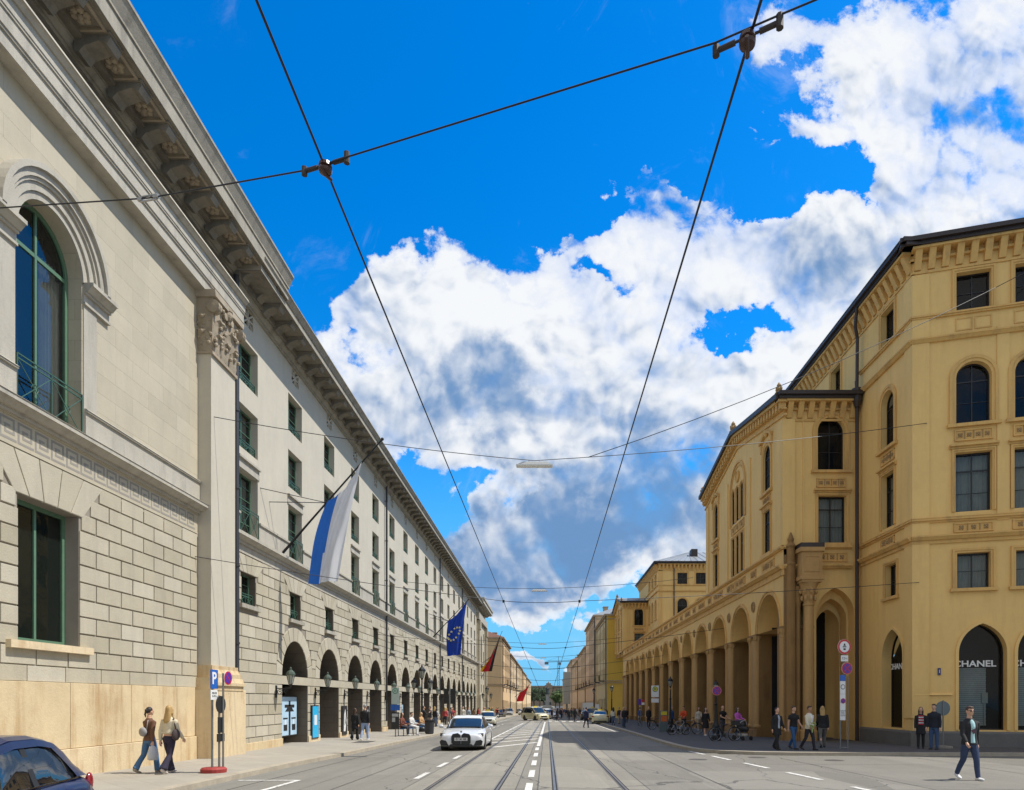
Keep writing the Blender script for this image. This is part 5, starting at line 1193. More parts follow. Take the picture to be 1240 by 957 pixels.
def crane():
    P = empty('tower_crane', (9.5, 520, gz(0, 520)), 'thin tower crane far away above the end of the street', 'crane'); m = mat('crane_grey', (.12, .16, .19), .6)
    H = 34; a = MB()
    for x, y in ((-.8, -.8), (.8, -.8), (.8, .8), (-.8, .8)): a.tube([(x, y, -1), (x, y, H)], .14, 4)
    for k in range(18): z = k * 1.9; a.tube([(-.8, -.8, z), (.8, -.8, z + 1.9)], .09, 4); a.tube([(.8, -.8, z), (-.8, -.8, z + 1.9)], .09, 4)
    a.build('mast', m, P); a = MB()
    a.tube([(-10, 0, H), (16, 0, H + 1)], .28, 4); a.tube([(-8, 0, H + .9), (14, 0, H + 1.5)], .16, 4); a.tube([(0, 0, H), (0, 0, H + 4)], .25, 4); a.tube([(0, 0, H + 4), (-9, 0, H + .6)], .08, 4); a.tube([(0, 0, H + 4), (13, 0, H + 1.2)], .08, 4); a.box(-10.5, -7.5, -.8, .8, H - 1.8, H); a.box(-.2, 2, -1, 1, H - 2, H - .2)
    a.build('jib', m, P)
crane()
# ================================================================== OVERHEAD WIRES AND LAMPS
WIRE = mat('wire_dark', (.02, .022, .026), .5, 0, metal=.3); LAMPB = mat('lamp_housing', (.42, .43, .42), .5, .05); LAMPG = mat('lamp_diffuser', (.75, .76, .74), .3, 0)
WH = 5.72
def contact_wires():
    for T, lab in ((TL, 'left'), (TR, 'right')):
        mb = MB(); pts = []
        for y in (-20, 0, 2, 4, 5.1, 12, 25, 46, 70, 100, 140, 190, 260):
            x = {'left': -1.66, 'right': 1.22}[lab] + .15 * (y / 70 if y > 0 else 0); pts.append((x, y, gz(0, y) + WH - (.0 if y < 30 else 0)))
        mb.tube(pts, [.009 if p[1] < 30 else .009 + (p[1] - 30) * .00028 for p in pts], 6)
        tag(mb.build('contact_wire', WIRE), 'black tram contact wire running down the street above the %s track' % lab, 'wire')
contact_wires()
def span(name, pts, r, label, sag=.0, n=10):
    mb = MB(); P = []
    for a, b in zip(pts, pts[1:]):
        a, b = Vector(a), Vector(b)
        for i in range(n): t = i / n; P.append(a + (b - a) * t - Vector((0, 0, sag * 4 * t * (1 - t))))
    P.append(Vector(pts[-1])); mb.tube(P, r, 5); return tag(mb.build(name, WIRE), label, 'wire')
Lp = at(394, 200, 5.06); Rp = at(905, 45, 4.1)
span('span_wire', [(XL, 8.4, 7.4), at(180, 240, 5.75), at(372, 206, 5.12), at(418, 191, 4.98), at(866, 52, 4.14), at(940, 20, 4.02), (8.2, 1.72, 6.6)], .0062, 'nearest cross wire holding both tram wires high over the street, with a turnbuckle at left')
def clamp(p, q, label):
    """insulated hanger between span wire and contact wire"""
    o = empty('wire_hanger', p, label, 'wire fitting', 0); d = (Vector(q) - Vector(p)); d.z *= .6; d.normalize(); u = Vector((0, 0, 1)); s = Vector((0, 1, 0)); m = MB(); L = .185
    m.tube([-d * L, -d * .07], .016, 8); m.tube([d * .07, d * L], .016, 8); m.tube([-d * L + u * .03, -d * L - u * .03], .022, 8); m.tube([d * L + u * .045, d * L - u * .035], .022, 8); m.tube([-d * L, d * L], .009, 6)
    m.build('hanger_bar', mat('hanger_iron', (.035, .025, .022), .6, .2, 20), o); m = MB()
    m.lathe((0, 0, -.035), [(.02, -.03), (.045, -.02), (.05, .0), (.032, .01), (.05, .02), (.045, .045), (.02, .06)], 12); m.tube([(-.02, -.06, -.05), (.0, .0, -.07), (.02, .07, -.055)], .014, 6); m.build('insulator', mat('insulator_brown', (.05, .02, .014), .3, .1, 10), o)
clamp(Lp, Rp, 'rusty wire hanger with insulator on the left tram wire'); clamp(Rp, at(985, 5, 3.95), 'rusty wire hanger with insulator on the right tram wire, at the top')
def turnbuckle():
    p = at(180, 240, 5.75); d = (at(372, 206, 5.12) - p).normalized(); n = Vector((0, 0, 1)); m = MB(); m.tube([d * -.1 + n * .02, d * .1 + n * .02], .008, 6); m.tube([d * -.1 - n * .02, d * .1 - n * .02], .008, 6); m.tube([d * -.12, d * -.07], .018, 6); m.tube([d * .07, d * .12], .018, 6)
    tag(m.build('turnbuckle', mat('zinc', (.35, .34, .32), .4, .1, 10, metal=.6), loc=p), 'open steel turnbuckle in the nearest cross wire at left', 'wire fitting')
turnbuckle()
def mast():
    o = empty('tram_mast', (8.3, 1.7, gz(8.3, 1.7)), 'tall grey tram mast holding the nearest cross wire', 'mast'); m = MB(); m.tube([(0, 0, -.2), (0, 0, 7.2)], [.13, .09], 12); m.build('pole', LAMPB, o); m = MB(); m.lathe((0, 0, 0), [(.22, 0), (.2, .3), (.14, .4)], 12); m.build('base', IRON, o)
mast()
for i, (y, z0, zm, zr) in enumerate(((25.3, 10.5, 10.35, 12.8), (55.8, 10.6, 10.3, 10.6), (109, 10.4, 10.0, 10.8), (146, 9.5, 9.3, 10), (209, 9, 8.6, 9))):
    xl = XL if y < 120 else -9.3; xr = 12 if y < 120 else 10.4
    yl, yr = (22.5, 29.3) if i == 0 else (y, y); xr = 16.3 if i == 0 else xr
    lx = -.42 if i == 0 else -.55; sub = gz(0, y) * (0 if i < 3 else .5)
    zm_ = CAMZ + ((848 - [558, 713, 779, 796, 811][i]) / F) * y
    span('span_wire', [(xl, yl, zm_ + .55), (lx, y, zm_), (xr, yr, zm_ + (.9 if i else 3.0))], .009 + y * .00016, ['long thin cross wire carrying the nearest hanging street lamp', 'cross wire carrying the second hanging street lamp', 'cross wire carrying the third hanging street lamp', 'cross wire carrying the fourth hanging street lamp', 'farthest cross wire with a hanging street lamp'][i], .15)
    o = empty('hanging_lamp', (lx, y, zm_), ['nearest flat street lamp hanging over the middle of the street', 'second flat street lamp hanging over the street, half way down the sky', 'third and smaller flat street lamp hanging over the street', 'fourth street lamp hanging over the street', 'smallest farthest street lamp hanging over the street'][i], 'street lamp', 0, 'lamps hung over the street')
    m = MB(); m.hexa([(-.62, -.13, -.17), (.62, -.13, -.17), (.62, .13, -.17), (-.62, .13, -.17), (-.45, -.08, -.06), (.45, -.08, -.06), (.45, .08, -.06), (-.45, .08, -.06)]); m.tube([(-.2, 0, -.06), (-.2, 0, .03)], .015, 5); m.tube([(.2, 0, -.06), (.2, 0, .03)], .015, 5); m.build('housing', LAMPB, o)
    m = MB(); m.hexa([(-.66, -.15, -.22), (.66, -.15, -.22), (.66, .15, -.22), (-.66, .15, -.22), (-.68, -.16, -.173), (.68, -.16, -.173), (.68, .16, -.173), (-.68, .16, -.173)]); m.build('diffuser', LAMPG, o)
sp0 = at(712, 554, 25.4)
span('guy_wire', [sp0, (21.6, 27.9, 20.2)], .014, 'slanting wire from the nearest lamp wire up to the corner building', .5)
for i, y in enumerate((26, 46, 70, 100, 140, 190)):
    zc = gz(0, y) + WH + .02; xl = XL if y < 120 else -9.3; xr = (15.8 if y < 34 else 12) if y < 120 else 10.4; ex = .15 * y / 70
    yr = y if i else 29.4
    span('span_wire', [(xl, y if i else 22.2, zc + .9), (-1.66 + ex, y, zc), (1.22 + ex, y, zc), (xr + (.3 if i == 0 else 0), yr, zc + 1.3)], .007 + y * .00018, ['lower thin cross wire from the giant pilaster to the corner building', 'second low cross wire holding up both tram wires', 'third low cross wire holding up both tram wires', 'fourth low cross wire holding up both tram wires', 'fifth low cross wire holding up both tram wires, far away', 'farthest low cross wire holding up both tram wires'][i], .06)
    for x in (-1.66 + ex, 1.22 + ex):
        if i < 5: m = MB(); m.tube([(0, 0, .06), (0, 0, -.04)], .03 + y * .0005, 6); tag(m.build('wire_clip', IRON, loc=(x, y, zc - .02)), 'small black clip where the %s low cross wire meets the %s tram wire' % (['first', 'second', 'third', 'fourth', 'fifth'][i], 'left' if x < 0 else 'right'), 'wire fitting', 'clips joining cross wires and tram wires')

# ================================================================== FLAGS
def flag(name, y, base, tip, label, cols, W_, H_, kind, t0=.46, t1=.9, b0=.3, b1=.7):
    b = Vector(base); t = Vector(tip); o = empty('flag', b, label, 'flag')
    m = MB(); d = t - b; m.tube([(0, 0, 0), d], [.05, .03], 8); m.ball(d, .07, .07, .07, 8); m.build('flagpole', IRON, o)
    m = MB()
    s1 = b + d * .42 - b
    for q in (Vector((.0, -2.2, 2.2)), Vector((.0, -1.3, 1.9))): m.tube([q, d * .45], .012 + y * .0002, 4)
    m.tube([(.0, .0, -.1), d * .6], .008 + y * .0001, 4); m.build('stay_wires', IRON, o)
    # cloth: hangs from the upper part of the pole, gathered at the top
    N, K = 40, 26; rows = []; p1 = d * t1; p0 = d * t0
    rnd = random.Random(int(y)); ph = rnd.uniform(0, 6)
    for i in range(N + 1):
        v = i / N; row = []
        for j in range(K + 1):
            u = j / K
            top = p0.lerp(p1, u)
            # bottom edge is nearly level
            bot = Vector((d.x * (b0 + (b1 - b0) * u), 0, p1.z - H_ + .15 * u))
            e = v
            p = top.lerp(bot, e); pull = math.sin(math.pi * min(v, 1)) * .0
            fold = math.sin(u * 9 + ph + v * 2) * .13 * (.35 + v * .9) + math.sin(u * 21 + v * 5 + ph) * .05 + math.sin(u * 14 - v * 7) * .05 * v
            p = p + Vector((-.14 * math.sin(math.pi * v) * (1 - u * .5), fold, -.25 * math.sin(math.pi * u) * (1 - v)))
            row.append(p)
        rows.append(row)
    m = MB(); m.v = [tuple(p) for r in rows for p in r]
    for i in range(N):
        for j in range(K):
            m.f.append((i * (K + 1) + j, i * (K + 1) + j + 1, (i + 1) * (K + 1) + j + 1, (i + 1) * (K + 1) + j)); u = (j + .5) / K; v = (i + .5) / N
            m.m.append(kind(u, v))
    c = m.build('flag_cloth', cols, o, True)
    return o, rows
def cloth(n, c): 
    m = mat(n, c, .85, .05, 2, .1, 60); t = NT.__new__(NT); t.t = m.node_tree; pr = [x for x in m.node_tree.nodes if x.type == 'BSDF_PRINCIPLED'][0]; out = [x for x in m.node_tree.nodes if x.type == 'OUTPUT_MATERIAL'][0]
    tr = t.n('ShaderNodeBsdfTranslucent'); tr.inputs[0].default_value = (*c, 1); mx = t.n('ShaderNodeMixShader'); mx.inputs[0].default_value = .3; t.l(pr.outputs[0], mx.inputs[1]); t.l(tr.outputs[0], mx.inputs[2]); t.l(mx.outputs[0], out.inputs[0]); return m
WCL = cloth('cloth_white', (.72, .73, .76)); BCL = cloth('cloth_blue', (.03, .17, .62)); EUB = cloth('cloth_eu_blue', (.01, .05, .36)); YCL = cloth('cloth_yellow', (.75, .55, .03)); RCL = cloth('cloth_red', (.5, .02, .03)); BKC = cloth('cloth_black', (.02, .02, .022)); GCL = cloth('cloth_gold', (.7, .42, .03))
flag('flag', 29.5, at(340, 672, 29.5), at(463, 532, 29.5), 'large white and blue flag hanging from the first slanted pole on the left building', [WCL, BCL], 1.35, 5.25, lambda u, v: 1 if u < .36 - .05 * v else 0, .45, .80, .28, .55)
o, rows = flag('flag', 68.8, at(523, 773, 68.8), at(567.5, 726, 68.8), 'dark blue flag with a ring of twelve yellow stars on the second slanted pole', [EUB, YCL], 2.6, 5.5, lambda u, v: 0, .45, .95, .42, .78)
def stars(o, rows):
    m = MB(); N, K = 40, 26; c = Vector((.46, .52)); 
    for k in range(12):
        a = k * math.pi / 6; u = .47 + .36 * math.cos(a); v = .50 + .135 * math.sin(a); p = rows[int(v * N)][int(u * K)]
        P = []
        for i in range(10): r = .145 if i % 2 == 0 else .058; t = math.pi / 2 + i * math.pi / 5; P.append((p.x + r * math.cos(t), p.z + r * math.sin(t)))
        f = Fr((0, p.y - .05, 0), (1, 0, 0), (0, -1, 0)); m.prism(f, P, 0, .015); f = Fr((0, p.y + .05, 0), (1, 0, 0), (0, 1, 0)); m.prism(f, P, 0, .015)
    m.build('stars', mat('star_pale', (.75, .68, .3), .8, 0), o)
stars(o, rows)
flag('flag', 118.5, (XL + .3, 118.5, 5.6), at(608, 765, 118.5), 'black red and gold striped flag on the third slanted pole at the end wing', [GCL, RCL, BKC], 2.6, 6.6, lambda u, v: 0 if u < .34 - v * .06 else 1 if u < .76 else 2, .35, .95, -.15, .50)
flag('flag', 205, (-9.3, 205, 2.6), at(643.5, 826, 240) * (205 / 240) , 'distant red flag on a slanted pole, left row of houses', [RCL], 1.2, 5.2, lambda u, v: 0, .3, .9, .1, .5)

# ================================================================== LANTERNS ON THE ARCADE PIERS, CANDELABRA
LG = mat('lantern_glass', (.32, .34, .30), .15, .1, 5); LGR = mat('lantern_green', (.05, .075, .055), .5, .2, 6)
def lantern(mb, c, s=1.):
    x, y, z = c
    mb.lathe(c, [(.02*s, -.2*s), (.06*s, -.1*s), (.1*s, 0)], 8); mb.lathe(c, [(.1*s, .01*s), (.2*s, .42*s)], 8, 1); mb.lathe(c, [(.235*s, .42*s), (.24*s, .46*s), (.2*s, .56*s), (.1*s, .66*s), (.05*s, .7*s), (.06*s, .76*s), (.01*s, .84*s)], 8, 2)
    for k in range(8): a = k * math.pi / 4; mb.tube([(x + .105*s*math.cos(a), y + .105*s*math.sin(a), z), (x + .205*s*math.cos(a), y + .205*s*math.sin(a), z + .43*s)], .012 * s, 4)
def wall_lamp(o, M=None):
    m = MB(); m.tube([(0, 0, 0), (.3, 0, -.02), (.62, 0, .02)], .022, 6)
    for cx, cz, r in ((.16, -.17, .13), (.4, -.13, .09)): m.tube([(cx + r * (1 - k / 22) * math.cos(k * .55), 0, cz + r * (1 - k / 22) * math.sin(k * .55)) for k in range(18)], .017, 5)
    m.box(-.02, .03, -.07, .07, -.4, .12); m.build('bracket', IRON, o); m = MB(); lantern(m, (.62, 0, .18), .86); m.build('lantern', [IRON, LG, LGR], o)
p0 = None
ords = ['first', 'second', 'third', 'fourth', 'fifth', 'sixth', 'seventh', 'eighth', 'ninth', 'tenth', 'eleventh', 'twelfth', 'thirteenth', 'fourteenth', 'fifteenth', 'sixteenth']
for k in range(16):
    y = B0 + BP * (k + .5) + .15
    if k == 0: p0 = empty('wall_lantern', (XL + .04, y, 2.25 + gz(0, y) * .2), 'x', 'wall lantern'); wall_lamp(p0); o = p0
    else: o = copy_tree(p0); o.location = (XL + .04, y, 2.25 + gz(0, y) * .2)
    tag(o, 'iron wall lantern on scrolled bracket, %s along the left arcade counted from the camera' % ords[k], 'wall lantern', 'lanterns along the left arcade')
def candelabra(x, y, label, n=3, H=3.6, s=1.1):
    o = empty('street_lamp', (x, y, gz(x, y) + .12), label, 'street lamp'); m = MB(); m.lathe((0, 0, 0), [(.24, 0), (.24, .25), (.17, .35), (.19, .75), (.11, .9), (.08, 1.1), (.06, H * .75), (.09, H * .78), (.05, H * .8), (.045, H)], 12); m.build('post', IRON, o); m = MB()
    if n > 1:
        for s_ in (-1, 1): m.tube([(0, 0, H - .9), (.3 * s_, 0, H - 1.05), (.55 * s_, 0, H - .8), (.55 * s_, 0, H - .6)], .025, 6)
        m.build('arms', IRON, o)
        for s_ in (-1, 1): m = MB(); lantern(m, (.55 * s_, 0, H - .5), s * .8); m.build('lantern', [IRON, LG, IRON], o)
    m = MB(); lantern(m, (0, 0, H + .2), s); m.build('lantern', [IRON, LG, IRON], o); return o
candelabra(-8.5, 47, 'black three armed candelabra street lamp on the left pavement near the bench', 3, 3.5)
candelabra(-7.9, 92, 'second black candelabra street lamp farther along the left pavement', 3, 3.5)
pl = onground(867, 897, .12)
candelabra(pl.x, pl.y, 'black lamp post on the right pavement carrying a round no stopping sign', 1, 2.35, .6)
candelabra(onground(796, 884, .12).x, 46, 'lamp post behind the yellow bus stop sign on the right pavement', 1, 2.9, .8)
candelabra(7.0, 100, 'lamp post on the right pavement in front of the yellow house', 1, 3.6, 1.0); candelabra(7.3, 76, 'lamp post on the right pavement beside the parked cream taxis', 1, 3.3, .9)

# ================================================================== SIGNS
SB = mat('sign_blue', (.015, .11, .45), .4, .03); SR = mat('sign_red', (.5, .02, .03), .4, .03); SW = mat('sign_white', (.72, .73, .72), .4, .03); SGY = mat('sign_back_grey', (.12, .16, .17), .5, .1, 3); POLE = mat('galvanised', (.20, .21, .21), .45, .12, 4, metal=.5); SP = mat('sign_purple_blue', (.10, .03, .30), .4, .03); SY = mat('sign_yellow', (.7, .55, .03), .4); SG = mat('sign_green', (.02, .22, .10), .4); INK = mat('ink_black', (.02, .02, .02), .5, 0)
FF = Fr((0, 0, 0), (1, 0, 0), (0, -1, 0))
def disc(mb, x, z, r, y0, y1, m=0, n=28, fl=FF, sx=1.): mb.prism(fl, [(x + sx * r * math.cos(2 * math.pi * k / n), z + r * math.sin(2 * math.pi * k / n)) for k in range(n)], y0, y1, m)
def no_stopping(o, x, z, r, cross=True, arrow=False, d=.05, sx=1.):
    m = MB(); disc(m, x, z, r, d, d + .012, 0, sx=sx); disc(m, x, z, r * .97, d + .012, d + .016, 1, sx=sx); disc(m, x, z, r * .8, d + .016, d + .02, 2, sx=sx)
    for a in ((math.pi / 4, -math.pi / 4) if cross else (-math.pi / 4,)):
        c, s = math.cos(a) * r * .86, math.sin(a) * r * .86; n_ = Vector((-math.sin(a), math.cos(a))) * r * .07
        m.prism(FF, [(x - c * sx - n_.x, z - s - n_.y), (x + c * sx - n_.x, z + s - n_.y), (x + c * sx + n_.x, z + s + n_.y), (x - c * sx + n_.x, z - s + n_.y)], d + .02, d + .024, 1)
    return m.build('no_stopping_disc', [SW, SR, SP], o)
def post(o, x, H, r=.03, y=0, name='post'): m = MB(); m.tube([(x, y, 0), (x, y, H)], r, 8); return m.build(name, POLE, o)
# parking sign with red foot, left pavement
p = onground(257, 936, .12); o = empty('parking_sign', p, 'blue P parking sign on a grey pole in a round red foot by the pilaster', 'road sign', R(88))
m = MB(); m.lathe((.07, 0, 0), [(.30, 0), (.31, .09), (.27, .13), (.05, .14)], 18); m.build('foot', mat('foot_red', (.30, .035, .03), .7, .2, 4), o); post(o, .0, 2.55, .028, 0)
m = MB(); m.fbox(FF, -.17, .17, .04, .06, 2.12, 2.6); m.build('sign_panel', SB, o); text(o, 'P', FF, -.02, .063, 2.37, .42, SW, 'letter_p', .003, .01)
m = MB(); m.fbox(FF, -.17, .17, .04, .055, 1.84, 2.09); m.build('extra_plate', SW, o); text(o, 'MO-FR\n8-19 h', FF, 0, .058, 1.97, .075, INK, 'plate_text', .002)
o2 = empty('round_sign', p + Vector((.10, .16, .0)), 'round dark backed sign with small plates, second pole in the round red foot', 'road sign', R(86)); post(o2, .0, 1.95, .028)
m = MB(); disc(m, 0, 1.72, .22, .03, .05); m.build('disc', INK, o2); m = MB(); m.fbox(FF, -.13, .13, .03, .045, 1.0, 1.4); m.fbox(FF, -.17, .17, .03, .05, .78, .98); m.build('small_plates', INK, o2)
o3 = empty('no_parking_sign', p + Vector((.16, .10, .12)), 'round purple and red no stopping disc just right of the blue parking panel', 'road sign', R(84)); no_stopping(o3, .24, 2.28, .18, False); post(o3, .12, 2.4, .025)
# tall sign frame at right
p = onground(1022, 907, .12); o = empty('sign_frame', p, 'tall sign post with a stack of parking rules under a round red rimmed weight sign', 'road sign', R(12))
m = MB(); m.tube([(-.16, 0, 0), (-.16, 0, 2.9)], .028, 8); m.tube([(.17, 0, 0), (.17, 0, 2.9)], .028, 8); m.tube([(0, .02, 2.4), (0, .02, 4.35)], .03, 8); m.tube([(-.16, 0, .03), (.17, 0, .03)], .03, 6); m.build('frame', POLE, o)
m = MB(); disc(m, -.02, 4.08, .30, .04, .055, 0); disc(m, -.02, 4.08, .295, .055, .06, 1); disc(m, -.02, 4.08, .22, .06, .065, 0); m.fbox(FF, -.07, .03, .065, .07, 3.95, 4.02, 2); m.fbox(FF, -.1, .06, .065, .07, 4.06, 4.1, 2); m.prism(FF, [(-.07, 4.12), (.03, 4.12), (.0, 4.21), (-.04, 4.21)], .065, .07, 2); m.build('weight_sign', [SW, SR, INK], o)
m = MB(); m.fbox(FF, -.17, .15, .04, .055, 3.5, 3.74); m.build('plate', SW, o); text(o, '7,5 t', FF, -.01, .06, 3.62, .13, INK, 'plate_text', .002)
no_stopping(o, .1, 3.22, .24, True, d=.04)
m = MB(); m.fbox(FF, -.21, .03, .04, .06, 2.72, 2.95); m.build('blue_panel', SB, o)
m = MB(); m.fbox(FF, -.21, .03, .04, .055, 2.2, 2.71); m.build('zone_panel', SW, o); m = MB(); disc(m, -.09, 2.48, .1, .055, .06, 0); disc(m, -.09, 2.48, .075, .06, .063, 1); m.build('zone_ring', [INK, SW], o)
m = MB(); m.fbox(FF, -.21, .03, .04, .055, 1.15, 2.19); m.build('rules_panel', SW, o); no_stopping(o, -.09, 1.92, .11, False, d=.056)
text(o, 'Ladezone\nMo-Fr\n7-20 h\nTaxi frei', FF, -.09, .058, 1.43, .065, INK, 'panel_text', .002)
# grey backed round sign by corner
p = onground(1142, 906, .12); o = empty('round_sign', p, 'round grey back of a road sign on a short pole beside the waiting couple', 'road sign'); post(o, 0, 1.95, .03); m = MB(); disc(m, .0, 1.62, .30, -.03, -.015, 0); disc(m, 0, 1.62, .29, -.015, -.01, 0); m.build('disc', SGY, o); m = MB(); m.lathe((0, 0, 0), [(.36, 0), (.34, .08), (.05, .11)], 14); m.build('foot', mat('foot_stone', (.22, .2, .17), .9, .2, 4), o)
# no stopping disc on lamp post
o = empty('no_stopping_sign', (pl.x, pl.y - .09, gz(6, pl.y) + .12), 'round red and blue no stopping sign clamped to the black lamp post beside the bicycle', 'road sign'); no_stopping(o, 0, 2.5, .23)
# bus stop right
p = onground(793, 886, .12); o = empty('tram_stop_sign', p, 'white tram stop panel with yellow disc and green ring on the right pavement', 'stop sign'); post(o, .32, 3.3, .035)
m = MB(); m.fbox(FF, -.25, .27, .0, .06, 2.4, 3.2, 0); disc(m, .01, 2.95, .19, .06, .07, 1); disc(m, .01, 2.95, .15, .07, .075, 2); m.build('stop_panel', [SW, SG, SY], o); text(o, 'H', FF, .01, .078, 2.95, .2, SG, 'letter_h', .003, .01)
m = MB(); m.fbox(FF, -.25, .27, .0, .05, 2.02, 2.3); m.build('line_plate', SW, o)
m = MB(); m.box(.36, .86, -.1, .1, .0, 1.45); m.fbox(FF, .40, .82, .1, .12, .7, 1.1, 1); m.fbox(FF, .40, .82, .1, .12, 1.15, 1.4, 2); m.build('timetable_box', [SGY, mat('ad_orange', (.6, .14, .03), .5), SY], o)
p = onground(776, 881, .12); o = empty('parking_rules_sign', p, 'blue and red small parking signs on one pole far along the right pavement', 'road sign'); post(o, 0, 2.5, .03); m = MB(); m.fbox(FF, -.24, .02, .04, .07, 1.9, 2.4, 0); m.fbox(FF, .06, .3, .04, .07, 1.9, 2.1, 1); disc(m, .18, 2.26, .13, .04, .07, 2); m.build('panels', [SP, SW, SR], o)
# bus stop left with H
p = onground(479, 892.5, .12); o = empty('bus_stop_sign', p, 'pale green bus stop sign with a ringed H above a dark timetable, left pavement', 'stop sign'); post(o, 0, 2.7, .035)
m = MB(); m.fbox(FF, -.22, .22, .04, .08, 1.85, 2.8, 0); disc(m, 0, 2.6, .16, .08, .09, 1); disc(m, 0, 2.6, .12, .09, .095, 0); m.build('stop_panel', [mat('panel_pale', (.42, .5, .46), .4), SG], o); text(o, 'H', FF, 0, .1, 2.6, .17, SG, 'letter_h', .002, .005)
m = MB(); m.fbox(FF, -.26, -.02, .04, .07, 1.5, 1.83); m.build('blue_plate', SB, o); m = MB(); m.fbox(FF, .02, .26, .04, .07, 1.5, 1.83); m.build('blue_plate', SB, o); m = MB(); m.fbox(FF, -.22, .22, .04, .09, .45, 1.4, 0); m.fbox(FF, -.18, .18, .09, .095, 1.15, 1.32, 1); m.fbox(FF, -.18, .0, .09, .095, .85, 1.1, 1); m.build('timetable_panel', [INK, LAMPB], o)
# black board
o = empty('direction_board', (-7.3, 52, gz(-7, 52) + .12), 'pair of black boards on one grey post above the crowd at left', 'sign board'); post(o, 0, 3.6, .05)
for x0, x1 in ((-.42, -.07), (.07, .45)): m = MB(); m.fbox(FF, x0, x1, -.04, .0, 1.95, 3.1); m.build('board', INK, o)
o = empty('banner_post', (8.3, 118, gz(6, 118) + .1), 'two tall white banners on posts on the right pavement before the yellow house', 'banner')
for i, (x0, x1, z0, z1) in enumerate(((-2.0, .0, .6, 2.6), (.2, .9, .4, 2.3))): m = MB(); m.fbox(FF, x0, x1, 0, .06, z0, z1); m.build('banner', SW, o)
m = MB(); m.tube([(-1, .1, 0), (-1, .1, 2.6)], .05, 6); m.tube([(.55, .1, 0), (.55, .1, 2.6)], .05, 6); m.build('posts', POLE, o)
o = empty('advertising_pillar', (6.9, 225, gz(6, 225) + .1), 'tall pale rectangular advertising panel on the right pavement in the distance', 'advertising panel'); m = MB(); m.box(-1.2, 1.2, -.3, .3, 3, 13.5); m.build('panel', mat('panel_grey_white', (.40, .41, .38), .6), o); m = MB(); m.box(-.3, .3, -.2, .2, 0, 3); m.build('leg', POLE, o)

# posters on the left piers (flat objects fixed to the wall)
def poster(y, z, w, h, label, art, d=.06, name='poster_case'):
    o = empty(name, (XL + d, y, z), label, 'poster'); f = Fr((0, 0, 0), (0, 1, 0), (1, 0, 0)); m = MB(); m.fbox(f, -w/2, w/2, -.01, .07, -h/2, h/2); m.build('frame', INK, o)
    m = MB(); art(m, f, w - .1, h - .1); m.build('print', [mat('print_sky', (.02, .42, .72), .35, .05), mat('print_pale', (.42, .60, .75), .35, .2, 2), INK, SW], o)
def art_cyan(m, f, w, h): m.fbox(f, -w/2, w/2, .07, .075, -h/2, h/2, 0); m.fbox(f, -w*.22, w*.22, .075, .078, -h*.1, h*.22, 3)
def art_bottles(m, f, w, h):
    m.fbox(f, -w/2, w/2, .07, .075, -h/2, h/2, 1); m.fbox(f, -w*.06, w*.06, .075, .08, -h/2, h*.4, 2); m.fbox(f, -w*.33, w*.33, .075, .08, h*.22, h*.3, 2); m.prism(f, [(-w*.3, h*.12), (-w*.1, h*.26), (w*.1, h*.26), (w*.3, h*.12)], .08, .083, 2)
    for s in (-1, 1): m.fbox(f, s*w*.28-w*.12, s*w*.28+w*.12, .075, .08, -h*.38, -h*.22, 2); m.fbox(f, s*w*.28-w*.05, s*w*.28+w*.05, .075, .08, -h*.22, -h*.1, 3); m.fbox(f, s*w*.28-w*.15, s*w*.28+w*.15, .075, .08, -h*.08, -h*.04, 2)
def art_bw(m, f, w, h): m.fbox(f, -w/2, w/2, .07, .075, -h/2, h/2, 2); m.prism(f, [(-w*.3, -h*.4), (w*.1, -h*.4), (w*.3, h*.0), (w*.05, h*.42), (-w*.2, h*.2)], .075, .08, 3); m.prism(f, [(-w*.1, -h*.2), (w*.12, -h*.1), (.0, h*.25)], .08, .083, 2)
poster(33.55, .62, .95, 1.62, 'bright cyan poster with a small white square in a black case on the first pier', art_cyan)
poster(38.45, .55, .9, 1.62, 'black and white figure poster in a black case on the second pier', art_bw)
poster(43.35, .5, .9, 1.62, 'dark poster in a black case on the third pier, above the man in black', art_bw)
poster(31.62, .95, 1.9, 1.85, 'large pale blue display with black perfume shapes inside the first arch', art_bottles, -.5, 'window_display')
poster(56.2, .4, 1.2, 1.9, 'pale blue lit display inside the sixth arch behind the bench', art_bottles, -.5, 'window_display')

# bench and bin
def bench(p, label, rz):
    o = empty('park_bench', p, label, 'bench', rz); B = mat('bench_blue', (.02, .10, .28), .5, .1, 4)
    m = MB()
    for k in range(4): m.box(-.8, .8, -.05 - .11 * k, .04 - .11 * k, .42, .45)
    m.build('seat', B, o); m = MB()
    for k in range(3): m.box(-.8, .8, .05 + .03 * k, .08 + .03 * k, .52 + .12 * k, .61 + .12 * k)
    m.build('backrest', B, o)
    for x in (-.65, .65): m = MB(); m.tube([(x, -.38, 0), (x, -.36, .42)], .025, 6); m.tube([(x, .02, 0), (x, .05, .45), (x, .14, .88)], .025, 6); m.tube([(x, -.36, .42), (x, .05, .42)], .025, 6); m.build('leg', IRON, o)
    return o
BP1 = onground(492, 891, .12); bench(BP1, 'blue bench on the left pavement with people sitting on it', R(60))
BP2 = onground(508, 888, .12); bench(BP2, 'second blue bench just behind, nearer the bin', R(62))
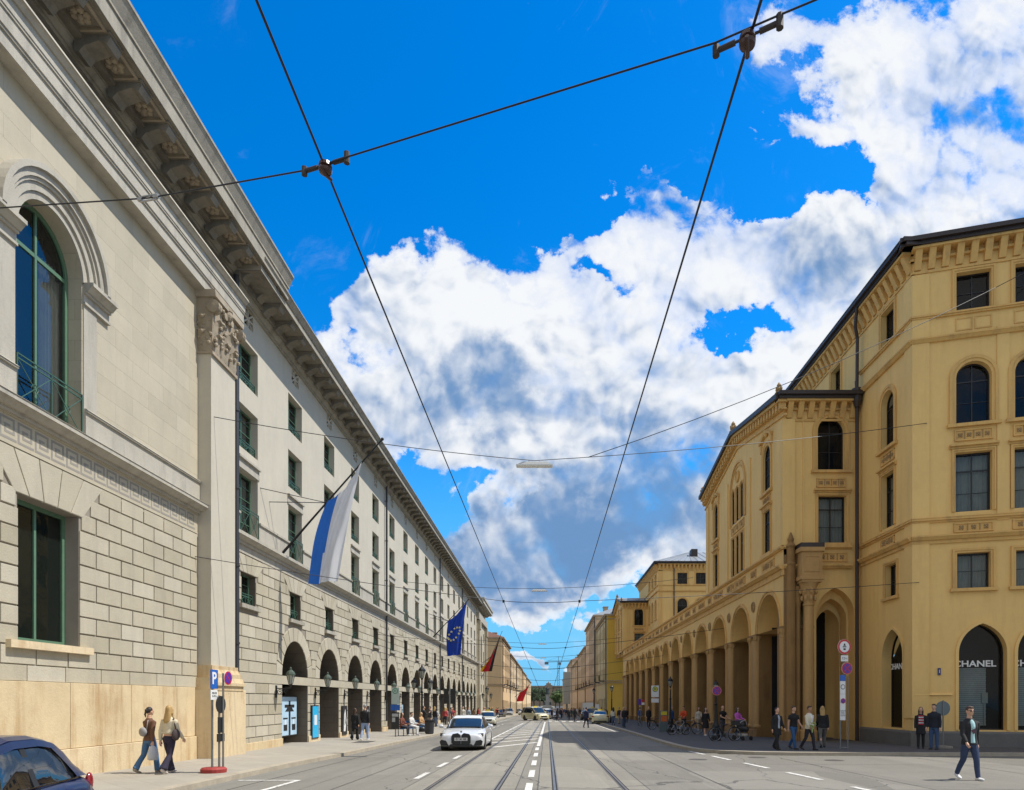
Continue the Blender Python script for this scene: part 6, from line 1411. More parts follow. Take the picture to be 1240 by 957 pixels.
p = onground(520, 889, .12); o = empty('litter_bin', p, 'dark round litter bin at the kerb right of the bench people', 'bin'); m = MB(); m.lathe((0, 0, 0), [(.22, 0), (.27, .06), (.30, .8)], 16); m.build('body', mat('bin_dark', (.03, .03, .035), .6, .1, 4), o); m = MB(); m.lathe((0, 0, .8), [(.32, 0), (.32, .07), (.24, .09), (.22, .02)], 16); m.build('rim', IRON, o)
# ================================================================== CARS
def carpaint(n, c): return mat('paint_' + n, c, .28, .0, 1, 0, metal=0., spec=.5, coat=(.35 if n == 'dark_blue' else 1.))
TYRE = mat('tyre', (.02, .02, .02), .8, .1, 10); RIM = mat('rim', (.35, .36, .37), .3, 0, metal=.9); CGL = mat('car_glass', (.015, .025, .035), .02, 0, spec=.9); CHR = mat('chrome', (.7, .7, .7), .12, 0, metal=1); BLK = mat('black_plastic', (.015, .015, .015), .45, 0); HL = mat('headlamp', (.6, .65, .7), .05, 0, spec=1.); TLM = mat('tail_lamp', (.22, .01, .015), .15, 0, spec=.8); PLT = mat('number_plate', (.6, .6, .58), .4, 0); SEAT = mat('seat_dark', (.02, .02, .022), .8, .2)
CGT = glassmat('car_side_glass', (.01, .012, .015), .86, .01, 1.3, .22)
def interp(tab, y):
    for (a, va), (b, vb) in zip(tab, tab[1:]):
        if a <= y <= b: t = (y - a) / (b - a); t = t * t * (3 - 2 * t) if False else t; return tuple(p + (q - p) * t for p, q in zip(va, vb))
    return tab[0][1] if y < tab[0][0] else tab[-1][1]
def make_car(spec, paint, loc, rz, label, cat, extras=None, lights_front=True, name='parked_car', clear=False):
    """y = 0 front .. L rear; local frame: forward is -Y, centre at middle"""
    L, W, H = spec['L'], spec['W'], spec['H']; o = empty(name, loc, label, cat, rz); hw = W / 2
    fw, rw = spec['fw'], spec['rw']; wr = spec['wr']; ar = wr * 1.13; G = spec['gc']
    # body loft: rows across, columns along
    N = 56; ys = [L * i / (N - 1) for i in range(N)]
    for c in (fw, rw):
        for k in range(-8, 9): ys.append(c + ar * k / 8 * .999)
    ys = sorted(ys); ys = [ys[0]] + [b for a, b in zip(ys, ys[1:]) if b - a > .012]
    rings = []; M_ = 13
    for y in ys:
        zt, wt, wm = interp(spec['body'], y)        # deck height at centre, half width factor at shoulder, max width factor
        zl = G + (.06 if y < .25 or y > L - .25 else 0)
        for c in (fw, rw):
            if abs(y - c) < ar: zl = max(zl, math.sqrt(max(ar * ar - (y - c) ** 2, 0)) + wr * .98)
        zs = interp(spec['shoulder'], y)[0]; zs = min(zs, zt - .012); zl = min(zl, zs - .08)
        pts = [(0, G + .02), (hw * wm * .86, G + .02 if zl < G + .1 else zl), (hw * wm * .965, zl), (hw * wm * 1.0, zl + (zs - zl) * .25), (hw * wm * 1.0, zl + (zs - zl) * .5), (hw * wm * .985, zl + (zs - zl) * .8), (hw * wt * .965, zs), (hw * wt * .9, zs + (zt - zs) * .5), (hw * wt * .72, zs + (zt - zs) * .82), (hw * wt * .4, zt - .004), (0, zt)]
        ring = [Vector((x, y - L / 2, z)) for x, z in pts] + [Vector((-x, y - L / 2, z)) for x, z in reversed(pts[1:-1])]
        rings.append(ring)
    # rounded nose and tail
    def shrink(r, dy, k, zc): return [Vector((v.x * k, v.y + dy, zc + (v.z - zc) * k)) for v in r]
    rings = [shrink(rings[0], -.05, .8, .5), shrink(rings[0], -.02, .95, .5)] + rings + [shrink(rings[-1], .02, .95, .6), shrink(rings[-1], .05, .8, .6)]
    m = MB(); m.loft(rings); b = m.build('body', paint, o, True); smooth_angle(b, 38)
    m = MB(); m.box(-hw * .8, hw * .8, -L / 2 + .3, L / 2 - .3, G - .02, G + .25)
    for c in (fw, rw):
        for s in (-1, 1): m.lathe((s * (hw - .34), c - L / 2, wr), [(ar * .99, -.0), (ar * .99, .32 * s)], 24, 0, 'x')
    m.build('underbody', BLK, o)
    # cabin
    cb = spec['cab']; gs = []
    def row(y, zb_, zt_, wb_, wt_): return y, zb_, zt_, wb_, wt_
    rows = [row(*c) for c in cb]; rr = []
    for (y, zb_, zt_, wb_, wt_) in rows:
        rr.append([Vector((x, y - L / 2, z)) for x, z in ((wb_, zb_), (wb_ - (wb_ - wt_) * .5 + .012, zb_ + (zt_ - zb_) * .5), (wt_, zt_ - .05), (wt_ * .86, zt_ - .012), (0, zt_), (-wt_ * .86, zt_ - .012), (-wt_, zt_ - .05), (-(wb_ - (wb_ - wt_) * .5 + .012), zb_ + (zt_ - zb_) * .5), (-wb_, zb_))])
    gm = CGT if clear else CGL
    m = MB(); m.loft(rr); b = m.build('windows', gm, o, True); smooth_angle(b, 30)
    # roof skin and pillars, slightly proud
    m = MB(); i0, i1 = spec['roof']
    for i in range(i0, i1):
        A, B = rr[i], rr[i + 1]
        for k in (2, 3, 4, 5): 
            if k < 6: a, b_, c, d = A[k], A[k + 1], B[k + 1], B[k]; u = Vector((0, 0, .012)); m.hexa([a, b_, c, d, a + u, b_ + u, c + u, d + u])
    def pil(p, q, w=.05):
        for s in (-1, 1):
            P = [Vector((v.x * s + .006 * s, v.y, v.z)) for v in (p, q)]; d = Vector((0, w / 2, 0)); e = Vector((.018 * s, 0, .006)); m.hexa([P[0] - d, P[0] + d, P[1] + d, P[1] - d, P[0] - d + e, P[0] + d + e, P[1] + d + e, P[1] - d + e])
    for a, b_ in spec['pillars']:
        pil(rr[a[0]][a[1]], rr[b_[0]][b_[1]], a[2] if len(a) > 2 else .06)
    b = m.build('roof', paint, o, True); smooth_angle(b, 30)
    if spec.get('bpil'):
        for y, w in spec['bpil']:
            zb_, zt_, wb_, wt_ = [interp([(c[0], tuple(c[1:])) for c in cb], y)[k] for k in range(4)]
            for s in (-1, 1): m = MB(); m.hexa([(s*(wb_+.004), y-w/2-L/2, zb_), (s*(wb_+.004), y+w/2-L/2, zb_), (s*(wt_+.004), y+w/2-L/2, zt_-.05), (s*(wt_+.004), y-w/2-L/2, zt_-.05), (s*(wb_+.014), y-w/2-L/2, zb_), (s*(wb_+.014), y+w/2-L/2, zb_), (s*(wt_+.016), y+w/2-L/2, zt_-.05), (s*(wt_+.016), y-w/2-L/2, zt_-.05)]); m.build('door_pillar', BLK, o)
    for c, nm in ((fw, 'front'), (rw, 'rear')):
        for s in (-1, 1):
            x = s * (hw - .13); e = MB(); prof = [(wr * .62, -.1), (wr * .9, -.105), (wr, -.07), (wr, .07), (wr * .9, .105), (wr * .62, .1)]; e.lathe((x, c - L / 2, wr), prof, 26, 0, 'x'); w = e.build('wheel', TYRE, o, True); smooth_angle(w, 40)
            e = MB(); e.lathe((x + s * .07, c - L / 2, wr), [(wr * .64, -.01), (wr * .64, .02), (wr * .58, .025), (wr * .56, -.02)], 26, 0, 'x')
            for k in range(7):
                a = k * 2 * math.pi / 7; e.hexa([Vector((x + s * .07, c - L / 2, wr)) + Vector((dx, math.cos(a) * r - math.sin(a) * t, math.sin(a) * r + math.cos(a) * t)) for dx in (0, .03 * s) for r, t in ((.02, -.035), (wr * .6, -.022), (wr * .6, .022), (.02, .035))])
            e.build('rim', RIM, w)
    for s in (-1, 1):
        y = spec['mirror'][0] - L / 2; z = spec['mirror'][1]; m = MB(); m.tube([(s * hw * .9, y, z - .03), (s * (hw + .06), y - .02, z)], .025, 6); m.ball((s * (hw + .13), y - .03, z + .05), .11, .06, .075, 10); m.build('wing_mirror', paint, o, True)
    for s in (-1, 1):
        hx, hz, w_, h_, hy = spec['head']; m = MB(); m.hexa([(s*(hx-w_/2), -L/2+hy, hz-h_/2), (s*(hx+w_/2), -L/2+hy+.12, hz-h_*.3), (s*(hx+w_/2), -L/2+hy+.2, hz+h_/2), (s*(hx-w_/2), -L/2+hy+.05, hz+h_*.35)] + [(s*(hx-w_/2), -L/2+hy-.02, hz-h_/2), (s*(hx+w_/2), -L/2+hy+.1, hz-h_*.3), (s*(hx+w_/2), -L/2+hy+.18, hz+h_/2), (s*(hx-w_/2), -L/2+hy+.03, hz+h_*.35)]); hlo = m.build('headlight', BLK, o)
        e = MB(); e.ball((s * (hx + w_ * .12), -L/2+hy+.03, hz + .0), w_ * .17, .05, h_ * .36, 10); e.ball((s * (hx - w_ * .22), -L/2+hy-.0, hz - .005), w_ * .14, .05, h_ * .32, 10); e.build('lens', HL, hlo, True)
        tx, tz, w_, h_, ty = spec['tail']; m = MB(); m.ball((s * tx, L/2 - ty, tz), w_ / 2, .07, h_ / 2, 12); m.build('tail_light', TLM, o, True)
    if extras: extras(o, L, W, H)
    return o
def sedan(H=1.43, L=4.75, W=1.84):
    k = H / 1.43; hw = W / 2
    return dict(L=L, W=W, H=H, fw=.86, rw=L - 1.0, wr=.335, gc=.2, mirror=(1.62, .93 * k), head=(hw * .72, .66, .42, .15, .06), tail=(hw * .78, .86, .42, .16, .02),
        body=[(0, (.70, .86, .88)), (.25, (.78, .93, .955)), (.8, (.86, .965, 1)), (1.35, (.95*k, .96, 1)), (2.4, (.98*k, .95, 1)), (L - 1.2, (1.02*k, .95, 1)), (L - .35, (1.06*k, .93, .97)), (L, (1.0*k, .86, .9))],
        shoulder=[(0, (.60,)), (.5, (.72,)), (1.3, (.84,)), (L - 1.0, (.92*k,)), (L - .2, (.95*k,)), (L, (.9*k,))],
        cab=[(1.22, .93*k, .95*k, hw * .86, hw * .72), (1.55, .93*k, 1.12*k, hw * .88, hw * .74), (1.95, .93*k, 1.32*k, hw * .9, hw * .70), (2.35, .93*k, 1.42*k, hw * .9, hw * .66), (2.9, .95*k, 1.43*k, hw * .9, hw * .655), (3.4, .97*k, 1.38*k, hw * .88, hw * .66), (3.85, .98*k, 1.22*k, hw * .85, hw * .68), (L - .45, 1.0*k, 1.06*k, hw * .8, hw * .7)],
        roof=(2, 5), pillars=[((0, 2), (2, 2)), ((5, 2), (7, 2))], bpil=[(2.62, .07)])
def coupe_front(o, L, W, H):
    y = -L / 2; m = MB(); f = Fr((0, y, 0), (1, 0, 0), (0, -1, 0))
    # paired tall grilles with white plate, side intakes
    for s in (-1, 1):
        P = [(s * .02, .30), (s * .30, .27), (s * .375, .36), (s * .38, .60), (s * .33, .70), (s * .12, .74), (s * .03, .68)]; m.prism(f, P, .02, .075)
        P = [(s * .50, .24), (s * .82, .26), (s * .86, .40), (s * .80, .48), (s * .60, .44)]; m.prism(f, P, -.12, .055)
    m.prism(f, [(-.48, .24), (.48, .24), (.42, .30), (-.42, .30)], .02, .07); m.build('grille', BLK, o)
    m = MB(); m.prism(f, [(-.8, .19), (.8, .19), (.78, .23), (-.78, .23)], -.06, .05); m.build('front_lip', BLK, o)
    m = MB()
    for s in (-1, 1):
        P = [(s * .02, .30), (s * .30, .27), (s * .375, .36), (s * .38, .60), (s * .33, .70), (s * .12, .74), (s * .03, .68)]
        m.tube([f.p(u, .078, z) for u, z in P] + [f.p(P[0][0], .078, P[0][1])], .012, 5)
    m.build('grille_surround', BLK, o)
    m = MB(); m.fbox(f, -.26, .26, .08, .095, .44, .56); pl_ = m.build('number_plate', PLT, o); text(o, 'G 641 HE', f, 0, .097, .5, .105, INK, 'plate_text', .002, .004)
    m = MB(); disc(m, 0, .80, .045, .0, .03, 0, 14, f); m.build('badge', CHR, o); 
    m = MB(); m.box(-.7, .7, y + 1.18, y + 1.28, .945, .965); m.build('wiper', BLK, o)
p = onground(558.5, 909.5); SPW = sedan(1.40, 4.75, 1.85)
make_car(SPW, carpaint('white', (.62, .64, .66)), (p.x, p.y + 2.37, gz(p.x, p.y + 2.4) - .0), 0, 'white sporty saloon with large black twin grille driving towards the camera', 'car', coupe_front, name='moving_car')
def simple_front(o, L, W, H):
    y = -L / 2; f = Fr((0, y, 0), (1, 0, 0), (0, -1, 0)); m = MB(); m.prism(f, [(-.42, .5), (.42, .5), (.48, .68), (-.48, .68)], .02, .06); m.prism(f, [(-.7, .24), (.7, .24), (.6, .36), (-.6, .36)], 0, .05); m.build('grille', BLK, o)
    m = MB(); m.fbox(f, -.26, .26, .05, .07, .38, .48); m.build('number_plate', PLT, o); f = Fr((0, L / 2, 0), (1, 0, 0), (0, 1, 0)); m = MB(); m.fbox(f, -.26, .26, .04, .06, .62, .73); m.build('number_plate', PLT, o); m = MB(); m.prism(f, [(-.75, .26), (.75, .26), (.7, .4), (-.7, .4)], .02, .06); m.build('rear_bumper', BLK, o)
def taxi(o, L, W, H): simple_front(o, L, W, H); m = MB(); m.box(-.25, .25, -.05, .1, H + .01, H + .15); m.build('taxi_sign', SY, o)
CREAM = carpaint('cream', (.62, .58, .36)); WHT2 = carpaint('white_two', (.68, .68, .66)); BLU = carpaint('dark_blue', (.002, .009, .055)); DKG = carpaint('graphite', (.03, .032, .035)); SIL = carpaint('silver', (.35, .36, .37)); REDP = carpaint('red', (.3, .02, .02))
def put(px, py, spec, paint, rz, label, ex=taxi, name='parked_car', dy=0): p = onground(px, py); return make_car(spec, paint, (p.x, p.y + dy, gz(p.x, p.y + dy)), rz, label, 'car', ex, name=name)
put(588, 879, sedan(1.45, 4.8, 1.84), carpaint('cream_white', (.68, .66, .52)), R(4), 'cream saloon taxi behind the white sporty car, facing the camera', taxi, 'moving_car', 2.4)
def van(H=1.85, L=4.9, W=1.86):
    hw = W / 2
    return dict(L=L, W=W, H=H, fw=.9, rw=L - 1.0, wr=.34, gc=.2, mirror=(1.35, 1.1), head=(hw * .75, .82, .34, .22, .08), tail=(hw * .88, 1.05, .16, .5, .04),
        body=[(0, (.80, .88, .9)), (.25, (.95, .95, .97)), (.9, (1.07, .97, 1)), (1.5, (1.1, .97, 1)), (L - .3, (1.1, .96, 1)), (L, (1.05, .93, .95))], shoulder=[(0, (.7,)), (.8, (.95,)), (1.5, (1.02,)), (L, (1.02,))],
        cab=[(.95, 1.05, 1.08, hw * .88, hw * .8), (1.3, 1.06, 1.4, hw * .92, hw * .82), (1.75, 1.06, H - .08, hw * .93, hw * .8), (2.3, 1.06, H, hw * .93, hw * .79), (L - .8, 1.06, H, hw * .93, hw * .79), (L - .25, 1.06, H - .06, hw * .92, hw * .79), (L - .05, 1.06, 1.15, hw * .9, hw * .83)],
        roof=(2, 5), pillars=[((0, 2), (2, 2)), ((5, 2, .12), (6, 2))], bpil=[(2.3, .08), (3.5, .09)])
put(648, 872.5, van(), CREAM, R(30), 'cream van taxi turning across the tracks, seen from its side', taxi, 'moving_car')
put(664, 871, sedan(1.6, 4.4, 1.84), WHT2, R(35), 'white hatchback right behind the turning cream van', simple_front, 'moving_car', 3)
put(729, 877, sedan(1.5, 4.7, 1.9), CREAM, R(180 - 5), 'cream saloon taxi stopped at the right kerb, seen from behind', taxi, 'parked_car', 2.3)
put(719, 873, van(1.8, 4.6, 1.8), CREAM, R(176), 'cream van taxi ahead of the stopped saloon, door open side at left', taxi, 'parked_car', 3)
for i, (px, py, sp, pt, rz, lb) in enumerate(((606, 869, sedan(1.5, 4.4, 1.8), DKG, 3, 'dark graphite car parked at the left kerb behind the motorbikes'), (616, 867, van(1.75, 4.5, 1.8), SIL, 2, 'silver van parked at the left kerb beyond the graphite car'), (628, 864.5, sedan(1.5, 4.4, 1.8), DKG, 0, 'dark car parked far along the left kerb'), (656, 866.5, sedan(1.5, 4.4, 1.8), WHT2, 0, 'small white car coming in the left lane in the distance'), (651, 864.5, van(1.9, 4.8, 1.9), WHT2, 0, 'white van coming far away in the left lane'), (711, 872, sedan(1.45, 4.3, 1.8), DKG, 178, 'dark car mostly hidden left of the cream taxis'), (634, 866, sedan(1.5, 4.4, 1.8), WHT2, -20, 'white car pulling out behind the cream van'))):
    put(px, py, sp, pt, R(rz), lb, simple_front, 'parked_car' if 'parked' in lb else 'moving_car', 2)
# small blue car, close at left
def mini():
    L, W, H = 3.57, 1.63, 1.49; hw = W / 2
    return dict(L=L, W=W, H=H, fw=.66, rw=L - .62, wr=.30, gc=.2, mirror=(.85, .95), head=(hw * .7, .72, .2, .2, .06), tail=(hw * .83, .86, .08, .24, .13),
        body=[(0, (.72, .8, .82)), (.2, (.84, .9, .94)), (.7, (.95, .93, 1)), (1.1, (1.0, .93, 1)), (2.6, (1.01, .94, 1)), (3.1, (1.0, .93, .985)), (3.4, (.96, .88, .94)), (L, (.80, .82, .86))],
        shoulder=[(0, (.6,)), (.5, (.8,)), (1.1, (.9,)), (2.6, (.95,)), (3.2, (.93,)), (3.45, (.86,)), (L, (.7,))],
        cab=[(.95, .95, .97, hw * .84, hw * .7), (1.2, .95, 1.2, hw * .87, hw * .74), (1.5, .95, 1.42, hw * .9, hw * .71), (1.9, .96, 1.485, hw * .9, hw * .69), (2.4, .97, 1.48, hw * .9, hw * .685), (2.75, .97, 1.42, hw * .9, hw * .68), (3.0, .97, 1.30, hw * .88, hw * .68), (3.22, .97, 1.14, hw * .86, hw * .69), (3.4, .95, .99, hw * .8, hw * .72)],
        roof=(2, 8), pillars=[((0, 2), (2, 2))], bpil=[(2.06, .10)])
def mini_extra(o, L, W, H):
    hw = W / 2; fR = None
    for s in (-1, 1):
        f = Fr((s * hw * .985, -L / 2, 0), (0, 1, 0), (s, 0, 0)); m = MB()
        # wide rear quarter in body colour behind the side glass
        q = MB(); cabt = [(c[0], tuple(c[1:])) for c in mini()['cab']]
        def sp(y, t, off=.032): zb_, zt_, wb_, wt_ = interp(cabt, y); return Vector((s * (wb_ + (wt_ - wb_) * t + off), y - L / 2, zb_ + (zt_ - .05 - zb_) * t))
        edge = [(2.95, .02), (2.93, .2), (2.88, .4), (2.78, .62), (2.66, .84)]
        back = [(3.38, .0), (3.30, .25), (3.22, .5), (3.12, .75), (3.0, 1.0)]
        for (a, b_), (c, d) in zip(zip(edge, back), list(zip(edge, back))[1:]):
            n = 4
            for i in range(n):
                t0, t1 = i / n, (i + 1) / n; P = [sp(a[0] + (b_[0]-a[0]) * t0, a[1] + (b_[1]-a[1]) * t0), sp(a[0] + (b_[0]-a[0]) * t1, a[1] + (b_[1]-a[1]) * t1), sp(c[0] + (d[0]-c[0]) * t1, c[1] + (d[1]-c[1]) * t1), sp(c[0] + (d[0]-c[0]) * t0, c[1] + (d[1]-c[1]) * t0)]; q.quad(*P)
        for i in range(14):       # roof rail strip over the glass
            y0, y1 = 1.3 + (2.66 - 1.3) * i / 14, 1.3 + (2.66 - 1.3) * (i + 1) / 14; q.quad(sp(y0, .86), sp(y1, .86), sp(y1, 1.02), sp(y0, 1.02))
        for i in range(6): y0, y1 = 2.66 + .34 * i / 6, 2.66 + .34 * (i + 1) / 6; q.quad(sp(y0, .84 ), sp(y1, .84 + .16 * (i + 1) / 6), sp(y1, 1.02), sp(y0, 1.02))
        qo = q.build('rear_quarter', BLU, o, True)
        m = MB(); m.tube([Vector((s * (hw * .905 + .012), y - L / 2, .965)) for y in (1.0, 1.6, 2.3, 2.96)], .010, 5); m.build('belt_trim', CHR, o)
        m = MB(); m.tube([Vector((s * (hw * .955 + .02), 1.78 - L / 2, .80)), Vector((s * (hw * .955 + .05), 1.80 - L / 2, .805)), Vector((s * (hw * .955 + .05), 1.98 - L / 2, .82)), Vector((s * (hw * .955 + .02), 2.0 - L / 2, .822))], .017, 8); m.build('door_handle', CHR, o)
        m = MB(); m.tube([Vector((s * (hw * .93), 2.06 - L / 2, .96)), Vector((s * (hw * .985 + .003), 2.08 - L / 2, .86)), Vector((s * (hw + .002), 2.12 - L / 2, .7)), Vector((s * (hw + .002), 2.10 - L / 2, .4))], .006, 4); m.build('door_seam', BLK, o)
    m = MB(); m.box(-.6, .6, .2, .35, .5, 1.12); m.box(-.6, -.1, -.45, -.3, .5, 1.15); m.box(.1, .6, -.45, -.3, .5, 1.15)
    for x in (-.35, .35): m.ball((x, -.36, 1.22), .13, .06, .1, 10); m.ball((x, .28, 1.16), .12, .05, .08, 10)
    m.build('seats', SEAT, o)
    y = L / 2; m = MB(); m.hexa([(-.5, y - .42, .99), (.5, y - .42, .99), (.46, y - .62, 1.3), (-.46, y - .62, 1.3), (-.5, y - .38, 1.0), (.5, y - .38, 1.0), (.46, y - .58, 1.31), (-.46, y - .58, 1.31)]); m.build('rear_window', CGL, o)
ang = math.atan2(-177, 830)   # front points towards camera, slightly out of line
cx, cy = -5.90, 6.62
make_car(mini(), BLU, (cx, cy, gz(cx, cy) - .03), -ang, 'small dark blue rounded hatchback with red tail lamp at the lower left', 'car', mini_extra, name='parked_car', clear=True)
# ================================================================== PEOPLE
def skin_m(n, c): return mat('skin_' + n, c, .55, .05, 8)
SK1 = skin_m('light', (.56, .33, .22)); SK2 = skin_m('tan', (.36, .20, .12))
def clothm(c, nm=None): n = nm or 'cloth_%02x%02x%02x' % tuple(int(min(1, x) * 255) for x in c); return mat(n, c, .85, .10, 5, .3, 40)
HAIRM = {k: mat('hair_' + k, c, .5, .25, 14, .5, 70) for k, c in dict(black=(.012, .009, .008), brown=(.06, .03, .015), blonde=(.42, .27, .10), grey=(.25, .24, .23)).items()}
TOBAKE = []
def queue(o, vox, sm=1): TOBAKE.append((o, vox, sm)); return o
def flush():
    for o, v, s in TOBAKE:
        m = o.modifiers.new('r', 'REMESH'); m.mode = 'VOXEL'; m.voxel_size = v; m.use_smooth_shade = True
        m = o.modifiers.new('s', 'SMOOTH'); m.iterations = s; m.factor = .5
    dg = bpy.context.evaluated_depsgraph_get(); done = {}
    for o, v, s in TOBAKE: done[o.name] = bpy.data.meshes.new_from_object(o.evaluated_get(dg))
    for o, v, s in TOBAKE:
        mats = list(o.data.materials); me = done[o.name]; o.modifiers.clear(); o.data = me; me.materials.clear()
        for x in mats: me.materials.append(x)
        me.polygons.foreach_set('use_smooth', [True] * len(me.polygons))
    TOBAKE.clear()
def S(x): return math.sin(R(x))
def Cc(x): return math.cos(R(x))
POSES = dict(
    walk=dict(l=((16, 8), (-13, -33)), a=((-13, 7, 14), (15, 7, 26))), walk2=dict(l=((-12, -34), (15, 8)), a=((14, 8, 26), (-12, 8, 14))),
    stroll=dict(l=((12, 4), (-12, -26)), a=((-10, 7, 14), (12, 7, 22))), stand=dict(l=((3, 2), (-3, -4)), a=((4, 8, 14), (-2, 8, 12))), hands=dict(l=((3, 0), (-4, -6)), a=((22, 6, 75), (22, 6, 75))),
    push=dict(l=((18, 8), (-16, -34)), a=((30, 5, 48), (30, 5, 48))), sit=dict(l=((84, 4), (82, -6)), a=((18, 8, 58), (20, 8, 60))), bikehold=dict(l=((6, 2), (-8, -14)), a=((28, 5, 50), (24, 10, 46))), phone=dict(l=((4, 2), (-4, -6)), a=((30, 6, 95), (2, 8, 14))))
def person(loc, rz, label, pose='walk', h=1.75, fem=False, top=(.02, .02, .02), bot=(.02, .03, .06), hair='brown', long=False, skin=SK1, style='jacket', inner=None, shoes=(.03, .03, .03), vox=.017, flare=0, short=False, dress=False, extra=None, group=None, seat=None, bun=False, cap=None, detail=True, skirt=False):
    P = POSES[pose]; k = h / 1.75; wk = .93 if fem else 1.0
    # skeleton
    legs = []
    for i, (th, sh) in enumerate(P['l']):
        s = -1 if i == 0 else 1; hp = Vector((s * .088, 0, .92)); kn = hp + Vector((s * .005, -S(th) * .43, -Cc(th) * .43)); an = kn + Vector((0, -S(sh) * .41, -Cc(sh) * .41)); legs.append((hp, kn, an, sh))
    low = min(l[2].z for l in legs) - .075
    zo = -low if seat is None else seat - .92 + .07
    arms = []
    for i, (th, out, el) in enumerate(P['a']):
        s = -1 if i == 0 else 1; sh = Vector((s * .178 * wk, 0, 1.375)); eb = sh + Vector((s * S(out) * .29, -S(th) * .28, -Cc(th) * Cc(out) * .28)); d2 = th + el; wr = eb + Vector((s * S(out) * .10 - s * .02 * (el > 40) * 2, -S(d2) * .25, -Cc(d2) * .25)); arms.append((sh, eb, wr, (wr - eb).normalized(), s))
    def T(v): return Vector((v.x, v.y, v.z + zo)) * k
    def tb(m, pts, rs, n=10): m.tube([T(p) for p in pts], [r * k for r in rs], n)
    def ell(m, rows, n=16, ex=0.): 
        m.loft([[T(Vector((cx + (rx + ex) * math.cos(2*math.pi*j/n), cy + (ry + ex) * math.sin(2*math.pi*j/n), z))) for j in range(n)] for (z, rx, ry, cx, cy) in rows])
    hipw = .165 if fem else .158
    torso = [(.84, hipw * .9, .10, 0, 0), (.93, hipw, .112, 0, .008), (1.05, .128 * wk + .01, .092, 0, 0), (1.16, .135 * wk, .095, 0, 0), (1.28, .158 * wk, .112, 0, -.004), (1.36, .168 * wk, .103, 0, .005), (1.41, .135 * wk, .085, 0, .01), (1.45, .085, .068, 0, .01), (1.485, .06, .058, 0, .008), (1.56, .052, .056, 0, 0)]
    b = MB(); ell(b, torso)
    hc = Vector((0, -.015, 1.655)); q = T(hc); b.ball(q, .074 * k, .094 * k, .112 * k, 16, 0, 10); b.ball(T(Vector((0, -.055, 1.59))), .046 * k, .045 * k, .042 * k, 12); b.ball(T(Vector((0, -.112, 1.645))), .013 * k, .02 * k, .026 * k, 8); b.ball(T(Vector((0, -.098, 1.605))), .026 * k, .012 * k, .011 * k, 8)
    for s in (-1, 1): b.ball(T(Vector((s * .076, .0, 1.65))), .011 * k, .02 * k, .032 * k, 8)
    for hp, kn, an, sh in legs: tb(b, [hp + Vector((0, 0, .02)), (hp + kn) / 2, kn, (kn + an) / 2 + Vector((0, .012, .03)), an], [.082, .072, .052, .05, .036]); tb(b, [an, an + Vector((0, -S(sh) * .05, -.05))], [.036, .036])
    for sh, eb, wr, d, s in arms:
        tb(b, [sh + Vector((-s * .03, 0, 0)), sh, (sh + eb) / 2, eb, (eb + wr) / 2, wr], [.05, .056, .046, .038, .036, .026])
        pn = d.cross(Vector((s, 0, 0))).normalized(); pc = wr + d * .05; tb(b, [wr, wr + d * .03, wr + d * .085], [.026, .034, .032], 8)
        for f in range(4):
            o_ = pn * (.024 - .016 * f); L = (.068, .078, .072, .055)[f]; tb(b, [wr + d * .07 + o_, wr + d * (.09 + L * .4) + o_ * 1.1 - Vector((s * .008, 0, 0)), wr + d * (.085 + L * .8) + o_ * 1.1 - Vector((s * .03, 0, 0))], [.0105, .0095, .008], 6)
        tb(b, [wr + d * .02 + pn * .025, wr + d * .055 + pn * .05 - Vector((s * .012, 0, 0)), wr + d * .085 + pn * .052 - Vector((s * .02, 0, 0))], [.013, .011, .009], 6)
    o = b.build('person', skin); o.location = loc; o.rotation_euler.z = rz; tag(o, label, 'person', group); queue(o, min(vox, .012 if detail else vox), 1)
    # clothing
    ex = .014; tm = clothm(top); bm_ = clothm(bot)
    if dress or skirt:
        m = MB(); rows = [(.48 if dress else .5, .22, .17, 0, 0), (.7, .195, .145, 0, 0), (.93, hipw + .02, .128, 0, 0), (1.05, .14, .105, 0, 0)]; 
        ell(m, rows if skirt else rows + [(z, rx + ex, ry + ex, a, c) for z, rx, ry, a, c in torso[3:7]])
        if dress:
            for sh, eb, wr, d, s in arms: tb(m, [sh + Vector((-s * .04, 0, 0)), sh, (sh + eb) / 2, eb, wr], [.06, .07, .062, .055, .045])
        queue(m.build('dress' if dress else 'skirt', tm if dress else bm_, o), vox)
    if not dress:
        z0 = {'jacket': .86, 'tee': .93, 'coat': .62, 'crop': 1.04, 'shirt': .88}[style]; e2 = .026 if style in ('jacket', 'coat') else .016
        rows = [(z0, hipw + e2 + .008, .118 + e2, 0, 0)] + [(z, rx + e2, ry + e2, a, c) for z, rx, ry, a, c in torso if z > z0 + .05 and z < 1.43] + [(1.46, .07 + e2, .062 + e2, 0, .01), (1.485, .055 + e2, .05 + e2, 0, .008)]
        m = MB(); ell(m, rows)
        for sh, eb, wr, d, s in arms:
            if style in ('tee', 'crop') and not short == 'long': tb(m, [sh + Vector((-s * .05, 0, 0)), sh, sh.lerp(eb, .55)], [.062, .072, .066])
            else: tb(m, [sh + Vector((-s * .05, 0, 0)), sh, (sh + eb) / 2, eb, (eb + wr) / 2, wr - d * .01], [.058, .07, .062, .055, .05, .042])
        queue(m.build('coat' if style == 'coat' else 'jacket' if style == 'jacket' else 'shirt', tm, o), vox)
        if inner is not None:       # open front showing the shirt
            m = MB(); ell(m, [(z, rx * .62, ry + e2 + .004, 0, c - .012) for z, rx, ry, a, c in [(.9, hipw, .112, 0, 0)] + torso[2:7]] + [(1.46, .045, .085, 0, 0)]); queue(m.build('shirt', clothm(inner), o), vox)
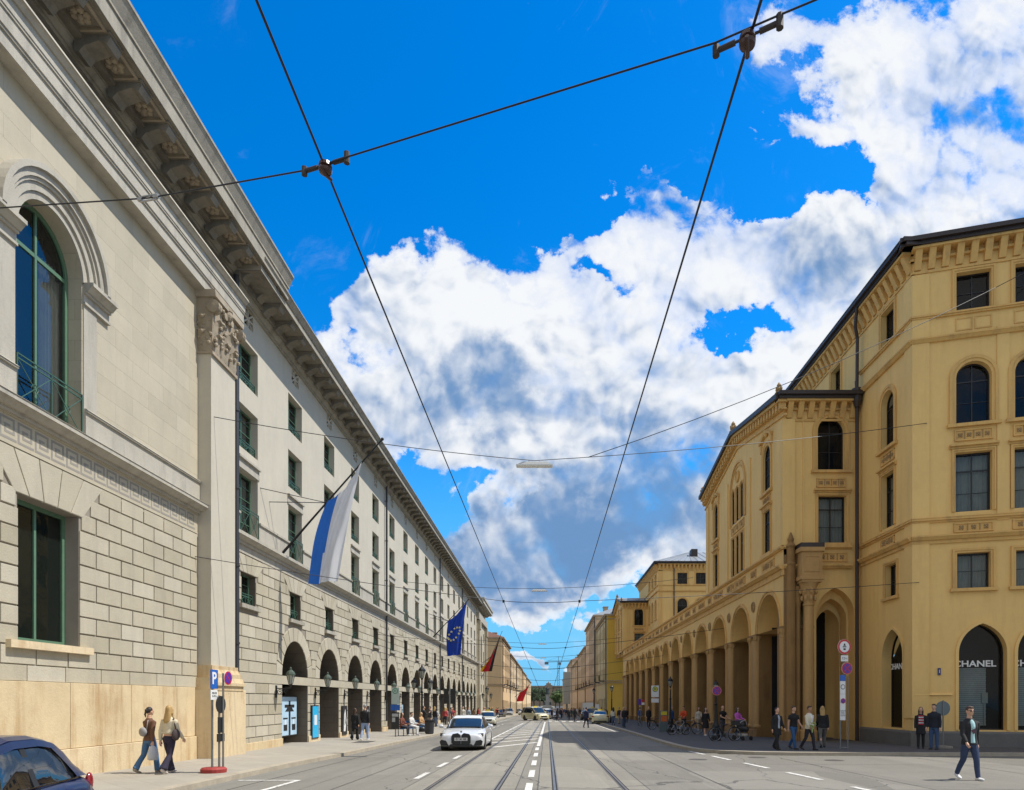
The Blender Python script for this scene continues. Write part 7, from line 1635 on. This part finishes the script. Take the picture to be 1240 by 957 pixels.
    if not dress and not skirt:
        m = MB(); ell(m, [(.80, hipw * .93, .108, 0, 0), (.9, hipw + .012, .125, 0, .005), (1.0, .145, .108, 0, 0)])
        for hp, kn, an, sh in legs:
            end = hp.lerp(kn, .75) if short is True else an + Vector((0, 0, .0)); 
            if short is True: tb(m, [hp + Vector((0, 0, .02)), hp.lerp(kn, .4), end], [.096, .09, .085])
            else: tb(m, [hp + Vector((0, 0, .02)), (hp + kn) / 2, kn, (kn + an) / 2 + Vector((0, .01, 0)), an + Vector((0, 0, -.01))], [.096, .088, .068, .062 + flare * .3, .054 + flare])
        queue(m.build('trousers' if short is not True else 'shorts', bm_, o), vox)
    for hp, kn, an, sh in legs:
        m = MB(); a = an + Vector((0, .02, -.045)); pitch = max(0, -sh) * .9 if seat is None else 0; fd = Vector((0, -Cc(pitch), -S(pitch) * .8)); 
        m.loft([[T(a + fd * t + Vector((w * math.cos(2*math.pi*j/10), 0, hh * (math.sin(2*math.pi*j/10)) + (0 if j in (6,7,8,9) else .012)))) for j in range(10)] for t, w, hh in ((-.055, .02, .02), (-.04, .036, .034), (.04, .038, .036), (.1, .044, .028), (.17, .04, .022), (.205, .02, .014))]); m.build('shoe', clothm(shoes), o, True)
    # hair
    m = MB(); hk = T(hc); 
    if hair:
        m.ball(T(hc + Vector((0, .024, .03))), .082 * k, .092 * k, .098 * k, 14, 0, 8)
        if not long and not bun: m.ball(T(hc + Vector((0, -.05, .085))), .06 * k, .045 * k, .03 * k, 10)
        if long:
            m.loft([[T(hc + Vector((rx * math.cos(2*math.pi*j/12), cy + ry * math.sin(2*math.pi*j/12), z))) for j in range(12)] for z, rx, ry, cy in ((.03, .085, .08, .03), (-.06, .088, .06, .055), (-.16, .1, .05, .075), (-.27, .105, .045, .10), (-.38, .07, .025, .11))])
            for s in (-1, 1): tb(m, [hc + Vector((s * .07, -.02, .03)), hc + Vector((s * .085, .0, -.08)), hc + Vector((s * .08, -.02, -.2))], [.02, .025, .015], 8)
        if bun: m.ball(T(hc + Vector((0, .10, .03))), .045 * k, .045 * k, .045 * k, 10); tb(m, [hc + Vector((0, .11, .02)), hc + Vector((0, .14, -.08)), hc + Vector((0, .12, -.16))], [.03, .026, .01], 8)
        queue(m.build('hair', HAIRM[hair], o), .011 if detail else .016)
    if detail:
        m = MB()
        for s in (-1, 1): m.ball(T(Vector((s * .03, -.1, 1.662))), .011 * k, .008 * k, .006 * k, 8)
        m.build('eyes', INK, o)
    if extra: extra(o, T, arms, legs)
    return o
def face(p, q):    # heading so that local -Y points from p to q
    d = Vector(q) - Vector(p); return math.atan2(d.x, -d.y)
RGT, LFT, CAMD, AWAY = R(90), R(-90), 0, R(180)
def gp(px, py, h=.12): return onground(px, py, h)
def sunglasses(o, T, arms, legs):
    m = MB()
    for s in (-1, 1): m.ball(T(Vector((s * .034, -.108, 1.664))), .03, .01, .02, 10)
    m.tube([T(Vector((-.075, -.02, 1.668))), T(Vector((-.06, -.1, 1.668))), T(Vector((.06, -.1, 1.668))), T(Vector((.075, -.02, 1.668)))], .005, 5); m.build('sunglasses', INK, o)
def shirt_print(o, T, arms, legs):
    sunglasses(o, T, arms, legs)
    f = Fr((0, -.148, 0), (1, 0, 0), (0, -1, 0)); m = MB(); z = T(Vector((0, 0, 1.2))).z
    m.prism(f, [(-.07, z), (.0, z - .09), (.07, z), (.0, z + .03)], 0, .004); m.prism(f, [(-.05, z + .04), (.06, z + .01), (.05, z + .05)], 0, .004); m.build('shirt_print', mat('print_dark', (.10, .05, .07), .8), o)
def whitebag(o, T, arms, legs):
    sh, eb, wr, d, s = arms[0]; p = T(wr + Vector((0, 0, -.08))); m = MB(); m.loft([[p + Vector((w * math.cos(a), t * math.sin(a), z)) for a in [2 * math.pi * j / 12 for j in range(12)]] for z, w, t in ((-.38, .05, .08), (-.36, .07, .13), (-.2, .065, .14), (-.05, .03, .08), (0, .01, .02))]); m.build('carrier_bag', clothm((.55, .56, .58)), o, True)
def backpack(o, T, arms, legs):
    p = T(Vector((.02, .17, 1.12))); m = MB(); m.ball(p, .13, .07, .12, 12); m.tube([p + Vector((-.1, -.03, .05)), T(Vector((-.08, .1, 1.42))), T(Vector((-.05, -.1, 1.42)))], .014, 6); m.build('shoulder_bag', clothm((.28, .27, .27)), o, True)
def sidebag(o, T, arms, legs):
    p = T(Vector((-.24, .05, 1.02))); m = MB(); m.ball(p, .06, .13, .15, 12); m.tube([p + Vector((0, 0, .1)), T(Vector((-.15, .03, 1.46)))], .014, 6); m.build('shoulder_bag', clothm((.05, .035, .035)), o, True)
def flowers(o, T, arms, legs):
    sh, eb, wr, d, s = arms[0]; p = T(wr + Vector((.0, -.1, .0))); m = MB(); rnd = random.Random(4)
    m.tube([p + Vector((0, 0, -.18)), p, p + Vector((0, 0, .12))], [.02, .04, .1], 10)
    for i in range(26): m.ball(p + Vector((rnd.uniform(-.1, .1), rnd.uniform(-.1, .1), rnd.uniform(.05, .22))), .03, .03, .03, 6, i % 2, 4)
    m.build('bouquet', [clothm((.25, .33, .12)), clothm((.5, .5, .35))], o)
def scarf(o, T, arms, legs):
    m = MB(); f = Fr((0, -.15, 0), (1, 0, 0), (0, -1, 0)); z = T(Vector((0, 0, 1.02))).z
    for i in range(7): m.fbox(f, -.09, .09, 0, .02, z + i * .055, z + i * .055 + .05, i % 2)
    m.build('striped_scarf', [clothm((.45, .03, .05)), clothm((.6, .58, .58))], o)
# --- right foreground
p = gp(1174, 944.5, 0); person(p, R(4), 'man in black jacket, pale tee, jeans and white shoes crossing the road alone', 'walk2', 1.80, False, (.018, .018, .02), (.03, .05, .11), 'brown', inner=(.38, .60, .62), shoes=(.75, .75, .74), extra=shirt_print, skin=SK1, vox=.014)
p = gp(1115, 906.5); person(p, R(-25), 'woman in dark coat and red and white striped scarf waiting by the shop corner', 'stand', 1.66, True, (.02, .02, .022), (.02, .02, .022), 'black', style='coat', extra=scarf, long=True)
p = gp(1131, 908); person(p, R(-50), 'man in navy jacket, scarf and jeans standing beside the woman with striped scarf', 'stand', 1.78, False, (.012, .015, .025), (.04, .08, .17), 'brown', skin=SK1)
p = gp(941, 908); person(p, R(22), 'woman in open black cardigan, grey top and wide black trousers walking at left of four', 'stroll', 1.66, True, (.012, .012, .014), (.012, .012, .014), 'black', inner=(.30, .33, .38), flare=.05, bun=True, style='coat')
p = gp(961, 907.5); person(p, R(25), 'man in black tee and blue jeans, second from left of the four walking', 'walk', 1.72, False, (.012, .012, .014), (.03, .10, .24), 'brown', style='tee')
p = gp(980, 908.5); person(p, R(30), 'man in cream jacket over white shirt and dark trousers, carrying a bouquet', 'walk2', 1.72, False, (.60, .55, .42), (.02, .02, .03), 'brown', inner=(.62, .64, .68), skin=SK2, extra=flowers)
p = gp(996, 905.5); person(p, R(165), 'blonde woman in black jacket and grey trousers seen from behind, right of the four', 'walk', 1.72, True, (.015, .015, .017), (.12, .11, .10), 'blonde', long=True)
p = gp(1034, 892); person(p, R(-30), 'person in dark clothes with a light rucksack standing inside the pointed gate arch', 'stand', 1.72, False, (.03, .03, .035), (.02, .02, .02), 'brown', extra=backpack)
ps = gp(893, 893.5); person(ps, R(28), 'woman in pink jacket with sunglasses pushing a black stroller', 'push', 1.68, True, (.55, .12, .50), (.02, .02, .03), 'black', long=True, extra=sunglasses)
p = gp(854.5, 891); person(p, R(5), 'woman in short black dress and white trainers walking toward the camera', 'stroll', 1.66, True, (.012, .012, .014), (.02, .02, .02), 'black', long=True, dress=True, shoes=(.7, .7, .7))
p = gp(846, 884.5); person(p, R(8), 'woman in cream top and beige trousers behind the woman in the black dress', 'walk', 1.70, True, (.6, .55, .47), (.38, .32, .24), 'black', long=True, style='shirt', shoes=(.5, .48, .45))
p = gp(875, 892); person(p, R(25), 'bald man in black tee standing over a bicycle behind the black lamp post', 'bikehold', 1.76, False, (.012, .012, .014), (.06, .06, .07), None, style='tee', short=False)
p = gp(813, 885.5); person(p, R(40), 'grey haired man in blue shirt beside the parked bicycles', 'stand', 1.78, False, (.03, .10, .30), (.03, .035, .05), 'grey', style='shirt')
p = gp(828, 885.5); person(p, R(-35), 'person in bright orange top holding a bicycle', 'bikehold', 1.74, False, (.65, .08, .02), (.03, .03, .03), 'brown', style='shirt')
p = gp(710, 881.5, 0); person(p, R(150), 'man in dark blue clothes walking in the road near the cream taxis', 'walk', 1.8, False, (.015, .02, .07), (.012, .015, .04), 'black', vox=.02)
# --- left foreground
p = gp(181, 936); person(p, R(155), 'dark haired woman in brown top and blue jeans walking away with shoulder bag', 'walk', 1.66, True, (.13, .06, .035), (.06, .14, .27), 'black', bun=True, style='shirt', shoes=(.3, .25, .2), extra=lambda *a: (backpack(*a), whitebag(*a)), flare=.03)
p = gp(205, 936.5); person(p, R(168), 'long haired blonde woman in cream top and flared navy trousers walking away', 'walk2', 1.70, True, (.58, .52, .38), (.022, .018, .04), 'blonde', long=True, style='crop', short='long', shoes=(.55, .5, .47), extra=sidebag, flare=.05)
p = gp(430, 896); person(p, R(175), 'woman in long black clothes walking beside the man in black top on the left pavement', 'stroll', 1.62, True, (.012, .012, .013), (.012, .012, .013), 'brown', long=True, style='coat', flare=.05)
p = gp(442, 896.5); person(p, R(172), 'man in black top, white cap and pale blue jeans on the left pavement', 'stroll', 1.82, False, (.012, .012, .014), (.26, .34, .50), 'grey', shoes=(.7, .7, .7))
for i, (dx, dy, c, b_, hr, lg, lb) in enumerate(((-.3, -.3, (.16, .05, .03), (.03, .03, .04), 'brown', True, 'long haired woman in rust brown jacket sitting on the blue bench'), (.2, .25, (.6, .6, .58), (.62, .62, .60), 'brown', False, 'person in white clothes sitting in the middle of the blue bench'))):
    person((BP1.x + dx * .5 + .15 * i, BP1.y + dy * 1.4 - .1, BP1.z), R(70), lb, 'sit', 1.7, lg, c, b_, hr, long=lg, seat=.50, shoes=(.6, .6, .6))
person((BP2.x + .1, BP2.y, BP2.z), R(66), 'woman in tan top sitting on the farther bench beside the bin', 'sit', 1.68, True, (.5, .3, .14), (.2, .25, .3), 'blonde', long=True, seat=.50)
person(gp(513, 884), R(120), 'man in black standing behind the bench next to the lamp post', 'phone', 1.78, False, (.02, .02, .02), (.03, .03, .03), 'brown'); person(gp(521, 882), R(-60), 'person in dark clothes facing the man in black near the bin', 'stand', 1.74, False, (.05, .05, .06), (.25, .25, .27), 'brown')
# crowd farther off
protos = []
def proto(pose, fem, style, hair, long, dress=False):
    o = person((0, 0, 0), 0, 'x', pose, 1.72, fem, (.3, .3, .3), (.1, .1, .1), hair, long=long, style=style, vox=.028, detail=False, dress=dress); return o
for a in (('walk', False, 'jacket', 'brown', False), ('walk2', True, 'shirt', 'black', True), ('stroll', False, 'tee', 'black', False), ('stand', True, 'jacket', 'blonde', True), ('stand', False, 'shirt', 'grey', False), ('walk', True, 'jacket', 'brown', True, True)): protos.append(proto(*a))
flush()
PAL = [(.55, .55, .55), (.02, .02, .025), (.03, .03, .04), (.015, .015, .02), (.4, .05, .05), (.05, .08, .22), (.62, .58, .5), (.25, .15, .08), (.02, .02, .02), (.3, .35, .4), (.5, .3, .3), (.06, .1, .08)]
PALB = [(.02, .02, .03), (.04, .07, .14), (.1, .1, .1), (.02, .02, .02), (.3, .26, .2), (.08, .12, .2)]
CN = {(.55, .55, .55): 'light grey', (.02, .02, .025): 'black', (.03, .03, .04): 'charcoal', (.015, .015, .02): 'jet black', (.4, .05, .05): 'red', (.05, .08, .22): 'blue', (.62, .58, .5): 'cream', (.25, .15, .08): 'brown', (.02, .02, .02): 'black', (.3, .35, .4): 'pale blue', (.5, .3, .3): 'dusty pink', (.06, .1, .08): 'dark green'}
BN_ = ['dark trousers', 'jeans', 'grey trousers', 'black trousers', 'beige trousers', 'pale jeans']
def crowd(o, p, rz, h, label, group, top, bot, used=[0]):
    label = 'person in %s top and %s %s' % (CN[top], BN_[PALB.index(bot)], label)
    c = copy_tree(o); c.location = p; c.rotation_euler.z = rz; c.scale = (h, h, h); tag(c, label, 'person', group)
    for ch in c.children:
        if ch.name.split('.')[0] in ('jacket', 'shirt', 'coat', 'dress', 'trousers'):
            ch.material_slots[0].link = 'OBJECT'; ch.material_slots[0].material = clothm(bot if ch.name.startswith('trousers') else top)
rc = random.Random(21)
for x, y, hx, rz in [(6.5, 66, 1, 180), (7.2, 64, .96, 0), (9.0, 60, 1.02, 10), (7.6, 71, 1, 200), (8.8, 75, .97, 0), (9.6, 70, 1, 160), (6.6, 58, 1, 20), (7.0, 80, 1, 0), (8.2, 84, .95, 180)]:
    crowd(rc.choice(protos), (x, y, gz(x, y) + .12), R(rz), hx, 'on the shaded pavement beside the cream taxis', 'walkers on the right pavement beside the taxis', rc.choice(PAL), rc.choice(PALB))
for i in range(46):
    x = rc.uniform(2.6, 9.6); y = rc.uniform(100, 200); crowd(rc.choice(protos), (x, y, gz(x, y) + (.12 if x > 6 else 0)), R(rc.choice((0, 180, 30, 150, 200, -20))), rc.uniform(.93, 1.05), 'in the distant crowd, right', 'distant crowd on the right half of the road', rc.choice(PAL), rc.choice(PALB))
for x, y in ((1.5, 88), (3.1, 92), (3.6, 84), (2.4, 110), (.9, 104)):
    crowd(rc.choice(protos[:3]), (x, y, gz(x, y)), R(rc.choice((0, 180))), 1, 'crossing the open road', 'figures crossing the open road', rc.choice(PAL[1:4]), PALB[0])
for i in range(34):
    y = rc.uniform(50, 130); x = rc.uniform(-10.4, -7.5); crowd(rc.choice(protos), (x, y, gz(x, y) + .12), R(rc.choice((0, 180, 90, 150))), rc.uniform(.94, 1.04), 'in the crowd along the left arcade', 'crowd along the left pavement', rc.choice(PAL), rc.choice(PALB))
for o in protos:
    for ch in list(o.children): bpy.data.objects.remove(ch)
    bpy.data.objects.remove(o)

# ================================================================== BICYCLES, STROLLER, MOTORBIKES
def bicycle(p, rz, label, col=(.03, .03, .035), basket=False, lean=.0):
    o = empty('bicycle', p, label, 'bicycle', rz); fm = carpaint('bike_%d' % int(col[0] * 1000), col); r = .34
    for x, nm in ((-.52, 'wheel'), (.52, 'wheel')):
        m = MB(); m.tube([(x + r * math.cos(a), 0, r + r * math.sin(a)) for a in [2 * math.pi * k / 28 for k in range(29)]], .02, 6, cap=False)
        w = m.build(nm, TYRE, o); m = MB(); m.tube([(x + .31 * math.cos(a), 0, r + .31 * math.sin(a)) for a in [2 * math.pi * k / 28 for k in range(29)]], .009, 5, cap=False)
        for k in range(14): a = 2 * math.pi * k / 14; m.tube([(x, 0, r), (x + .31 * math.cos(a), 0, r + .31 * math.sin(a))], .0025, 3)
        m.lathe((x, 0, r), [(.02, -.04), (.02, .04)], 8, 0, 'y'); m.build('rim', RIM, w)
    m = MB(); bb = (-.06, 0, .30); st = (-.2, 0, .82); hd = (.34, 0, .86); hb = (.37, 0, .72)
    for a, b, t in ((bb, st, .017), (st, hd, .016), (bb, hb, .02), (hd, hb, .02), (bb, (-.52, 0, r), .012), (st, (-.52, 0, r), .011), (hb, (.52, 0, r), .014)): m.tube([a, b], t, 8)
    m.build('frame', fm, o); m = MB(); m.tube([st, (-.23, 0, .93)], .014, 6); m.ball((-.25, 0, .96), .13, .07, .03, 10); m.build('saddle', INK, o)
    m = MB(); m.tube([hd, (.30, 0, 1.0), (.34, 0, 1.04)], .014, 6); m.tube([(.22, -.28, 1.03), (.34, -.2, 1.05), (.34, .2, 1.05), (.22, .28, 1.03)], .013, 6); m.build('handlebar', INK, o)
    m = MB(); m.lathe((-.06, 0, .30), [(.09, -.045), (.09, -.035)], 14, 0, 'y'); m.tube([(-.06, -.06, .3), (.02, -.06, .16)], .012, 5); m.tube([(-.06, .06, .3), (-.14, .06, .44)], .012, 5); m.box(-.02, .07, -.15, -.06, .145, .17); m.box(-.19, -.1, .06, .15, .43, .455); m.build('crank', INK, o)
    m = MB()
    for x in (-.52, .52): m.tube([(x + .37 * math.cos(a), 0, r + .37 * math.sin(a)) for a in [math.pi * (.15 + .6 * k / 10) for k in range(11)]], .018, 5)
    m.build('mudguards', INK, o)
    if basket:
        m = MB(); m.box(.42, .72, -.16, .16, .78, .79); 
        for x in (.42, .72): m.box(x - .006, x + .006, -.16, .16, .78, 1.0)
        for y in (-.16, .16): m.box(.42, .72, y - .006, y + .006, .78, 1.0)
        m.build('basket', INK, o)
    o.rotation_euler.x = lean; return o
bicycle(gp(878, 897.5), R(12), 'black bicycle with front basket beside the lamp post with the round sign', basket=True)
bicycle(gp(822, 890), R(25), 'bicycle with silver frame held by the person in orange', (.3, .3, .3)); bicycle(gp(834, 889), R(-12), 'dark bicycle just behind the silver one', (.02, .02, .02)); bicycle(gp(797, 883.5), R(15), 'dark bicycle parked at the tram stop timetable')
bicycle(gp(775, 879), R(70), 'distant bicycle ridden away along the right pavement'); 
def stroller():
    p = gp(899, 896.5); o = empty('stroller', p, 'black stroller with hood and white lined basket pushed by the woman in pink', 'stroller', R(28)); m = MB()
    for s in (-1, 1): m.tube([(s * .24, .45, 1.02), (s * .24, .1, .6), (s * .25, -.3, .18)], .016, 6); m.tube([(s * .25, .28, .16), (s * .24, .0, .55)], .014, 6)
    m.tube([(-.24, .45, 1.02), (.24, .45, 1.02)], .02, 8); m.build('frame', CHR, o)
    for x in (-.27, .27):
        for y, r in ((-.32, .11), (.3, .14)): m = MB(); m.lathe((x, y, r), [(r * .6, -.025), (r, -.02), (r, .02), (r * .6, .025)], 18, 0, 'x'); m.build('wheel', TYRE, o)
    m = MB(); m.loft([[Vector((w * math.cos(a), cy + d * math.sin(a), z)) for a in [2 * math.pi * j / 14 for j in range(14)]] for z, w, d, cy in ((.42, .1, .2, -.05), (.46, .2, .3, -.05), (.6, .23, .36, -.03), (.7, .22, .34, -.02))]); m.build('seat', INK, o, True)
    m = MB(); m.ball((0, .1, .78), .24, .28, .26, 14); m.build('hood', INK, o, True); m = MB(); m.tube([(.245 * math.cos(a), -.02 - .16 * math.sin(a) * .6, .78 + .22 * math.sin(a)) for a in [math.pi * k / 12 for k in range(13)]], .012, 5); m.build('hood_edge', clothm((.6, .6, .6)), o)
    m = MB(); m.loft([[Vector((w * math.cos(a), d * math.sin(a), z)) for a in [2 * math.pi * j / 12 for j in range(12)]] for z, w, d in ((.18, .15, .2), (.2, .2, .28), (.34, .22, .3))]); m.build('basket', clothm((.4, .36, .3)), o, True)
stroller()
def motorbike(p, rz, label, c):
    o = empty('motorbike', p, label, 'motorbike', rz, 'motorbikes parked at the left kerb')
    for x in (-.62, .68): m = MB(); m.lathe((x, 0, .3), [(.18, -.05), (.3, -.05), (.31, 0), (.3, .05), (.18, .05)], 20, 0, 'y'); m.build('wheel', TYRE, o)
    m = MB(); m.loft([[Vector((x, w * math.cos(a), z + h * math.sin(a))) for a in [2 * math.pi * j / 12 for j in range(12)]] for x, w, h, z in ((-.85, .04, .05, .78), (-.6, .12, .09, .74), (-.1, .14, .1, .72), (.1, .15, .16, .78), (.4, .12, .14, .82), (.5, .05, .08, .84))]); m.ball((.05, 0, .42), .26, .15, .2, 10); m.build('body', c, o, True)
    m = MB(); m.tube([(.68, .07, .3), (.42, .05, .98)], .03, 6); m.tube([(.68, -.07, .3), (.42, -.05, .98)], .03, 6); m.tube([(.3, -.36, 1.02), (.42, 0, 1.0), (.3, .36, 1.02)], .018, 6); m.ball((.55, 0, .9), .09, .1, .1, 10); m.tube([(-.62, .08, .3), (0, .08, .35)], .03, 6); m.tube([(0, -.1, .25), (-.7, -.13, .4)], .04, 8); m.build('fork_and_bars', IRON, o)
for i, y in enumerate((62, 65, 68.5, 72, 76, 80, 85, 90)):
    motorbike((-7.35, y, gz(-7, y) + .12), R(20 + (i * 37) % 30), '%s motorbike from the near end of the row parked on the left kerb' % ords[i], [BLK, REDP, DKG, SIL, BLK, BLU, BLK, WHT2][i])
